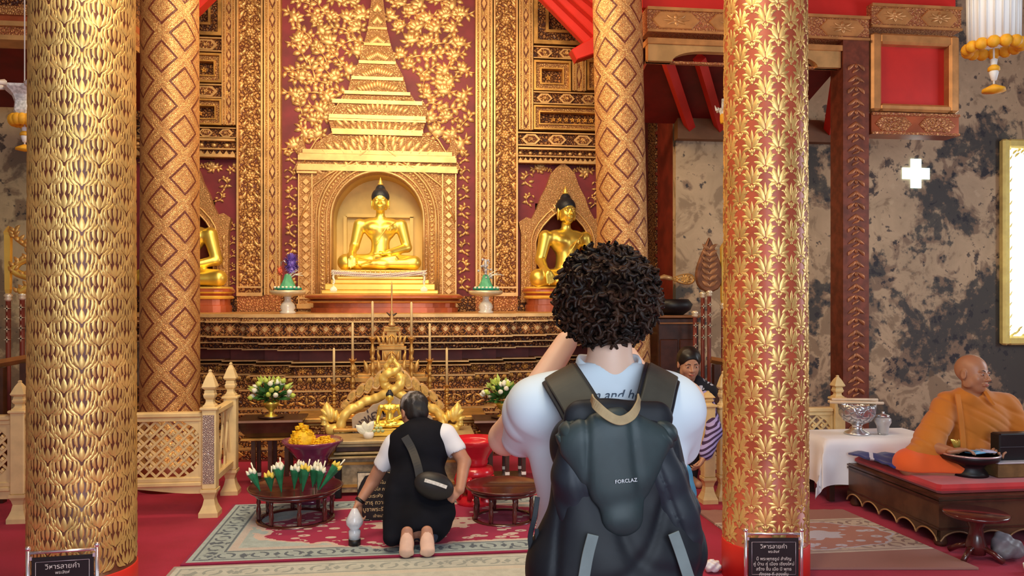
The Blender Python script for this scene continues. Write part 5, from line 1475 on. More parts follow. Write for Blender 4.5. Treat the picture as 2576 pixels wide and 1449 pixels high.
# ------------------------------------------------------------------ balustrades
LOZ = diamond_band('mauve_lozenge_post', .10, .10, 0, (.40, .26, .24), (.74, .62, .50))
def finial(mb, c, w, h):
    P = [(.50, 0), (.50, .05), (.38, .08), (.30, .14), (.30, .20), (.42, .25), (.46, .30), (.46, .34), (.40, .37), (.40, .42), (.34, .46), (.52, .50), (.58, .54), (.30, .80), (.14, .90), (.10, .92), (.13, .95), (.10, .98), (.0, 1.0)]
    mb.lathe([(r * w * 1.2, z * h) for r, z in P], c, 4, smooth=False, rot=math.pi / 4)
def post(parent, x, y, z0, z1, w, hf=.26, mat=None, panel=None):
    m = MB(); m.lathe([(r * w, z) for r, z in ((.95, 0), (.95, .03), (.80, .05), (.62, .08), (.50, .12), (.62, .15), (.80, .17), (.80, .19))], (x, y, z0), 4, smooth=False, rot=math.pi / 4)
    m.bbox((x, y, (z0 + .19 + z1) / 2), (w, w, z1 - z0 - .19), .006); m.bbox((x, y, z1 - .008), (w * 1.25, w * 1.25, .02), .005)
    finial(m, (x, y, z1), w, hf)
    p = m.build('post', mat or CREAM, parent)
    if panel:
        q = MB(); q.prism([(0, 0), (w * .8, 0), (w * .8, z1 - z0 - .28), (0, z1 - z0 - .28)], -.004, .0); o = q.build('carved_panel', panel, p); o.location = (x - w * .4, y - w / 2, z0 + .23)
    return p
def lattice(parent, xa, xb, y, z0, z1, mat=CREAM, cell=.075):
    """pierced panel between xa and xb with rails"""
    m = MB(); m.bbox(((xa + xb) / 2, y, z1 + .045), (xb - xa, .075, .035), .008); m.bbox(((xa + xb) / 2, y, z1 + .015), (xb - xa, .05, .03), .004)
    m.build('top_rail', mat, parent)
    m = MB(); m.bbox(((xa + xb) / 2, y, z0 - .015), (xb - xa, .05, .03), .004); m.bbox(((xa + xb) / 2, y, z0 - .045), (xb - xa, .065, .03), .006)
    out = [(xa, z0 - .06)]; k = 12
    for i in range(k + 1): u = i / k; out.append((xa + (xb - xa) * u, z0 - .06 - .05 * abs(math.cos(math.pi * u)) ** 2 - .008 * math.sin(u * 40) ** 2))
    out.append((xb, z0 - .06)); m.prism(out, y - .012, y + .012); recalc(m.build('bottom_rail', mat, parent))
    m = MB(); H = z1 - z0; w = xb - xa; b = .0075
    n = int((w + H) / cell) + 1
    for i in range(n):
        for sg in (1, -1):
            xs = xa - H + i * cell if sg > 0 else xa + i * cell
            t0 = 0; pts = []
            # line from (xs, z0) going up at 55 degrees
            sl = H / H
            a0 = max(xs, xa) if sg > 0 else min(xs, xb); 
            if sg > 0:
                za = z0 + (max(xs, xa) - xs) * sl; xe = min(xs + H / sl, xb); ze = z0 + (xe - xs) * sl; st_, en = (max(xs, xa), za), (xe, ze)
            else:
                xs2 = xs; xe = max(xs2 - H / sl, xa); ze = z0 + (xs2 - xe) * sl; sx_ = min(xs2, xb); za = z0 + (xs2 - sx_) * sl; st_, en = (sx_, za), (xe, ze)
            if abs(st_[0] - en[0]) < .02 or za > z1: continue
            d = Vector((en[0] - st_[0], 0, en[1] - st_[1])); L = d.length; M_ = Matrix.Rotation(-math.atan2(d.z, d.x), 3, 'Y')
            m.box(((st_[0] + en[0]) / 2, y - .004 * sg, (st_[1] + en[1]) / 2), (L, .010, b * 2), M=M_)
    k = int(w / cell)
    for i in range(k):
        for j in range(int(H / cell) + 1):
            x = xa + (i + .5) * cell; z = z0 + (j + .0) * cell
            if z0 + .03 < z < z1 - .03: m.prism([(x - .014, z), (x, z - .018), (x + .014, z), (x, z + .018)], y - .016, y + .01, bev=.003)
    for sx in (xa, xb):
        for sz in (z0, z1):
            dx = .13 if sx == xa else -.13; dz = .12 if sz == z0 else -.12
            o = [(sx, sz), (sx + dx, sz), (sx + dx * .45, sz + dz * .35), (sx, sz + dz)]
            if dx * dz < 0: o = o[::-1]
            m.prism(o, y - .014, y + .012)
    for a in (xa, xb - .02): m.bx(a, a + .02, y - .02, y + .02, z0, z1)
    m.build('pierced_panel', mat, parent)
bp = W(529, 750, 5.70)
bl = thing('balustrade', 'cream gold pierced balustrade on the left between the two columns', 'balustrade', (bp.x - 1.2, 5.70, 0))
xe = 1.2
post(bl, xe, 0, 0, .75, .095, .26, CREAM, LOZ)
post(bl, xe, .62, 0, .75, .095, .26, CREAM)
lattice(bl, .02, xe - .05, 0, .27, .655); lattice(bl, -1.3, -.08, 0, .27, .655); post(bl, -.03, 0, 0, .75, .09, .2)
lattice(bl, -2.6, -1.32, 0, .27, .655)
m = MB(); m.bbox((xe, .31, .70), (.06, .53, .04), .006); m.bbox((xe, .31, .24), (.06, .53, .05), .006)
for i in range(7): m.box((xe, .09 + i * .075, .45), (.014, .014, .44), M=Matrix.Rotation(.3 * (-1) ** i, 3, 'X'))
m.build('side_panel', CREAM, bl)
ra = W(1781, 750, 5.62); rb_ = W(1820, 750, 5.62)
br = thing('balustrade', 'short cream gold balustrade end posts beside the leaning woman', 'balustrade', (ra.x, 5.62, 0))
m1 = post(br, 0, 0, 0, .72, .085, .10, CREAM); post(br, rb_.x - ra.x + .02, .06, 0, .70, .075, .26, CREAM)
rc_ = W(2030, 750, 6.0); rd = W(2115, 750, 6.0)
b3 = thing('balustrade', 'cream gold pierced balustrade behind the white cloth table', 'balustrade', (rd.x, 6.05, 0))
post(b3, 0, 0, 0, .70, .09, .18, CREAM); lattice(b3, -1.15, -.05, 0, .25, .56)

# ------------------------------------------------------------------ framed signs at the column feet
def sign(px, py_top, w_px, Y, rz, label, side):
    a = W(px, py_top, Y); k = SC_(px, Y); w = w_px * k; H = a.z
    t = thing('framed_sign', label, 'sign', (a.x, Y, 0), rz)
    m = MB()
    for sx in (-1, 1):
        m.tube([(sx * w / 2, 0, 0), (sx * w / 2, 0, H)], .009, 10); m.ball((sx * w / 2, 0, H + .004), .012, 10, 8); m.tube([(sx * w / 2, 0, .02), (sx * w / 2, .07, .01)], .008, 8)
    m.tube([(-w / 2, 0, H - .014), (w / 2, 0, H - .014)], .007, 10); m.tube([(-w / 2, 0, .06), (w / 2, 0, .06)], .007, 10)
    m.build('tube_frame', plain('mauve_chrome', (.80, .74, .80), .2, .9, .05), t)
    m = MB(); m.bbox((0, .002, (H - .03 + .08) / 2), (w - .026, .008, H - .12), .002); b = m.build('board', BLACK, t)
    m = MB()
    for sx in (-1, 1): m.bx(sx * (w / 2 - .008) - .008, sx * (w / 2 - .008) + .008, -.006, .006, H - .045, H - .03)
    e = w / 2 - .03
    for a_, c_ in (((-e, H - .055), (e, H - .055)), ((-e, .1), (e, .1)), ((-e, .1), (-e, H - .055)), ((e, .1), (e, H - .055))):
        m.tube([(a_[0], -.003, a_[1]), (c_[0], -.003, c_[1])], .0012, 4)
    m.build('corner_clip', plain('grey_lilac_trim', (.62, .55, .64), .35, .5), t)
    LT = plain('ivory_lettering', (.72, .66, .62), .5)
    rows = [('วิหารลายคำ', .030), ('พระสิงห์', .018), ('', .0), ('นี้ พระพุทธรูป สำคัญ', .022), ('คู่ บ้าน คู่ เมือง เชียงใหม่', .022), ('สร้าง ขึ้น เมื่อ ปี พุทธ', .022), ('ศักราช ที่ สองพัน', .022), ('เพื่อ กราบ สักการะ', .022), ('บูชา ตลอดไป', .022)]
    z = H - .078
    for s0, sz in rows:
        if s0: text_mesh(s0, sz, LT, b, Matrix.Translation((0, -.0035, z)) @ Matrix.Rotation(math.radians(90), 4, 'X'), 'lettering', .0004)
        z -= .026 if sz else .010
    return t
sign(158, 1378, 158, 3.62, .10, 'black framed sign at the foot of the far left gold column', 1)
sign(1946, 1336, 140, 3.84, -.12, 'black framed sign at the foot of the leaf-patterned column', -1)

# ------------------------------------------------------------------ timber frame of the right aisle
YF_ = 6.78
def band(px0, px1, py0, py1, Y, dep, nm_, mats, parent, orn=True):
    m = MB(); a = W(px0, py0, Y); b = W(px1, py1, Y); zt = (W(px0, py0, Y).z + W(px1, py0, Y).z) / 2; zb2 = (W(px0, py1, Y).z + W(px1, py1, Y).z) / 2
    m.mi = 0; m.bx(a.x, b.x, Y, Y + dep, zb2, zt); h = zt - zb2; m.mi = 1
    if orn:
        m.bx(a.x, b.x, Y - .02, Y, zt - h * .12, zt); m.bx(a.x, b.x, Y - .02, Y, zb2, zb2 + h * .10)
        p = h * 2.3; k = max(1, round((b.x - a.x) / p)); p = (b.x - a.x) / k; zc = (zt + zb2) / 2
        for i in range(k):
            xc = a.x + (i + .5) * p; hw = p * .42; hh = h * .34
            m.prism([(xc - hw, zc), (xc - hw + hh, zc - hh), (xc + hw - hh, zc - hh), (xc + hw, zc), (xc + hw - hh, zc + hh), (xc - hw + hh, zc + hh)], Y - .012, Y, bev=.008)
            mp = lambda u, v, q, xc=xc: (xc + u * h * .5, Y - .013 - q * 3, zc + v * h * .3)
            for t_ in range(8): petal(m, (0, 0), (math.cos(t_ * .785) * 1.1, math.sin(t_ * .785) * .85), .35, .06, mp, 3, .001, .005)
            disc(m, (0, 0), .25, mp, 8, .002, .007)
    return WB(m, nm_, mats, parent)
ag = thing('aisle_frame', 'gilded timber frame with red panel spanning the right aisle', 'timber frame', (W(2155, 750, YF_).x, YF_, 0))
BR = plain('orange_gold_paint', (.62, .30, .10), .4, .35, .2, 6)
band(1628, 2186, 30, 92, YF_, .2, 'upper_beam', [CARVER, BR], ag)
band(1630, 2120, 104, 118, YF_, .15, 'lintel', [BR, GOLD], ag, False)
# lintel board with rounded brackets
m = MB(); ol = []
xl, xr = W(1632, 0, YF_).x, W(2118, 0, YF_).x; z1 = W(1880, 118, YF_).z; z0 = W(1880, 160, YF_).z; z2 = W(1880, 132, YF_).z
ol = [(xl, z1), (xl, z0)] + [(xl + .22 + .30 * (1 - math.cos(a)), z0 + (z2 - z0) * math.sin(a)) for a in np.linspace(0, math.pi / 2, 8)] + [(xr - .22 - .30 * (1 - math.cos(a)), z0 + (z2 - z0) * math.sin(a)) for a in np.linspace(math.pi / 2, 0, 8)] + [(xr, z0), (xr, z1)]
m.prism(ol, YF_ + .02, YF_ + .10); m.mi = 1
m.bx(xl, xr, YF_ + .07, YF_ + .12, z0 - .0, z0 + .02)
recalc(WB(m, 'bracket_board', [GOLDP, CARVER], ag))
m = MB(); a = W(2121, 0, YF_); b = W(2186, 0, YF_); m.bx(a.x, b.x, YF_, YF_ + .22, 0, W(2155, 92, YF_).z); m.mi = 1
for i in range(34):
    z = .12 + i * .105; xc = (a.x + b.x) / 2; mp = lambda u, v, q, z=z: (xc + u * .085, YF_ - .001 - q * 3, z + v * .05)
    for q in (((-.9, -.4), (-.1, .8), .5, .3), ((.9, -.4), (.1, .8), .5, -.3), ((-.4, -.9), (.4, -.1), .4, .2), ((.0, .0), (.0, .9), .4, 0)): petal(m, q[0], q[1], q[2], q[3] * (1 if i % 2 else -1), mp, 3, .001, .006)
WB(m, 'carved_post', [plain('red_brown_carving', (.19, .045, .02), .5, .1, .3, 12), plain('dull_copper_gold', (.42, .16, .06), .45, .4, .3, 12)], ag)
band(2192, 2418, 14, 74, YF_ + .02, .2, 'panel_top_rail', [CARVER, BR], ag)
band(2192, 2412, 286, 340, YF_ + .02, .2, 'panel_bottom_rail', [REDG, CARVER], ag)
m = MB(); a = W(2194, 80, YF_); b = W(2416, 284, YF_); fw = .10
for (x0, x1, z0_, z1_) in ((a.x + fw - .02, b.x - fw + .02, a.z - fw, a.z - .001), (a.x + fw - .02, b.x - fw + .02, b.z + .001, b.z + fw * .7), (a.x, a.x + fw, b.z, a.z), (b.x - fw, b.x, b.z, a.z)): m.bbox(((x0 + x1) / 2, YF_ + .06, (z0_ + z1_) / 2), (x1 - x0, .12, z1_ - z0_), .02)
WB(m, 'panel_frame', BR, ag)
m = MB(); m.bx(a.x + .05, b.x - .05, YF_ + .09, YF_ + .12, b.z + .05, a.z - .05); WB(m, 'red_panel', REDC, ag)
m = MB(); m.bx(W(1625, 0, YF_).x, W(2422, 0, YF_).x, YF_ + .10, YF_ + .16, W(2000, 26, YF_).z, 6.0); WB(m, 'red_boarding', REDC, ag)
# aisle ceiling with red rafters
def aisle(x0, x1, zf, zb3, yb3=9.45):
    m = MB(); m.add([(x0, 7.0, zf), (x1, 7.0, zf), (x1, yb3, zb3), (x0, yb3, zb3), (x0, 7.0, zf + .05), (x1, 7.0, zf + .05), (x1, yb3, zb3 + .05), (x0, yb3, zb3 + .05)], [(0, 1, 2, 3), (7, 6, 5, 4), (0, 4, 5, 1), (1, 5, 6, 2), (2, 6, 7, 3), (3, 7, 4, 0)], False)
    return struct(WB(m, 'ceiling', plain('shaded_red_ceiling_boards', (.17, .008, .007), .6, 0, .25, 3), None))  # shade of the unlit aisle is put into the board colour
xa_ = W(1655, 0, 7.0).x
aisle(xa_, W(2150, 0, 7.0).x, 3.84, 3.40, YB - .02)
xl1 = W(330, 0, 7.0).x
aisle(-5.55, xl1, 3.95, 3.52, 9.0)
for i, (x0, y0, x1, y1) in enumerate(((2.30, 7.1, 2.96, 8.3), (2.62, 7.1, 3.30, 8.3), (4.0, 7.1, 4.55, 8.3))):
    z_ = lambda y: 3.84 - (y - 7) * .44 / 1.38 - .085
    m = MB(); m.tube([(x0, y0, z_(y0)), (x1, y1, z_(y1))], .06, 4, smooth=False)
    tag(WB(m, 'rafter', REDC), ('red rafter under the right aisle ceiling, %s' % ('nearest the lattice column', 'in the middle of the three', 'nearest the carved post')[i]), 'rafter', 'red rafters of the right aisle')
m = MB(); a = W(1702, 350, 8.3); m.bx(a.x, W(2125, 0, 8.3).x, 8.26, 8.38, a.z, a.z + .24); struct(WB(m, 'trim_1', plain('brown_timber', (.20, .09, .035), .6), None))
# red roof slope beside the screen
m = MB()
for i in range(4):
    d = i * 36; P4 = [(1338 + d * 1.1, -20), (1378 + d * 1.1, -20), (1590, 150 - 14 * i), (1452 + d * .9, 92 + 0 * i)]
    pts = [(1336 + d, -30), (1368 + d, -30), (1512 + d * .55, 116 - i * 22), (1478 + d * .6, 116 - i * 22)]
    q = [W(a_, b_, 8.4 - i * .12) for a_, b_ in pts]; m.prism([(p.x, p.z) for p in q][::-1], 8.4 - i * .12, 8.5 - i * .12, bev=.012)
q = [W(a_, b_, 8.2) for a_, b_ in ((1438, 124), (1560, 52), (1560, 112), (1452, 150))]; m.prism([(p.x, p.z) for p in q][::-1], 8.2, 8.36, bev=.01)
q = [W(a_, b_, 8.0) for a_, b_ in ((1470, -30), (1620, -30), (1620, 70), (1560, 60))]; m.prism([(p.x, p.z) for p in q][::-1], 8.0, 8.1, bev=.01)
struct(recalc(WB(m, 'trim_2', REDC, None)))
m = MB(); q = [W(a_, b_, 8.3) for a_, b_ in ((480, -30), (552, -30), (500, 22), (480, 40))]; m.prism([(p.x, p.z) for p in q][::-1], 8.3, 8.45, bev=.01); struct(recalc(WB(m, 'trim_3', REDC, None)))
# left aisle beam
lg = thing('aisle_beam', 'stacked gold and red beam at the top left corner', 'beam', (W(40, 750, YF_).x, YF_, W(40, 104, YF_).z))
for k, (y0, y1, mt, dp) in enumerate(((-60, 18, CARVED, .0), (18, 40, CARVEF, .03), (40, 58, REDG, .01), (58, 70, GOLDP, .05), (70, 92, CARVER, .02), (92, 104, GOLDP, .04))):
    m = MB(); a = W(-300, y0, YF_); b = W(330, y1, YF_); zt = W(40, y0, YF_).z; z_b = W(40, y1, YF_).z; m.bx(a.x, b.x, YF_ - dp, YF_ + .2, z_b, zt); WB(m, 'moulding', mt, lg)

# ------------------------------------------------------------------ windows in the right rear wall
GLO = Mat('bright_daylight_pane', .3); x, y, z = GLO.xyz(); nz = GLO.noise(7, detail=4)
pat = GLO.voro(16, None, 'DISTANCE_TO_EDGE').lt(.035) * nz.gt(.55)
GLO.emit(GLO.mix(pat, (1.0, .98, .88), (.85, .75, .40)), 3.2)
a = W(2512, 352, YB - .02); b = W(2700, 866, YB - .02)
m = MB(); m.bx(a.x + .08, b.x - .08, YB - .015, YB - .005, b.z + .08, a.z - .08); w1 = struct(WB(m, 'window_1', GLO.m, None))
m = MB()
WYG = plain('sunlit_gold_frame', (.95, .78, .25), .4, .2, .1, 10)
for (x0, x1, z0_, z1_) in ((a.x + .07, b.x - .07, a.z - .10, a.z - .001), (a.x + .07, b.x - .07, b.z + .001, b.z + .10), (a.x, a.x + .09, b.z, a.z), (b.x - .09, b.x, b.z, a.z)): m.bbox(((x0 + x1) / 2, YB - .06, (z0_ + z1_) / 2), (x1 - x0, .09, z1_ - z0_), .02)
r = random.Random(3)
for i in range(26):
    for zz_ in (b.z + .14, a.z - .14):
        p_ = (a.x + .12 + i * .035 + r.uniform(-.01, .01), zz_ + r.uniform(-.05, .05)); petal(m, (-.5, -.3), (.5, .5), .4, .2, lambda u, v, q, p_=p_: (p_[0] + u * .07, YB - .03 - q * 3, p_[1] + v * .07), 4, .001, .004)
for i in range(16):
    z_ = b.z + .2 + i * (a.z - b.z - .4) / 15; petal(m, (-.5, -.5), (.5, .5), .35, .2 * (-1) ** i, lambda u, v, q: (a.x + .14 + u * .05, YB - .03 - q * 3, z_ + v * .07), 4, .001, .004)
fr_ = struct(WB(m, 'window_frame', WYG, None))
CRS = Mat('cross_pane_daylight', .3); CRS.emit((.72, 1.0, .93), 2.6)
c = W(2306, 436, YB - .02); m = MB(); q = .165; w_ = .062
m.prism([(c.x + a_ * q, c.z + b_ * q) for a_, b_ in ((-.38, -1), (.38, -1), (.38, -.38), (1, -.38), (1, .38), (.38, .38), (.38, 1), (-.38, 1), (-.38, .38), (-1, .38), (-1, -.38), (-.38, -.38))], YB - .012, YB - .001)
struct(WB(m, 'window_2', CRS.m, None))

# ------------------------------------------------------------------ hanging lanterns
PAPW = Mat('white_lantern_paper', .6, 0, (.85, .84, .80)); PAPW.emit((.9, .93, 1.0), .18)
ORP = plain('orange_paper', (.95, .45, .02), .6, 0, .15, 30)
def lantern(px, Y, ytop, ybot, ring_y, R_px, label, filig=False, htop=5.9):
    c = W(px, ring_y, Y); k = SC_(px, Y); t = thing('hanging_lantern', label, 'lantern', (c.x, Y, W(px, ybot, Y).z)); zf = lambda py: W(px, py, Y).z - t.location.z; R_ = R_px * k
    m = MB()
    if not filig:
        m.lathe([(R_ * .86, zf(ring_y)), (R_ * .90, zf(ytop)), (R_ * .80, zf(ytop) + .01), (.001, zf(ytop) + .03)], n=40); m.build('drum', PAPW.m, t)
        m = MB()
        for i in range(20):
            a = i * math.pi / 10; m.tube([(R_ * .92 * math.cos(a), R_ * .92 * math.sin(a), zf(ring_y)), (R_ * .96 * math.cos(a), R_ * .96 * math.sin(a), zf(ytop))], .006, 4)
        m.build('paper_strips', WHITE, t)
    else:
        m.lathe([(R_ * .42, zf(ring_y)), (R_ * .55, zf(ring_y - 12)), (R_ * .50, zf(ring_y - 35)), (R_ * .62, zf(ytop + 26)), (R_ * 1.0, zf(ytop + 10)), (R_ * 1.05, zf(ytop + 4)), (R_ * .5, zf(ytop)), (.001, zf(ytop))], n=6, smooth=False); m.build('drum', plain('white_filigree_paper', (.78, .80, .72), .6, 0, .3, 60), t)
        m = MB()
        for i in range(6):
            a = i * math.pi / 3; p_ = [(R_ * 1.05 * math.cos(a), R_ * 1.05 * math.sin(a), zf(ytop + 4)), (R_ * 1.5 * math.cos(a), R_ * 1.5 * math.sin(a), zf(ytop + 8)), (R_ * 1.75 * math.cos(a), R_ * 1.75 * math.sin(a), zf(ytop - 4))]
            m.tube(p_, [.02, .014, .003], 5)
        m.build('corner_points', WHITE, t)
    q = .95 if not filig else .55; m = MB()
    for i in range(14):
        a = i * 2 * math.pi / 14; m.ball((R_ * q * math.cos(a), R_ * q * math.sin(a), zf(ring_y + 12)), (R_ * .25, R_ * .25, abs(zf(ring_y) - zf(ring_y + 26)) * .6), 8, 6)
    m.build('petal_ring', ORP, t)
    L = ybot - ring_y; m = MB(); m.tube([(0, 0, zf(ring_y + 10)), (0, 0, zf(ybot - 6))], .005, 6); m.build('cord', WHITE, t)
    m = MB(); m.lathe([(.001, zf(ring_y + L * .30)), (R_ * .14, zf(ring_y + L * .34)), (R_ * .10, zf(ring_y + L * .5)), (R_ * .18, zf(ring_y + L * .60)), (R_ * .10, zf(ring_y + L * .76)), (.001, zf(ring_y + L * .78))], n=12); m.build('bead', WHITE, t)
    for zz_, s_2 in ((.50, .22), (.93, .42)): MB().lathe([(.001, zf(ring_y + L * zz_) + R_ * .2), (R_ * s_2, zf(ring_y + L * zz_)), (R_ * s_2 * 1.05, zf(ring_y + L * zz_) - R_ * .12), (.001, zf(ring_y + L * zz_) - R_ * .2)], n=12).build('orange_tassel', ORP, t)
    MB().tube([(0, 0, zf(ytop)), (0, 0, htop - t.location.z)], .004, 6).build('hanging_cord', WHITE, t)
    return t
lantern(2500, 3.9, -60, 232, 108, 62, 'white pleated lantern with orange petal ring at the top right')
lantern(62, 5.2, 216, 378, 292, 48, 'white filigree lantern with orange tassel at the left edge', True)
lantern(1822, 7.4, 270, 300, 284, 14, 'small white lantern tip in the dark aisle beside the leaf-patterned column', True, 3.8)

# ------------------------------------------------------------------ ceremonial staffs
STARW = plain('silver_gilt_stars', (.85, .72, .50), .35, .5)
def staff(px, Y, ytop_pole, label, kind, z_tip_py):
    c = W(px, ytop_pole, Y); t = thing('ceremonial_staff', label, 'staff', (c.x, Y, 0)); H = c.z; k = SC_(px, Y)
    m = MB(); m.tube([(0, 0, 0), (0, 0, H)], .018, 10); m.mi = 1
    for i in range(4):
        z = H - (28 + i * 26) * k
        for a in range(6):
            m.prism([(-.006, z), (0, z - .026), (.006, z), (0, z + .026)], -.024, -.018) if a == 0 else None
        m.prism([(-.024, z), (0, z - .006), (.024, z), (0, z + .006)], -.024, -.018); m.lathe([(.001, z - .012), (.020, z), (.001, z + .012)], n=10)
    m.lathe([(.018, H - .03), (.030, H - .015), (.022, H), (.034, H + .012), (.020, H + .03), (.001, H + .03)], n=14)
    m.build('pole', [REDD, STARW], t)
    zt = W(px, z_tip_py, Y).z
    if kind == 'blade':
        m = MB(); m.lathe([(.020, H + .03), (.026, H + .06), (.030, zt - .07), (.034, zt - .05), (.018, zt - .02), (.001, zt)], n=4, smooth=False, rot=.78); m.build('gold_blade', GOLDW, t)
    elif kind == 'naga':
        hh = zt - H - .03; pts = [(-.02, 0, 0), (.05, 0, .08), (.08, 0, .22), (-.06, 0, .34), (-.03, 0, .48), (.07, 0, .58), (.06, 0, .74), (-.0, 0, .82), (-.06, 0, .92), (-.05, 0, 1.0)]
        cc = cat([(x * .85, y, H + .03 + z * hh) for x, y, z in pts], 5); n = len(cc); MB().tube(cc, [.036 - .020 * i / n for i in range(n)], 10).build('coiled_serpent', GOLDW, t)
        m = MB()
        for i in range(0, n, 3):
            p_ = cc[i]; petal(m, (0, 0), (.8, 1.0), .6, .15, lambda u, v, q, p_=p_: (p_.x + u * .05, p_.y - .02 - q * 3, p_.z + v * .05), 4, .001, .004); petal(m, (0, 0), (-.8, .8), .6, .15, lambda u, v, q, p_=p_: (p_.x + u * .05, p_.y - .02 - q * 3, p_.z + v * .05), 4, .001, .004)
        m.build('flame_scales', GOLD, t)
    elif kind == 'leaf':
        hh = zt - H; w = hh * .27; m = MB(); ol = []
        for q in np.linspace(0, 1, 14): ol.append((w * math.sin(math.pi * q ** .65) ** .9 * (1 - .25 * q) + .004, H + hh * q))
        out = [(a_, b_) for a_, b_ in ol] + [(-a_, b_) for a_, b_ in ol[::-1]]; m.prism(out, -.015, .015, bev=.012); m.build('leaf_blade', plain('dark_copper_fan', (.20, .075, .03), .45, .3, .3, 14), t)
        m = MB()
        for i in range(7):
            z = H + hh * (.12 + i * .11); 
            for sg in (1, -1): petal(m, (0, 0), (sg * .9, .8), .5, .1, lambda u, v, q, z=z: (u * w * .6, -.016 - q * 3, z + v * w * .5), 4, .001, .004)
        m.build('leaf_tracery', plain('worn_copper_gold', (.36, .16, .06), .45, .4, .3, 14), t)
    return t
staff(21, 6.45, 748, 'gold straight-bladed staff left of the coiled serpent staff', 'blade', 568)
staff(56, 6.45, 745, 'gold coiled serpent staff at the left edge, beside the big column', 'naga', 583)
staff(1784, 6.95, 738, 'dark leaf-shaped fan staff against the plaster, left of the leaf-patterned column', 'leaf', 598)
staff(1819, 6.95, 770, 'thin pale gold rod staff touching the leaf-patterned column', 'blade', 610)
staff(1748, 6.95, 790, 'studded staff at the corner of the dark cabinet', 'none', 780)
staff(1768, 6.98, 742, 'studded staff just left of the leaf-shaped fan staff', 'none', 735)
def rail(p0, p1, label):
    t = thing('staff_rack', label, 'rack', (p0.x, p0.y, 0)); d = p1 - p0
    m = MB(); m.tube([(0, 0, p0.z), (d.x, d.y, p1.z)], .03, 4, smooth=False); m.build('top_rail', plain('varnished_wood', (.30, .12, .035), .35, 0, .2, 8, coat=.3), t)
    for u in (.15, .5, .85):
        MB().bx(d.x * u - .03, d.x * u + .03, d.y * u - .03, d.y * u + .03, 0, p0.z + (p1.z - p0.z) * u - .03).build('leg', WOODD, t)
rail(W(-90, 930, 6.25), W(92, 898, 6.25), 'varnished wooden staff rack behind the left balustrade')
rail(W(1788, 905, 6.7), W(1880, 922, 6.7), 'varnished wooden staff rack behind the leaning woman')
# dark cabinet with fan on it
ca = W(1655, 800, 7.15); cb = W(1758, 880, 7.15)
t = thing('cabinet', 'dark wooden cabinet standing behind the leaning woman', 'cabinet', ((ca.x + cb.x) / 2, 7.35, 0)); cw_ = cb.x - ca.x; H = ca.z
m = MB(); m.bbox((0, 0, H / 2), (cw_, .4, H), .01); m.build('body', WOODD, t)
for sx in (-1, 1): MB().bbox((sx * cw_ * .24, -.205, H * .45), (cw_ * .44, .02, H * .8), .008).build('door', plain('cabinet_door_wood', (.075, .022, .012), .35, 0, .3, 8), t)
m = MB(); m.bbox((0, 0, H + .012), (cw_ * 1.04, .44, .024), .006); m.bbox((0, -.21, H - .05), (cw_, .02, .015), .004); m.build('cornice', plain('brown_wood_edge', (.30, .13, .05), .4, 0, .2), t)
c = W(1700, 800, 7.2); t = thing('alms_bowl', 'black rounded bowl on top of the dark cabinet', 'bowl', (c.x, 7.3, H + .025)); k = SC_(1700, 7.2)
MB().lathe([(.001, 0), (.10, 0), (.17, .05), (.19, .10), (.15, .15), (.14, .15), (.16, .10), (.001, .03)], n=28).build('bowl', BLACK, t)
c = W(1702, 702, 7.0); t = thing('ornate_fan', 'pale gold teardrop fan held out sideways above the cabinet', 'fan', (c.x, 7.0, c.z)); k = SC_(1702, 7.0)
ol = []
for q in np.linspace(0, 2 * math.pi, 40)[:-1]:
    x = math.cos(q); y = math.sin(q); f = (.5 + .5 * x) ** .7; ol.append(((x * 34 + 14) * k, y * 20 * f * k))
m = MB(); m.prism(ol, -.01, .01, bev=.006); m.build('fan_plate', GOLDP, t)
m = MB()
m.tube([(x * .90 + .002, -.012, z * .86) for x, z in ol] + [(ol[0][0] * .9 + .002, -.012, ol[0][1] * .86)], .005, 6)
for i in range(9):
    a = i * .7; petal(m, (0, 0), (math.cos(a), math.sin(a)), .5, .1, lambda u, v, q: (.085 + u * .055, -.012 - q * 3, v * .045), 4, .001, .004)
for i in range(4):
    a = i * 1.57; petal(m, (0, 0), (math.cos(a), math.sin(a)), .5, .1, lambda u, v, q: (-.0 + u * .04, -.012 - q * 3, v * .028), 4, .001, .004)
m.build('fan_tracery', GOLDD, t)
MB().tube([(-.05, 0, .005), (-.12, 0, .02), (-.16, 0, .01), (-.34, 0, .03)], [.02, .024, .016, .012], 8).build('fan_handle', GOLDP, t)
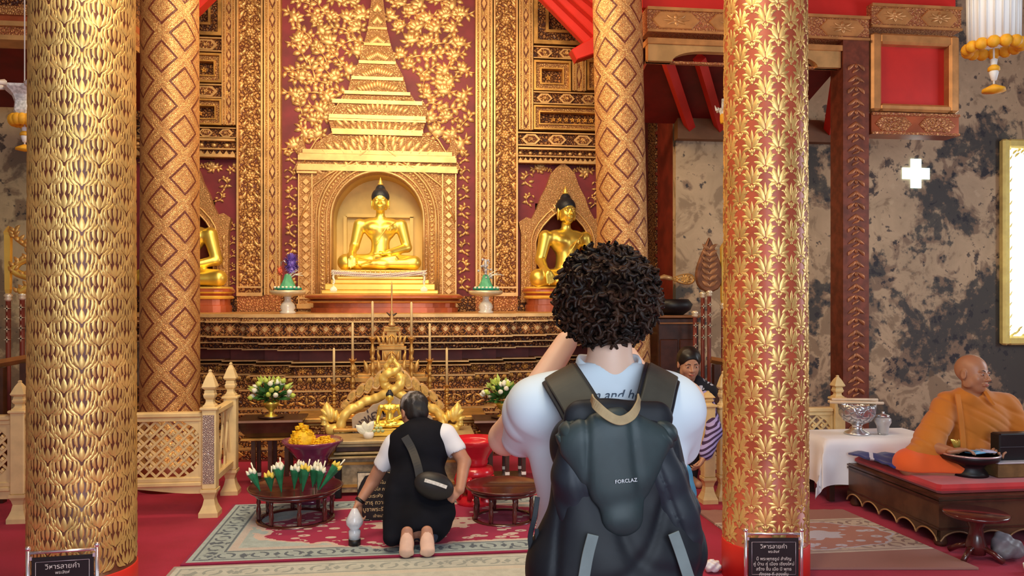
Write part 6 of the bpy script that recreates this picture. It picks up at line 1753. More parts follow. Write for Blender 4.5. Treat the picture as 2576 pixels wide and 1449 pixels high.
# ------------------------------------------------------------------ monk platform and its things
C0 = FL(2362, 1376); PX0, PY0, PY1 = C0.x, C0.y, FL(2145, 1268).y
PT = .30
pf = thing('monk_platform', 'low dark wooden platform with scalloped gold-edged apron under the seated monk', 'platform', (PX0 + .95, (PY0 + PY1) / 2, 0))
DKW = plain('aged_dark_board', (.085, .038, .018), .42, 0, .35, 7, coat=.2)
m = MB(); m.mi = 0; m.bx(PX0, PX0 + 2.0, PY0, PY1, .10, PT); m.mi = 1
for z in (.285, .265): m.bx(PX0 - .012, PX0 + 2.0, PY0 - .012, PY1, z, z + .012)
m.bx(PX0 - .006, PX0 + 2.0, PY0 - .006, PY1, .10, .115)
WB(m, 'frame', [DKW, WOODD], pf)
def apron(n, L, f):
    m = MB(); P = []; N = 80
    for i in range(N + 1):
        u = i / N; a = abs(math.sin(u * math.pi * n)); P.append((u * L, .10 - .055 * (1 - a ** .6) - .008))
    for i in range(N):
        (a, b), (c, d) = P[i], P[i + 1]; m.mi = 0
        q = [f(a, .10), f(c, .10), f(c, d), f(a, b)]; q2 = [Vector(p) + f.out for p in q]; m.add(q + q2, [(3, 2, 1, 0), (4, 5, 6, 7), (0, 1, 5, 4), (2, 3, 7, 6)], False)
        m.mi = 1; m.tube([Vector(q2[3]) + f.out * .2, Vector(q2[2]) + f.out * .2], .0055, 5, caps=False)
    return m
class FN:
    def __init__(s, g, out): s.g = g; s.out = Vector(out)
    def __call__(s, a, z): return Vector(s.g(a, z))
WB(apron(5, PY1 - PY0, FN(lambda a, z: (PX0, PY0 + a, z), (-.012, 0, 0))), 'side_apron', [DKW, plain('worn_gilt_edge', (.45, .27, .12), .5, .3)], pf)
WB(apron(9, 2.0, FN(lambda a, z: (PX0 + a, PY0, z), (0, -.012, 0))), 'front_apron', [DKW, plain('worn_gilt_edge_dark', (.28, .16, .08), .5, .3)], pf)
for x, y in ((PX0 + .035, PY0 + .035), (PX0 + .035, PY1 - .035), (PX0 + 1.9, PY0 + .035), (PX0 + 1.9, PY1 - .035)):
    m = MB().lathe([(.032, 0), (.040, .02), (.030, .06), (.040, .10)], (x, y, 0), 12); WB(m, 'leg', DKW, pf)
m = MB().bbox((PX0 + .98, (PY0 + PY1) / 2 + .02, PT + .03), (1.9, PY1 - PY0 - .06, .055), .02)
o = WB(m, 'platform_cushion', plain('red_cushion_cloth', (.55, .02, .025), .85, 0, .15, 6, sheen=.3)); tag(o, 'flat red cushion covering the top of the monk platform', 'cushion')
TOPZ = PT + .06
# blue cloth trailing over the left edge
m = MB(); n = 18; x0, x1 = PX0 - .02, PX0 + .36
vs = []
for j in range(9):
    for i in range(n + 1):
        u, v = i / n, j / 8; x = x0 + (x1 - x0) * u; y = PY0 + .22 + v * (PY1 - PY0 - .45) + .20 * (1 - u) + u * .06; vs.append((x, y, TOPZ + .022 + .010 * math.sin(u * 15 + v * 5) + .006 * math.sin(v * 18)))
m.add(vs, [(j * (n + 1) + i, j * (n + 1) + i + 1, (j + 1) * (n + 1) + i + 1, (j + 1) * (n + 1) + i) for j in range(8) for i in range(n)], True)
BM = Mat('blue_striped_cloth', .8, sheen=.2); x, y, z = BM.xyz(BM.coord((1, 1, 1), (0, 0, .5))); q = (x * 5.0).fract()
BM.color(BM.mix(q.lt(.12), (.012, .022, .20), (.55, .60, .85)))
o = WB(m, 'folded_cloth', BM.m); so = o.modifiers.new('thick', 'SOLIDIFY'); so.thickness = .012; so.offset = 1
tag(o, 'dark blue cloth with pale stripes spread beneath the monk', 'cloth')
# table with white cloth
ta = W(2062, 1108, 5.62); tz = .47; x0 = W(2076, 750, 5.50).x; x1 = W(2330, 750, 5.62).x; y0, y1 = 5.48, 5.92
t = thing('cloth_table', 'small table draped with a white cloth behind the platform', 'table', ((x0 + x1) / 2, (y0 + y1) / 2, 0))
m = MB(); m.bx(x0 + .04, x1 - .04, y0 + .04, y1 - .04, tz - .03, tz - .008); WB(m, 'tabletop', WOODD, t)
for x in (x0 + .07, x1 - .07):
    for y in (y0 + .07, y1 - .07): WB(MB().bx(x - .02, x + .02, y - .02, y + .02, 0, tz - .03), 'leg', WOODD, t)
NX, NY = 46, 30; vs = []; D1 = .36
cx_, cy_ = (x0 + x1) / 2, (y0 + y1) / 2; hx, hy = (x1 - x0) / 2, (y1 - y0) / 2
for j in range(NY + 1):
    for i in range(NX + 1):
        X = (i / NX * 2 - 1) * (hx + D1); Y = (j / NY * 2 - 1) * (hy + D1)
        ox = max(0, abs(X) - hx); oy = max(0, abs(Y) - hy); d = math.hypot(ox, oy) if ox and oy else max(ox, oy)
        sx = math.copysign(1, X); sy = math.copysign(1, Y); drop = max(ox, oy) if not (ox and oy) else max(ox, oy) + min(ox, oy) * .30
        fl2 = .018 * math.sin((X if oy > ox else Y) * 22) * min(1, d * 5)
        px_2 = min(abs(X), hx) * sx + sx * (min(ox, .05) * .35 + (fl2 + .03 * min(1, ox * 4) if ox > 0 else 0) + (min(ox, oy) * .15 if ox and oy else 0)); py_2 = min(abs(Y), hy) * sy + sy * (min(oy, .05) * .35 + (fl2 + .01 * min(1, oy * 4) if oy > 0 else 0))
        vs.append((cx_ + px_2, cy_ + py_2, max(.04, tz - drop * .92)))
m = MB(); m.add(vs, [(j * (NX + 1) + i, j * (NX + 1) + i + 1, (j + 1) * (NX + 1) + i + 1, (j + 1) * (NX + 1) + i) for j in range(NY) for i in range(NX)], True)
CLW = plain('white_tablecloth', (.84, .84, .86), .8, 0, .03, 4, sheen=.2)
o = WB(m, 'tablecloth', CLW); tag(o, 'white tablecloth hanging to a point over the small side table', 'tablecloth')
b = W(2156, 750, 5.66); t = thing('silver_bowl', 'large embossed silver footed bowl on the white cloth table', 'bowl', (b.x, 5.66, tz + .004)); R_ = 44 * SC_(2156, 5.66)
EMB = carved('embossed_silver', (.10, .10, .11), (.72, .72, .74), 22, metal=.9, rough=.3, lo=-.15, hi=.15, bmp=.6, dist=.006)
MB().lathe([(.001, 0), (R_ * .72, 0), (R_ * .66, .012), (R_ * .30, .035), (R_ * .26, .06), (R_ * .36, .075)], n=36).build('foot', SILV, t)
MB().lathe([(R_ * .36, .075), (R_ * .75, .10), (R_ * .98, .145), (R_ * 1.0, .19), (R_ * 1.04, .225), (R_ * .98, .225), (R_ * .92, .19), (R_ * .7, .12), (.001, .10)], n=40).build('bowl', EMB, t)
bz = tz + .004 + .225 + .012
for i, (dy, dz, l) in enumerate(((-.02, 0, .40), (.03, 0, .38), (.005, .020, .36))):
    t2 = thing('wooden_stick', ['front pale wooden stick lying across the silver bowl', 'rear pale wooden stick lying across the silver bowl', 'topmost pale wooden stick lying across the silver bowl'][i], 'stick', (b.x - .005, 5.66 + dy, bz + dz), math.radians(-3 + i * 3))
    MB().tube([(-l / 2 - .02, 0, .006), (l / 2, 0, -.006)], .011, 8).build('stick', plain('pale_bamboo', (.78, .60, .40), .5, 0, .1, 10), t2)
b2 = W(2221, 750, 5.62); t = thing('glass_jar', 'small clear glass jar with lid beside the silver bowl', 'jar', (b2.x, 5.62, tz + .004)); q_ = 20 * SC_(2221, 5.62)
GLS = Mat('clear_glass', .06, 0, (.92, .93, .94)); GLS.b.inputs['Transmission Weight'].default_value = .6; GLS.b.inputs['IOR'].default_value = 1.4
MB().lathe([(.001, 0), (q_ * .62, 0), (q_ * .66, .02), (q_ * .74, .06), (q_ * 1.0, .09), (q_ * .98, .115), (q_ * .72, .13), (q_ * .70, .128), (q_ * .92, .11), (q_ * .66, .06), (q_ * .55, .012), (.001, .01)], n=28).build('jar_body', GLS.m, t)
MB().lathe([(.001, .012), (q_ * .55, .014), (q_ * .60, .05), (.001, .052)], n=24).build('contents', plain('pinkish_powder', (.70, .52, .48), .7), t)
MB().lathe([(q_ * .80, .131), (q_ * .78, .142), (q_ * .4, .150), (.006, .156), (.012, .166), (.001, .172)], n=24).build('lid', SILV, t)
# offering bowl with objects on the platform
b = W(2444, 750, 4.72); t = thing('offering_bowl', 'black footed offering bowl on the red cushion in front of the monk', 'bowl', (b.x, 4.74, TOPZ)); R_ = 70 * SC_(2444, 4.72)
MB().lathe([(.001, 0), (R_ * .62, 0), (R_ * .58, .02), (R_ * .46, .05), (R_ * .55, .075), (R_ * .95, .105), (R_, .135), (R_ * .97, .14), (R_ * .92, .125), (R_ * .5, .10), (.001, .098)], n=40).build('bowl', BLACK, t)
MB().lathe([(R_ * .94, .137), (R_ * 1.0, .134), (R_ * 1.0, .142), (R_ * .94, .145), (R_ * .94, .137)], n=40).build('rim', plain('pink_silver_rim', (.72, .60, .62), .25, .6), t)
for k_, (dx, dy, w_, d_, hz_, rz, mt, nm_, lb) in enumerate(((.02, -.03, .11, .08, .012, .3, plain('sky_blue_wrapper', (.20, .52, .80), .3), 'folded_packet', 'sky blue packet on the black bowl before the monk'), (.10, -.02, .10, .09, .010, -.3, plain('lilac_wrapper', (.60, .62, .82), .3), 'folded_packet', 'pale lilac packet on the right of the black bowl'), (-.10, .0, .09, .06, .014, .1, plain('crimson_wrapper', (.50, .03, .05), .5), 'folded_packet', 'crimson packet at the left rim of the black bowl'))):
    t2 = thing(nm_, lb, 'packet', (b.x + dx, 4.74 + dy, TOPZ + .138 + .004 * k_), rz)
    m = MB(); m.bbox((0, 0, hz_ / 2 + .006), (w_, d_, hz_), .004); m.box((w_ * .1, 0, hz_ + .008), (w_ * .7, d_ * .5, .005), M=Matrix.Rotation(.1, 3, 'Y')); m.build('wrapper', mt, t2)
t = thing('gold_leaf_ornament', 'small gold folded leaf standing on the black bowl beneath the monk\'s hand', 'ornament', (b.x + .0, 4.86, TOPZ + .135)); m = MB()
for a in range(6): petal(m, (0, 0), ((a - 2.5) * .5, 1), .5, .1 * (a - 2.5), lambda u, v, q: (u * .045, -q * 3 + .01 * u, v * .075), 4, .001, .004)
m.build('leaf', GOLDW, t)
# crate and black case at the right edge
a = W(2512, 1258, 4.62); e = W(2620, 750, 4.62)
t = thing('wooden_crate', 'brown wooden box at the right frame edge on the platform', 'box', ((a.x + e.x) / 2, 4.70, TOPZ)); hz_ = W(2530, 1168, 4.62).z - TOPZ; m = MB()
m.bbox((0, 0, hz_ / 2), (e.x - a.x, .16, hz_), .005); m.build('body', plain('brown_plywood', (.20, .115, .04), .6, 0, .25, 10), t)
MB().bbox((0, 0, hz_ + .006), (e.x - a.x + .01, .17, .010), .003).build('lid', plain('pale_lid', (.60, .58, .62), .4), t)
a2 = W(2508, 1090, 4.70); t = thing('black_case', 'black case standing on the brown box at the right frame edge', 'case', ((a2.x + e.x) / 2, 4.72, TOPZ + hz_ + .012)); hc = a2.z - (TOPZ + hz_ + .012)
m = MB(); m.bbox((0, 0, hc / 2), (e.x - a2.x, .09, hc), .008); m.build('shell', BLACK, t); MB().bx(-(e.x - a2.x) / 2, (e.x - a2.x) / 2, -.048, -.045, hc * .48, hc * .52).build('seam', plain('dark_grey_seam', (.05, .05, .06), .4), t)
# dark pedestal stool in front of the platform
b = W(2455, 750, 4.22); zt = W(2455, 1288, 4.22).z; R_ = 76 * SC_(2455, 4.22)
t = thing('pedestal_stool', 'glossy dark round pedestal stool in front of the platform', 'stool', (b.x, 4.22, 0))
MB().lathe([(.001, zt - .03), (R_ * .8, zt - .03), (R_ * .97, zt - .02), (R_, zt - .006), (R_ * .96, zt), (.001, zt)], n=44).build('seat', BROWNL, t)
MB().lathe([(.001, .03), (.05, .03), (.058, .08), (.042, .13), (.036, .18), (.055, .22), (.06, zt - .03)], n=24).build('pedestal', BROWNL, t)
for i in range(4):
    a = i * math.pi / 2 + .5; x, y = math.cos(a), math.sin(a)
    MB().tube([(x * .03, y * .03, .075), (x * .10, y * .10, .05), (x * .15, y * .15, .016)], [.018, .016, .016], 8).build('foot', BROWNL, t)
GREYC = plain('grey_plastic_bag', (.20, .19, .21), .5, 0, .2, 12)
b = FL(2535, 1408); o = WS('plastic_bag', disp(U([ell((b.x, b.y, .065), (.09, .07, .062)), ell((b.x - .04, b.y, .11), (.045, .04, .05))], .04), lambda P: .008 * np.sin(P[:, 0] * 60) * np.sin(P[:, 2] * 70 + P[:, 1] * 50)), .008, GREYC)
tag(o, 'crumpled grey plastic bag on the floor at the right edge, beside the stool', 'bag')
b = FL(2528, 1418); t = thing('white_cup', 'small white cup on the floor in front of the grey plastic bag', 'cup', (b.x + .02, b.y - .16, 0)); MB().lathe([(.001, 0), (.025, 0), (.034, .05), (.031, .05), (.001, .01)], n=18).build('cup', WHITE, t)
b = FL(1792, 1440); o = WS('crumpled_tissue', disp(U([ell((b.x, b.y, .035), (.05, .04, .033)), ell((b.x - .02, b.y - .02, .05), (.03, .03, .025))], .015), lambda P: .005 * np.sin(P[:, 0] * 130) * np.sin(P[:, 2] * 150 + P[:, 1] * 110)), .004, plain('white_tissue', (.80, .80, .82), .8))
tag(o, 'crumpled white tissue on the carpet left of the leaf-patterned column', 'tissue')
# glass bud vase under the kneeling man's hand
b = FL(892, 1376); t = thing('bud_vase', 'white glass bottle with dark base under the kneeling man\'s left hand', 'bottle', (b.x, b.y, .014)); k = SC_(892, b.y)
MB().lathe([(.001, 0), (.036, 0), (.036, .035), (.001, .036)], n=20).build('base', BLACK, t)
MB().lathe([(.001, .036), (.034, .036), (.036, .085), (.026, .095), (.050, .125), (.052, .15), (.034, .185), (.018, .215), (.012, .22), (.001, .22)], n=24).build('glass', plain('milky_glass', (.66, .70, .80), .18, 0, .1, 30, coat=.4), t)
# ------------------------------------------------------------------ people
SK_PALE = plain('fair_skin', (.74, .47, .35), .5, 0, .05, 8); SK_TAN = plain('tan_skin', (.44, .22, .145), .5, 0, .10, 9)
SK_MONK = plain('warm_brown_skin', (.46, .22, .12), .42, 0, .08, 8); SK_WOM = plain('light_brown_skin', (.52, .28, .18), .5, 0, .07, 8)
SK_SOLE = plain('pale_sole_skin', (.72, .48, .38), .55, 0, .1, 12)
for m_ in (SK_PALE, SK_TAN, SK_MONK, SK_WOM, SK_SOLE):
    b_ = m_.node_tree.nodes['Principled BSDF']; b_.inputs['Subsurface Weight'].default_value = .08; b_.inputs['Subsurface Scale'].default_value = .02
def creases(fr, amp, dirs):
    """narrow pressed creases"""
    ds = [(A(d), p) for d, p in dirs]
    def g(P):
        o = 0
        for i, (d, p) in enumerate(ds):
            s = P @ d; w = P @ ds[(i + 1) % len(ds)][0]
            o = o + np.exp(-18 * np.sin(s * fr + p + 1.5 * np.sin(w * fr * .6 + p)) ** 2)
        return (o * amp).astype(np.float32)
    return g
def folds(fr, amp, dirs):
    """soft cloth folds as a displacement"""
    ds = [(A(d), p) for d, p in dirs]
    def g(P):
        o = 0
        for i, (d, p) in enumerate(ds):
            s = P @ d; w = P @ ds[(i + 1) % len(ds)][0]
            o = o + np.sin(s * fr + p + 1.7 * np.sin(w * fr * .37 + p))
        return (o * amp / len(ds)).astype(np.float32)
    return g

# ---------- visitor with curly hair and backpack, seen from behind
YV = 2.0
V = lambda px, py, dy=0.0: W(px, py, YV + dy)
vis = thing('person', 'standing visitor with dark curly hair, white T-shirt and black backpack, arms raised', 'person', (V(1535, 750).x, YV, 0))
kv = SC_(1535, YV)
RZ = rotm('Z', 180 + 6) @ rotm('X', -6)
hc = V(1532, 768, .02)
head = xf(head_shape(), RZ, hc, .235)
X0 = vis.location.x
torso = U([ell(V(1532, 1110, .02), (.185, .105, .20)), ell(V(1536, 1300, .02), (.155, .10, .20)), ell((X0 + .005, YV + .02, .86), (.165, .115, .14)), rc(V(1370, 1010, .01), V(1700, 1010, .01), .055)], .05)
torso = U([torso, rc(V(1534, 960, .01), V(1534, 850, .02), .062, .056)], .04)
lg = U([limb([((X0 + s * .085, YV + .02, .84), .085), ((X0 + s * .10, YV + .0, .46), .056), ((X0 + s * .105, YV + .03, .09), .040)]) for s in (-1, 1)], .01)
ft = U([rc((X0 + s * .105, YV + .02, .045), (X0 + s * .13, YV + .19, .03), .042, .034) for s in (-1, 1)], .0)
la = limb([(V(1345, 1020, .0), .052), (V(1272, 1102, .17), .046), (V(1330, 1010, .28), .043), (V(1424, 862, .36), .034)])
ra_ = limb([(V(1722, 1008, .0), .052), (V(1722, 1112, .22), .040), (V(1566, 872, .40), .028)])
lh = xf(hand_shape((.5, .6, .7, .8), .04, .4, 1), frame_to((.5, .08, .86), (1, .2, -.4)), V(1424, 862, .36), 1.05)
rh = xf(hand_shape((.5, .6, .7, .8), .04, .4, -1), frame_to((-.5, .08, .86), (-1, .2, -.4)), V(1566, 872, .40), 1.0)
body = U([torso, lg, ft, la, ra_], .025); body = U([body, head], .02); body = U([body, lh, rh], .008)
WS('body', body, .0055, SK_PALE, vis)
TEE = plain('white_cotton', (.64, .73, .80), .85, 0, .03, 3)
sh = U([ell(V(1532, 1115, .02), (.212, .128, .20)), ell(V(1536, 1300, .02), (.190, .125, .22)), rc(V(1395, 1012, .0), V(1672, 1012, .0), .070), ell((X0 + .005, YV + .02, .84), (.195, .135, .13))], .06)
sl = U([rc(V(1350, 1032, .0), V(1310, 1098, .10), .080, .056), ell(V(1322, 1046, .03), (.064, .07, .075)), rc(V(1700, 1030, .0), V(1704, 1114, .12), .080, .062), ell(V(1715, 1050, .03), (.060, .07, .072))], .0)
sh = U([sh, sl, rc(V(1345, 1010, .0), V(1500, 948, .0), .052, .045), rc(V(1700, 1010, .0), V(1570, 948, .0), .052, .045)], .03)
sh = disp(sh, folds(26, .004, (((1, 0, .7), 0), ((-.6, 0, 1), 1.2), ((0, .5, 1), 2))))
hole = rc(V(1532, 925, .02), V(1532, 800, .04), .060, .075)
sh = D(sh, hole, .01); sh = D(sh, half((X0, YV, .76), (0, 0, 1)), .006)
shirt = WS('shirt', sh, .0055, TEE, vis)
# stand-up folded collar
m = MB(); n = 40; cc = V(1532, 935, .02); rows = [(.088, -.030), (.083, .0), (.079, .022), (.074, .030), (.069, .024), (.070, -.01)]; vs = []
for R_, z in rows:
    for i in range(n):
        a = 2 * math.pi * i / n; vs.append((cc.x + R_ * math.cos(a) * 1.08, cc.y + R_ * .86 * math.sin(a), cc.z + z + .018 * math.sin(a) + .010 * math.cos(2 * a)))
m.add(vs, [(q * n + i, q * n + (i + 1) % n, (q + 1) * n + (i + 1) % n, (q + 1) * n + i) for q in range(len(rows) - 1) for i in range(n)], True)
WB(m, 'collar', TEE, vis)
INK = plain('grey_blue_ink', (.06, .09, .14), .7)
p = V(1540, 992); L = rootloc(vis)
def back_y(px, py, guess=1.7):
    """depth of the shirt's back surface below a pixel"""
    for Y in np.arange(guess, 2.1, .002):
        q = W(px, py, Y)
        if sh.f(np.array([[q.x, q.y, q.z]], np.float32))[0] < 0: return Y
    return 1.9
Yb = min(back_y(1500, 990), back_y(1540, 990), back_y(1580, 990)) - .004
p = W(1541, 994, Yb)
tx = text_mesh('him and her', .034, INK, None, Matrix.Translation((p.x - L.x, p.y - L.y, p.z - L.z)) @ Matrix.Rotation(math.radians(90), 4, 'X'), 'lettering', .0008, shear=.35)
tx.parent = shirt
TRD = plain('black_trousers', (.010, .011, .014), .8, 0, .2, 8)
tr = U([ell((X0 + .005, YV + .02, .83), (.185, .13, .13))] + [limb([((X0 + s * .088, YV + .02, .82), .105), ((X0 + s * .10, YV + .0, .46), .078), ((X0 + s * .105, YV + .03, .10), .066)]) for s in (-1, 1)], .03)
tr = D(tr, half((X0, YV, .07), (0, 0, 1)), .005)
WS('trousers', disp(tr, folds(30, .003, (((1, 0, .7), 0), ((-.6, 0, 1), 1.2)))), .009, TRD, vis)
# curls
HB = Mat('dark_brown_curls', .45, 0, (.022, .011, .007)); HB.b.inputs['Specular IOR Level'].default_value = .2
nn_ = HB.noise(30); HB.color(HB.mix(nn_.ss(.35, .7), (.010, .006, .005), (.050, .022, .012)))
hcc = V(1528, 752, .01); rad = Vector((.118, .118, .118)); r = random.Random(8)
m = MB(); m.smooth = True
m.ball(hcc, (.112, .112, .112), 24, 16); m.ball(hcc + Vector((.005, .01, -.075)), (.080, .085, .055), 20, 12)
N = 900; ga_ = math.pi * (3 - math.sqrt(5))
for i in range(N):
    z = 1 - 2 * (i + .5) / N; q = math.sqrt(1 - z * z); a = i * ga_; d = Vector((q * math.cos(a), q * math.sin(a), z))
    if d.y > .35 and d.z < .35: continue      # keeps the face free
    if d.z < -.93: continue
    f = 1.0 if d.z > -.3 else 1 - .20 * (-d.z - .3)
    s0 = hcc + Vector((d.x * .100, d.y * .100, d.z * .104)) * f
    L_ = r.uniform(.034, .050); cr = r.uniform(.009, .015); ph = r.uniform(0, 6.28); tw = r.choice((-1, 1)); turns = r.uniform(.8, 1.4)
    side = d.cross(Vector((r.uniform(-1, 1), r.uniform(-1, 1), r.uniform(-1, 1)))).normalized(); up = d.cross(side)
    drift = Vector((r.uniform(-.4, .4), r.uniform(-.4, .4), r.uniform(-.7, .1)))
    pts = []
    K = 9
    for k_ in range(K):
        u = k_ / (K - 1); an = ph + tw * turns * 2 * math.pi * u
        pts.append(s0 + (d + drift * u * .8).normalized() * L_ * u + (side * math.cos(an) + up * math.sin(an)) * cr * (.5 + .5 * u))
    m.tube(pts, [.0078 * (1 - .55 * (k_ / (K - 1)) ** 2) for k_ in range(K)], 5, caps=False)
WB(m, 'hair', HB.m, vis)

# backpack
YP = 1.80
bpk = thing('backpack', 'black hiking backpack with tan haul loop worn on the visitor\'s back', 'backpack', (W(1548, 750, YP).x, YP, W(1548, 1500, YP).z))
Q = lambda px, py, Y=YP: W(px, py, Y)
PKB = plain('black_nylon', (.008, .010, .015), .55, 0, .25, 7, spec=.3); PKG = plain('dark_teal_nylon', (.022, .038, .042), .5, 0, .2, 9, spec=.4); PKO = plain('dark_olive_strap', (.038, .038, .030), .6, 0, .15, 12)
TAN = plain('tan_webbing', (.34, .25, .13), .7, 0, .12, 30); GRW = plain('grey_green_webbing', (.16, .20, .20), .6, 0, .1, 14)
mb_ = U([rbox(Q(1545, 1235, 1.82), (.128, .065, .165), .06), ell(Q(1545, 1460, 1.80), (.188, .10, .19)), ell(Q(1540, 1110, 1.83), (.135, .055, .08)), rbox(Q(1548, 1480, 1.82), (.165, .07, .14), .05), ell(Q(1705, 1400, 1.83), (.052, .06, .13)), ell(Q(1388, 1440, 1.83), (.052, .06, .12)), rc(Q(1450, 1120, 1.82), Q(1440, 1300, 1.81), .042, .045), rc(Q(1660, 1110, 1.82), Q(1712, 1380, 1.81), .045, .055)], .05)
mb_ = disp(mb_, folds(30, .003, (((.3, 0, 1), .5), ((1, 0, .35), 1.2)))); mb_ = disp(mb_, creases(15, .007, (((1, 0, .25), .5), ((-1, 0, .6), 1.0))))
WS('pack_body', mb_, .0055, PKB, bpk)
fp = U([rc(Q(1468, 1120, 1.765), Q(1548, 1300, 1.735), .058, .020, fl=((0, 1, 0), .5)), rc(Q(1640, 1120, 1.765), Q(1586, 1305, 1.735), .050, .020, fl=((0, 1, 0), .5)), rc(Q(1556, 1110, 1.76), Q(1566, 1295, 1.735), .080, .034, fl=((0, 1, 0), .42))], .035)
fp = disp(fp, folds(26, .003, (((1, 0, .25), .3), ((.8, 0, -.5), 1.9)))); fp = disp(fp, creases(17, .006, (((1, 0, .30), .2), ((1, 0, -.35), 1.6))))
WS('front_pocket', fp, .0045, PKG, bpk)
tf = U([rc(Q(1440, 1098, 1.785), Q(1665, 1098, 1.785), .036, .036), ell(Q(1452, 1100, 1.775), (.05, .03, .032)), ell(Q(1640, 1095, 1.785), (.05, .03, .034))], .02)
tf = disp(tf, folds(55, .004, (((1, 0, .1), .0), ((.6, 0, 1), 2)))); tf = disp(tf, creases(38, .008, (((1, 0, .1), .4), ((.7, 0, .7), 1.6))))
WS('cinched_top', tf, .0045, PKG, bpk)
# diagonal side panels lying on the pack
for pts_ in ([(1625, 1108), (1668, 1200), (1700, 1290), (1715, 1345)], [(1462, 1115), (1446, 1210), (1450, 1300)]):
    sp_ = U([rc(Q(*pts_[i_], 1.80), Q(*pts_[i_ + 1], 1.79), .058, .050, fl=((0, 1, 0), .9)) for i_ in range(len(pts_) - 1)], .02)
    sp_ = disp(sp_, creases(30, .005, (((1, 0, .45), .3), ((.8, 0, .2), 1.9))))
    WS('side_panel', sp_, .005, plain('dark_slate_nylon', (.014, .019, .028), .5, 0, .2, 9, spec=.35), bpk)
def ribbon(pts, w, th, mat, name, parent, n=6, side=(1, 0, 0)):
    c = cat(pts, n); m = MB(); vs = []; K = len(c)
    for i, p_ in enumerate(c):
        d = (c[min(i + 1, K - 1)] - c[max(i - 1, 0)]).normalized(); s_ = Vector(side); s_ = (s_ - d * s_.dot(d)).normalized(); u_ = d.cross(s_).normalized(); ww = w if not callable(w) else w(i / (K - 1))
        for a_, b_ in ((-1, -1), (1, -1), (1, 1), (-1, 1)): vs.append(p_ + s_ * ww * .5 * a_ + u_ * th * .5 * b_)
    fs = [(0, 1, 2, 3)] + [(i * 4 + q, (i + 1) * 4 + q, (i + 1) * 4 + (q + 1) % 4, i * 4 + (q + 1) % 4) for i in range(K - 1) for q in range(4)] + [tuple((K - 1) * 4 + q for q in (3, 2, 1, 0))]
    m.add(vs, fs, False); o = recalc(WB(m, name, mat, parent)); bevel(o, min(th * .3, .004), 2); return o
for s, P_ in ((-1, [(1412, 938, 2.06), (1408, 938, 1.97), (1420, 958, 1.90), (1452, 1010, 1.845), (1482, 1068, 1.80)]), (1, [(1668, 938, 2.06), (1668, 936, 1.97), (1662, 958, 1.90), (1650, 1010, 1.845), (1632, 1068, 1.80)])):
    pts = [W(a, b, Y) for a, b, Y in P_]
    st_ = ribbon(pts, .082, .014, PKO, 'shoulder_strap', bpk, side=(.9, 0, -.45 * s))
    e = [p_ + Vector((s * -1 * .0, .006, -.002)) for p_ in pts]
    ribbon(e, .100, .009, PKB, 'strap_padding', bpk, side=(.9, 0, -.45 * s))
yk = U([rc(Q(1462, 1050, 1.80), Q(1650, 1050, 1.80), .042, .042, fl=((0, 1, 0), .55)), ell(Q(1545, 1085, 1.80), (.12, .03, .04))], .02)
WS('yoke', disp(yk, folds(40, .003, (((1, 0, .6), .3), ((.8, 0, -.5), 1.9)))), .005, PKB, bpk)
ribbon([Q(1488, 1000, 1.765), Q(1498, 1018, 1.742), Q(1530, 1046, 1.724), Q(1560, 1058, 1.72), Q(1588, 1046, 1.724), Q(1604, 1022, 1.742), Q(1608, 998, 1.765)], .021, .004, TAN, 'haul_loop', bpk, side=(0, .3, 1))
for P_ in ([(1492, 1345), (1478, 1400), (1466, 1470)], [(1694, 1340), (1712, 1390), (1738, 1470)]):
    ribbon([Q(a, b, 1.712) for a, b in P_], .026, .004, GRW, 'compression_strap', bpk)
ribbon([Q(1352, 1250, 1.83), Q(1345, 1300, 1.82), Q(1334, 1350, 1.82), Q(1338, 1392, 1.82)], .012, .003, PKB, 'loose_strap', bpk)
ribbon([Q(1350, 1330, 1.81), Q(1352, 1380, 1.81), Q(1348, 1430, 1.81)], .010, .003, PKB, 'loose_strap', bpk)
lo = text_mesh('FORCLAZ', .0115, plain('white_print', (.75, .78, .82), .5), bpk, Matrix.Identity(4), 'logo', .0005)
p = Q(1575, 1210, 1.0); Yp = 1.60
while Yp < 1.8 and fp.f(np.array([[*W(1575, 1210, Yp)]], np.float32))[0] > 0.0: Yp += .002
p = W(1575, 1210, Yp - .006) - rootloc(bpk)
lo.matrix_local = Matrix.Translation(p) @ Matrix.Rotation(math.radians(-4), 4, 'Y') @ Matrix.Rotation(math.radians(90), 4, 'X')

# ---------- kneeling man seen from behind
km = thing('person', 'kneeling grey-haired man in a black vest over white shirt, seen from behind', 'person', (W(1052, 750, 4.85).x, 4.85, 0.014))
K = W; Lx = km.location.x
hd = xf(head_shape(), rotm('Z', 180 + 28) @ rotm('X', 24), K(1040, 1036, 5.04), .232)
to = U([ell(K(1058, 1130, 4.93), (.170, .105, .17)), ell(K(1058, 1225, 4.86), (.155, .115, .17)), ell(K(1055, 1310, 4.80), (.17, .13, .12)), rc(K(990, 1122, 4.94), K(1118, 1092, 4.92), .055)], .05)
to = U([to, rc(K(1075, 1085, 4.95), K(1045, 1050, 5.02), .056, .052)], .03)
LA = limb([(K(988, 1122, 4.95), .050), (K(938, 1212, 5.0), .040), (K(903, 1264, 4.93), .026)])
RA = limb([(K(1130, 1100, 4.92), .052), (K(1168, 1162, 4.86), .041), (K(1157, 1232, 4.74), .028)])
LH = xf(hand_shape((.6, .8, .9, 1.0), .06, .5, 1), frame_to((-.12, -.25, -.95), (.6, -.6, 0)), K(903, 1264, 4.93), .95)
RH = xf(hand_shape((1.1, 1.2, 1.3, 1.3), .02, .2, -1), frame_to((-.75, -.1, -.55), (.2, .9, -.3)), K(1157, 1232, 4.74), .92)
sh_, ft_ = [], []
ZF = .016
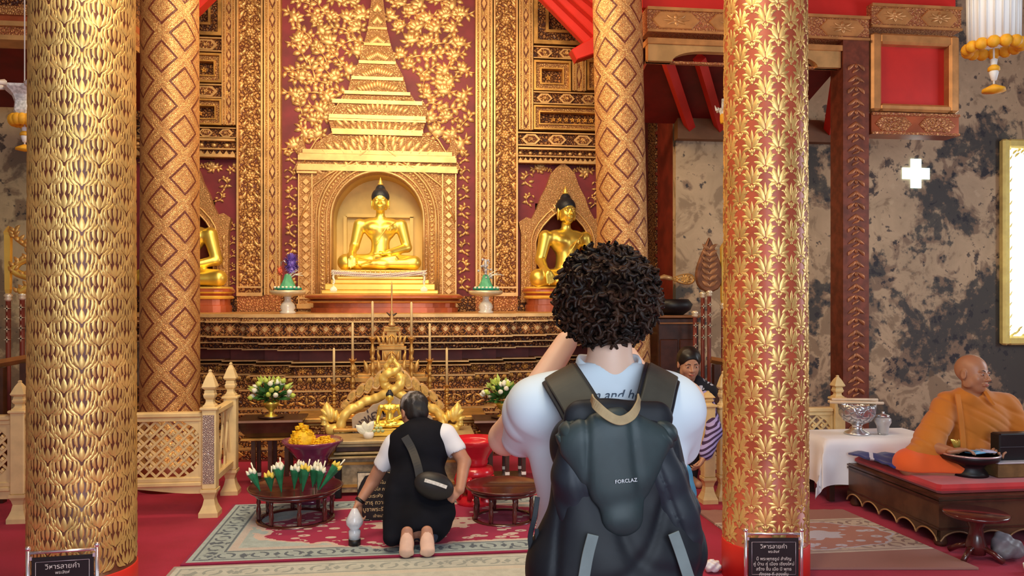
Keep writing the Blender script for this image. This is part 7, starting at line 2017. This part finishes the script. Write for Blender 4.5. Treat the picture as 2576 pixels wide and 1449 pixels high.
for s, px in ((-1, 1024), (1, 1074)):
    xk = K(px, 750, 5.0).x + s * .05; xf_ = K(px, 750, 4.6).x
    sh_.append(limb([((Lx + s * .08, 4.84, .28), .085), ((xk, 5.16, .085), .062), ((xf_, 4.66, .10), .040)]))
    ft_.append(U([rc((xf_, 4.63, .150), (xf_ + s * .004, 4.585, .055), .034, .042, fl=((0, 1, .2), .62)), ell((xf_, 4.61, .085), (.040, .030, .05))] + [rc((xf_ - s * .030 + s * i * .016, 4.585, .040), (xf_ - s * .030 + s * i * .016, 4.615, .024), .010 - i * .0008, .0085 - i * .0006) for i in range(5)], .010))
body = U([to, LA, RA] + sh_, .03); body = U([body, hd], .02); body = U([body, LH, RH] + ft_, .008)
zsole = lambda c: ((c[:, 2] < .19) & (c[:, 1] < 4.605)).astype(int)
WS('body', body, .005, [SK_TAN, SK_SOLE], km, matfn=zsole)
VST = plain('black_knit', (.006, .007, .012), .85, 0, .25, 5, spec=.15); NAVY = plain('navy_trousers', (.012, .022, .050), .85, 0, .25, 6)
TE2 = plain('white_shirt_cotton', (.74, .79, .90), .8, 0, .03, 6)
sl = U([rc(K(992, 1118, 4.94), K(964, 1168, 4.97), .068, .060), rc(K(1118, 1094, 4.92), K(1146, 1130, 4.90), .072, .064), rc(K(990, 1120, 4.94), K(1120, 1095, 4.92), .058)], .01)
sl = D(sl, rc(K(964, 1168, 4.97), K(945, 1203, 4.98), .050, .056), .004); sl = D(sl, rc(K(1146, 1130, 4.90), K(1162, 1158, 4.87), .054, .056), .004)
WS('shirt', disp(sl, folds(50, .002, (((1, 0, .7), 0), ((-.6, 0, 1), 1.2)))), .005, TE2, km)
vs_ = U([ell(K(1052, 1132, 4.92), (.192, .130, .185)), ell(K(1052, 1228, 4.86), (.190, .145, .20)), ell(K(1054, 1310, 4.80), (.205, .165, .15)), rc(K(1008, 1108, 4.94), K(1098, 1086, 4.93), .062), rc(K(1075, 1085, 4.95), K(1056, 1066, 4.98), .064, .062),
         rc(K(992, 1250, 4.80), K(985, 1352, 4.70), .060, .052), rc(K(1115, 1250, 4.80), K(1122, 1290, 4.74), .060, .060)], .045)
vs_ = D(vs_, U([rc(K(1052, 1390, 4.45), K(1052, 1375, 4.85), .10, .10), ell(K(1100, 1390, 4.62), (.10, .12, .10))], .02), .03)
vs_ = D(vs_, rc(K(1046, 1052, 5.0), K(1030, 1020, 5.06), .058, .07), .01); vs_ = D(vs_, half((0, 0, .03), (0, 0, 1)), .01)
WS('vest', disp(vs_, folds(30, .0045, (((1, 0, .2), 0), ((.7, 0, -.6), 1.2)))), .0055, VST, km)
tr = U([limb([((Lx + s * .07, 4.88, .25), .095), ((K(px, 750, 5.0).x + s * .05, 5.16, .10), .080), ((K(px, 750, 4.6).x + s * .01, 4.72, .105), .062)]) for s, px in ((-1, 1024), (1, 1074))] + [ell((Lx, 4.84, .25), (.165, .12, .11))], .03)
tr = D(tr, half((0, 0, .018), (0, 0, 1)), .004); tr = D(tr, half((0, 4.655, 0), (0, 1, 0)), .01)
WS('trousers', disp(tr, folds(34, .004, (((1, 0, .7), 0), ((-.6, 0, 1), 1.2)))), .006, NAVY, km)
GH = Mat('greying_hair', .6, 0, (.08, .08, .08)); gx, gy, gz = GH.xyz(); gn = GH.noise(26, GH.coord((1, 1, .4)), 4, .6)
GH.color(GH.mix((gn + (gz - .93 + .014) * 3.0 - (gx * 2.0)).ss(.35, .75), (.012, .011, .012), (.42, .42, .45))); GH.bump(GH.noise(90, GH.coord((1, 1, .2))), .6, .004)
hr = xf(D(U([ell((0, .10, .16), (.365, .43, .385)), ell((0, .20, -.10), (.30, .30, .26))], .08), U([ell((0, -.36, -.20), (.31, .34, .44)), ell((0, -.30, .02), (.24, .24, .18))], .05), .03), rotm('Z', 180 + 28) @ rotm('X', 24), K(1040, 1036, 5.04), .232)
WS('hair', disp(hr, folds(120, .003, (((1, 0, .3), 0), ((0, 1, .6), 1.2)))), .004, GH.m, km)
# wrist watch
p1, p2 = K(903, 1262, 4.932), K(912, 1250, 4.942); d = (p2 - p1).normalized(); WB(MB().tube([p1, p1 + d * .018], .031, 16), 'wristwatch', BLACK, km)
# sling bag
BG = thing('sling_bag', 'black sling bag with a white label on the kneeling man\'s back', 'bag', (K(1095, 750, 4.66).x, 4.68, K(1095, 1265, 4.66).z))
Rb = rotm('Y', 20)
bg = D(ell(K(1092, 1222, 4.69), (.118, .055, .082), Rb), ell(K(1100, 1150, 4.69), (.16, .10, .075), Rb), .03)
WS('pouch', disp(bg, folds(40, .002, (((1, 0, .2), 0), ((.7, 0, -.6), 1.2)))), .005, plain('black_bag_fabric', (.012, .013, .016), .5, 0, .2, 9), BG)
pts = [K(1018, 1098, 4.80), K(1036, 1130, 4.775), K(1050, 1170, 4.72), K(1058, 1210, 4.69)]
ribbon(pts, .05, .006, plain('black_sling_strap', (.014, .014, .016), .6), 'strap', BG)
pts = [K(1068, 1208, 4.632), K(1096, 1216, 4.628), K(1124, 1226, 4.634)]
ribbon(pts, .020, .004, plain('white_label', (.75, .76, .74), .6, 0, .2, 60), 'label_patch', BG, side=(0, 0, 1))

# ---------- seated monk
mk = thing('person', 'seated bald monk in orange robes, smiling on the red cushion', 'person', (W(2447, 750, 5.0).x, 5.0, TOPZ))
RM = rotm('Z', 22) @ rotm('X', 0) @ rotm('Y', 5)
MH = K(2448, 941, 4.98)
hd = xf(head_shape(False, 1.0), RM, MH, .258)
to = U([ell(K(2452, 1060, 5.02), (.20, .12, .19)), ell(K(2448, 1130, 5.02), (.19, .13, .16)), rc(K(2375, 1028, 5.02), K(2535, 1030, 5.02), .06)], .05)
to = U([to, rc(K(2444, 1020, 5.01), K(2445, 970, 5.0), .066, .062)], .03)
LA = limb([(K(2370, 1035, 5.02), .055), (K(2330, 1120, 4.90), .045), (K(2392, 1136, 4.72), .030)])
RA = limb([(K(2540, 1040, 5.02), .055), (K(2575, 1120, 4.92), .045), (K(2528, 1140, 4.76), .030)])
LH = xf(hand_shape((.25, .3, .4, .5), .10, .8, 1), frame_to((.92, -.15, .14), (.1, -.3, -1)), K(2390, 1136, 4.70), 1.0)
RH = xf(hand_shape((.6, .7, .8, .9), .05, .5, -1), frame_to((-.45, -.3, .2), (-.2, .2, -1)), K(2528, 1140, 4.75), 1.0)
lg = U([limb([(K(2430, 1170, 5.0), .10), (K(2290, 1170, 4.84), .075), (K(2430, 1192, 4.76), .045)]), limb([(K(2470, 1170, 5.0), .10), (K(2600, 1172, 4.86), .075), (K(2470, 1195, 4.80), .045)])], .02)
body = U([to, LA, RA, lg], .03); body = U([body, hd], .02); body = U([body, LH, RH], .008)
WS('body', body, .005, SK_MONK, mk)
M = Matrix.Translation(MH - rootloc(mk)) @ Matrix(RM.tolist()).to_4x4() @ Matrix.Scale(.258, 4)
face_bits(mk, M, LIP, IRIS, plain('thin_brow', (.08, .04, .03), .7))
ROB = plain('saffron_robe', (.58, .19, .015), .8, 0, .06, 4, sheen=.25); ROR = plain('vermilion_robe', (.80, .12, .015), .8, 0, .06, 4, sheen=.25)
rb1 = U([ell(K(2452, 1068, 5.02), (.245, .165, .20)), rc(K(2385, 1012, 5.02), K(2520, 1010, 5.02), .075), rc(K(2372, 1030, 5.0), K(2330, 1128, 4.90), .085, .105), rc(K(2330, 1128, 4.90), K(2300, 1140, 4.86), .095, .06), rc(K(2538, 1032, 5.0), K(2585, 1120, 4.93), .088, .095), rc(K(2585, 1120, 4.93), K(2545, 1135, 4.82), .085, .06), ell(K(2440, 1135, 4.98), (.26, .17, .12)), rc(K(2435, 1000, 5.0), K(2455, 1000, 5.0), .085)], .05)
rb1 = D(rb1, rc(K(2448, 975, 4.96), K(2448, 930, 4.96), .068, .085), .012)
rb1 = disp(disp(rb1, creases(13, .006, (((1, 0, 1.1), .4), ((.25, 0, 1), 1.2)))), folds(20, .012, (((.5, .2, 1), .4), ((1, .0, -.9), 1.2), ((.2, 1, .5), 2.2))))
WS('upper_robe', rb1, .007, ROB, mk)
rb2 = U([rc(K(2430, 1168, 5.0), K(2292, 1166, 4.86), .125, .105), rc(K(2292, 1172, 4.86), K(2420, 1190, 4.74), .098, .060), rc(K(2470, 1168, 5.0), K(2600, 1168, 4.88), .125, .105), rc(K(2600, 1174, 4.88), K(2480, 1194, 4.80), .09, .060), ell(K(2450, 1172, 4.95), (.25, .18, .10))], .05)
rb2 = disp(rb2, folds(22, .010, (((.3, .2, 1), .4), ((1, .0, .8), 1.2))))
rb2 = D(rb2, half((0, 0, TOPZ + .015), (0, 0, 1)), .008)
WS('lower_robe', rb2, .007, ROR, mk)
ribbon([K(2408, 992, 4.90), K(2414, 1030, 4.84), K(2420, 1080, 4.82), K(2424, 1130, 4.80)], .035, .010, ROB, 'robe_edge', mk, side=(1, 0, .1))
ribbon([K(2478, 985, 4.90), K(2492, 1008, 4.85), K(2500, 1020, 4.84)], .022, .010, ROB, 'robe_edge', mk, side=(.7, 0, .7))

# ---------- leaning woman behind the balustrade
wo = thing('person', 'dark-haired woman in a black and white shawl leaning forward beside the balustrade posts', 'person', (K(1720, 750, 6.1).x, 6.12, 0))
WX = wo.location.x
RW = rotm('Z', -4) @ rotm('X', 12)
WH = K(1734, 916, 5.85); hs = .235
hd = xf(head_shape(), RW, WH, hs)
to = U([ell(K(1725, 1000, 5.98), (.17, .13, .13)), ell((WX - .02, 6.12, .72), (.15, .13, .18)), ell((WX, 6.2, .62), (.17, .15, .15)), rc(K(1690, 990, 5.95), K(1772, 990, 5.92), .055)], .05)
to = U([to, rc(K(1730, 975, 5.93), K(1734, 945, 5.88), .05, .048)], .03)
lg = U([limb([((WX + s * .08, 6.2, .60), .08), ((WX + s * .09, 6.15, .34), .055), ((WX + s * .09, 6.22, .08), .04)]) for s in (-1, 1)] + [rc((WX + s * .09, 6.2, .04), (WX + s * .10, 6.04, .03), .036, .03) for s in (-1, 1)], .02)
LA = limb([(K(1688, 992, 5.95), .048), (K(1668, 1070, 5.85), .038), (K(1700, 1120, 5.7), .025)])
RA = limb([(K(1772, 995, 5.90), .046), (K(1797, 1080, 5.55), .038), (K(1772, 1150, 5.45), .026)])
LH = xf(hand_shape((.4, .5, .6, .6), .05, .5, -1), frame_to((.6, -.5, -.5), (.2, .5, -1)), K(1700, 1120, 5.7), .9)
RH = xf(hand_shape((.4, .5, .6, .6), .05, .5, 1), frame_to((-.55, -.2, -.7), (-.7, .3, .3)), K(1772, 1150, 5.45), .9)
body = U([to, lg, LA, RA], .03); body = U([body, hd], .02); body = U([body, LH, RH], .008)
WS('body', body, .0055, SK_WOM, wo)
M = Matrix.Translation(WH - rootloc(wo)) @ Matrix(RW.tolist()).to_4x4() @ Matrix.Scale(hs, 4)
face_bits(wo, M, LIP, IRIS, plain('dark_brow', (.02, .012, .01), .7))
hr = xf(D(U([ell((0, .10, .17), (.385, .44, .40)), ell((0, .30, -.05), (.34, .28, .34))], .08), U([ell((0, -.33, -.16), (.30, .36, .40)), ell((0, -.44, -.02), (.30, .30, .26))], .04), .03), RW, WH, hs)
WS('hair', disp(hr, folds(90, .002, (((1, 0, .3), 0), ((0, 1, .6), 1.2)))), .0045, plain('black_hair', (.010, .008, .008), .4), wo)
SHW = Mat('black_white_shawl', .85, 0); nz = SHW.noise(11, None, 2, .5, 2.0); w2 = SHW.voro(13, SHW.coord((1, 1, 1.8)))
SHW.color(SHW.mix((nz.gt(.55) * w2.lt(.42)), (.008, .009, .018), (.62, .66, .80)))
sw = U([rc(K(1685, 985, 5.94), K(1778, 984, 5.90), .082, .078), ell(K(1728, 1010, 5.94), (.19, .15, .12)), rc(K(1722, 968, 5.92), K(1748, 968, 5.91), .082, .078), ell((WX - .02, 6.12, .74), (.18, .16, .18))], .04)
sw = D(sw, rc(K(1736, 950, 5.82), K(1738, 900, 5.72), .066, .09), .012)
WS('shawl', disp(sw, folds(40, .005, (((1, 0, .3), 0), ((0, 1, .6), 1.2)))), .006, SHW.m, wo)
STR = Mat('lilac_striped_sleeve', .8, 0); sx_, sy_, sz_ = STR.xyz(STR.coord((1, 1, 1), (0, .5, 0))); STR.color(STR.mix(((sz_ * 34.0).fract() - .5).abs().gt(.27), (.40, .36, .78), (.045, .02, .09)))
sv = U([rc(K(1772, 1000, 5.86), K(1797, 1085, 5.54), .064, .058), rc(K(1797, 1085, 5.54), K(1776, 1140, 5.46), .058, .050)], .02)
WS('sleeve', disp(sv, folds(60, .004, (((1, 0, 1), 0), ((0, 1, .6), 1.2)))), .005, STR.m, wo)
sv = U([rc(K(1688, 1000, 5.93), K(1668, 1072, 5.84), .062, .054), rc(K(1668, 1072, 5.84), K(1694, 1112, 5.73), .052, .045)], .02)
WS('sleeve', sv, .006, STR.m, wo)
tr = U([ell((WX, 6.2, .60), (.19, .165, .15))] + [limb([((WX + s * .08, 6.2, .60), .10), ((WX + s * .09, 6.15, .34), .08), ((WX + s * .09, 6.22, .07), .065)]) for s in (-1, 1)], .03)
tr = D(tr, half((0, 0, .04), (0, 0, 1)), .006)
WS('trousers', tr, .008, plain('dark_trousers', (.02, .022, .03), .8), wo)
# added blue piece standing for blue light on the visitor's shirt under the sleeve
p = K(1730, 1215, 5.3)
o = WS('blue_lit_shirt_piece', disp(U([rc(K(1722, 1185, 5.32), K(1742, 1245, 5.32), .048, .034, fl=((0, 1, 0), .5)), rc(K(1728, 1250, 5.32), K(1736, 1320, 5.32), .045, .03, fl=((0, 1, 0), .5))], .02), folds(50, .003, (((1, 0, 1), 0), ((0, 1, .6), 1.2)))), .005, plain('shirt_blue_light', (.10, .42, .80), .6, 0, .1, 10))
tag(o, 'blue stand-in for the blue-lit shirt just right of the backpack, below the white sleeve', 'bag')
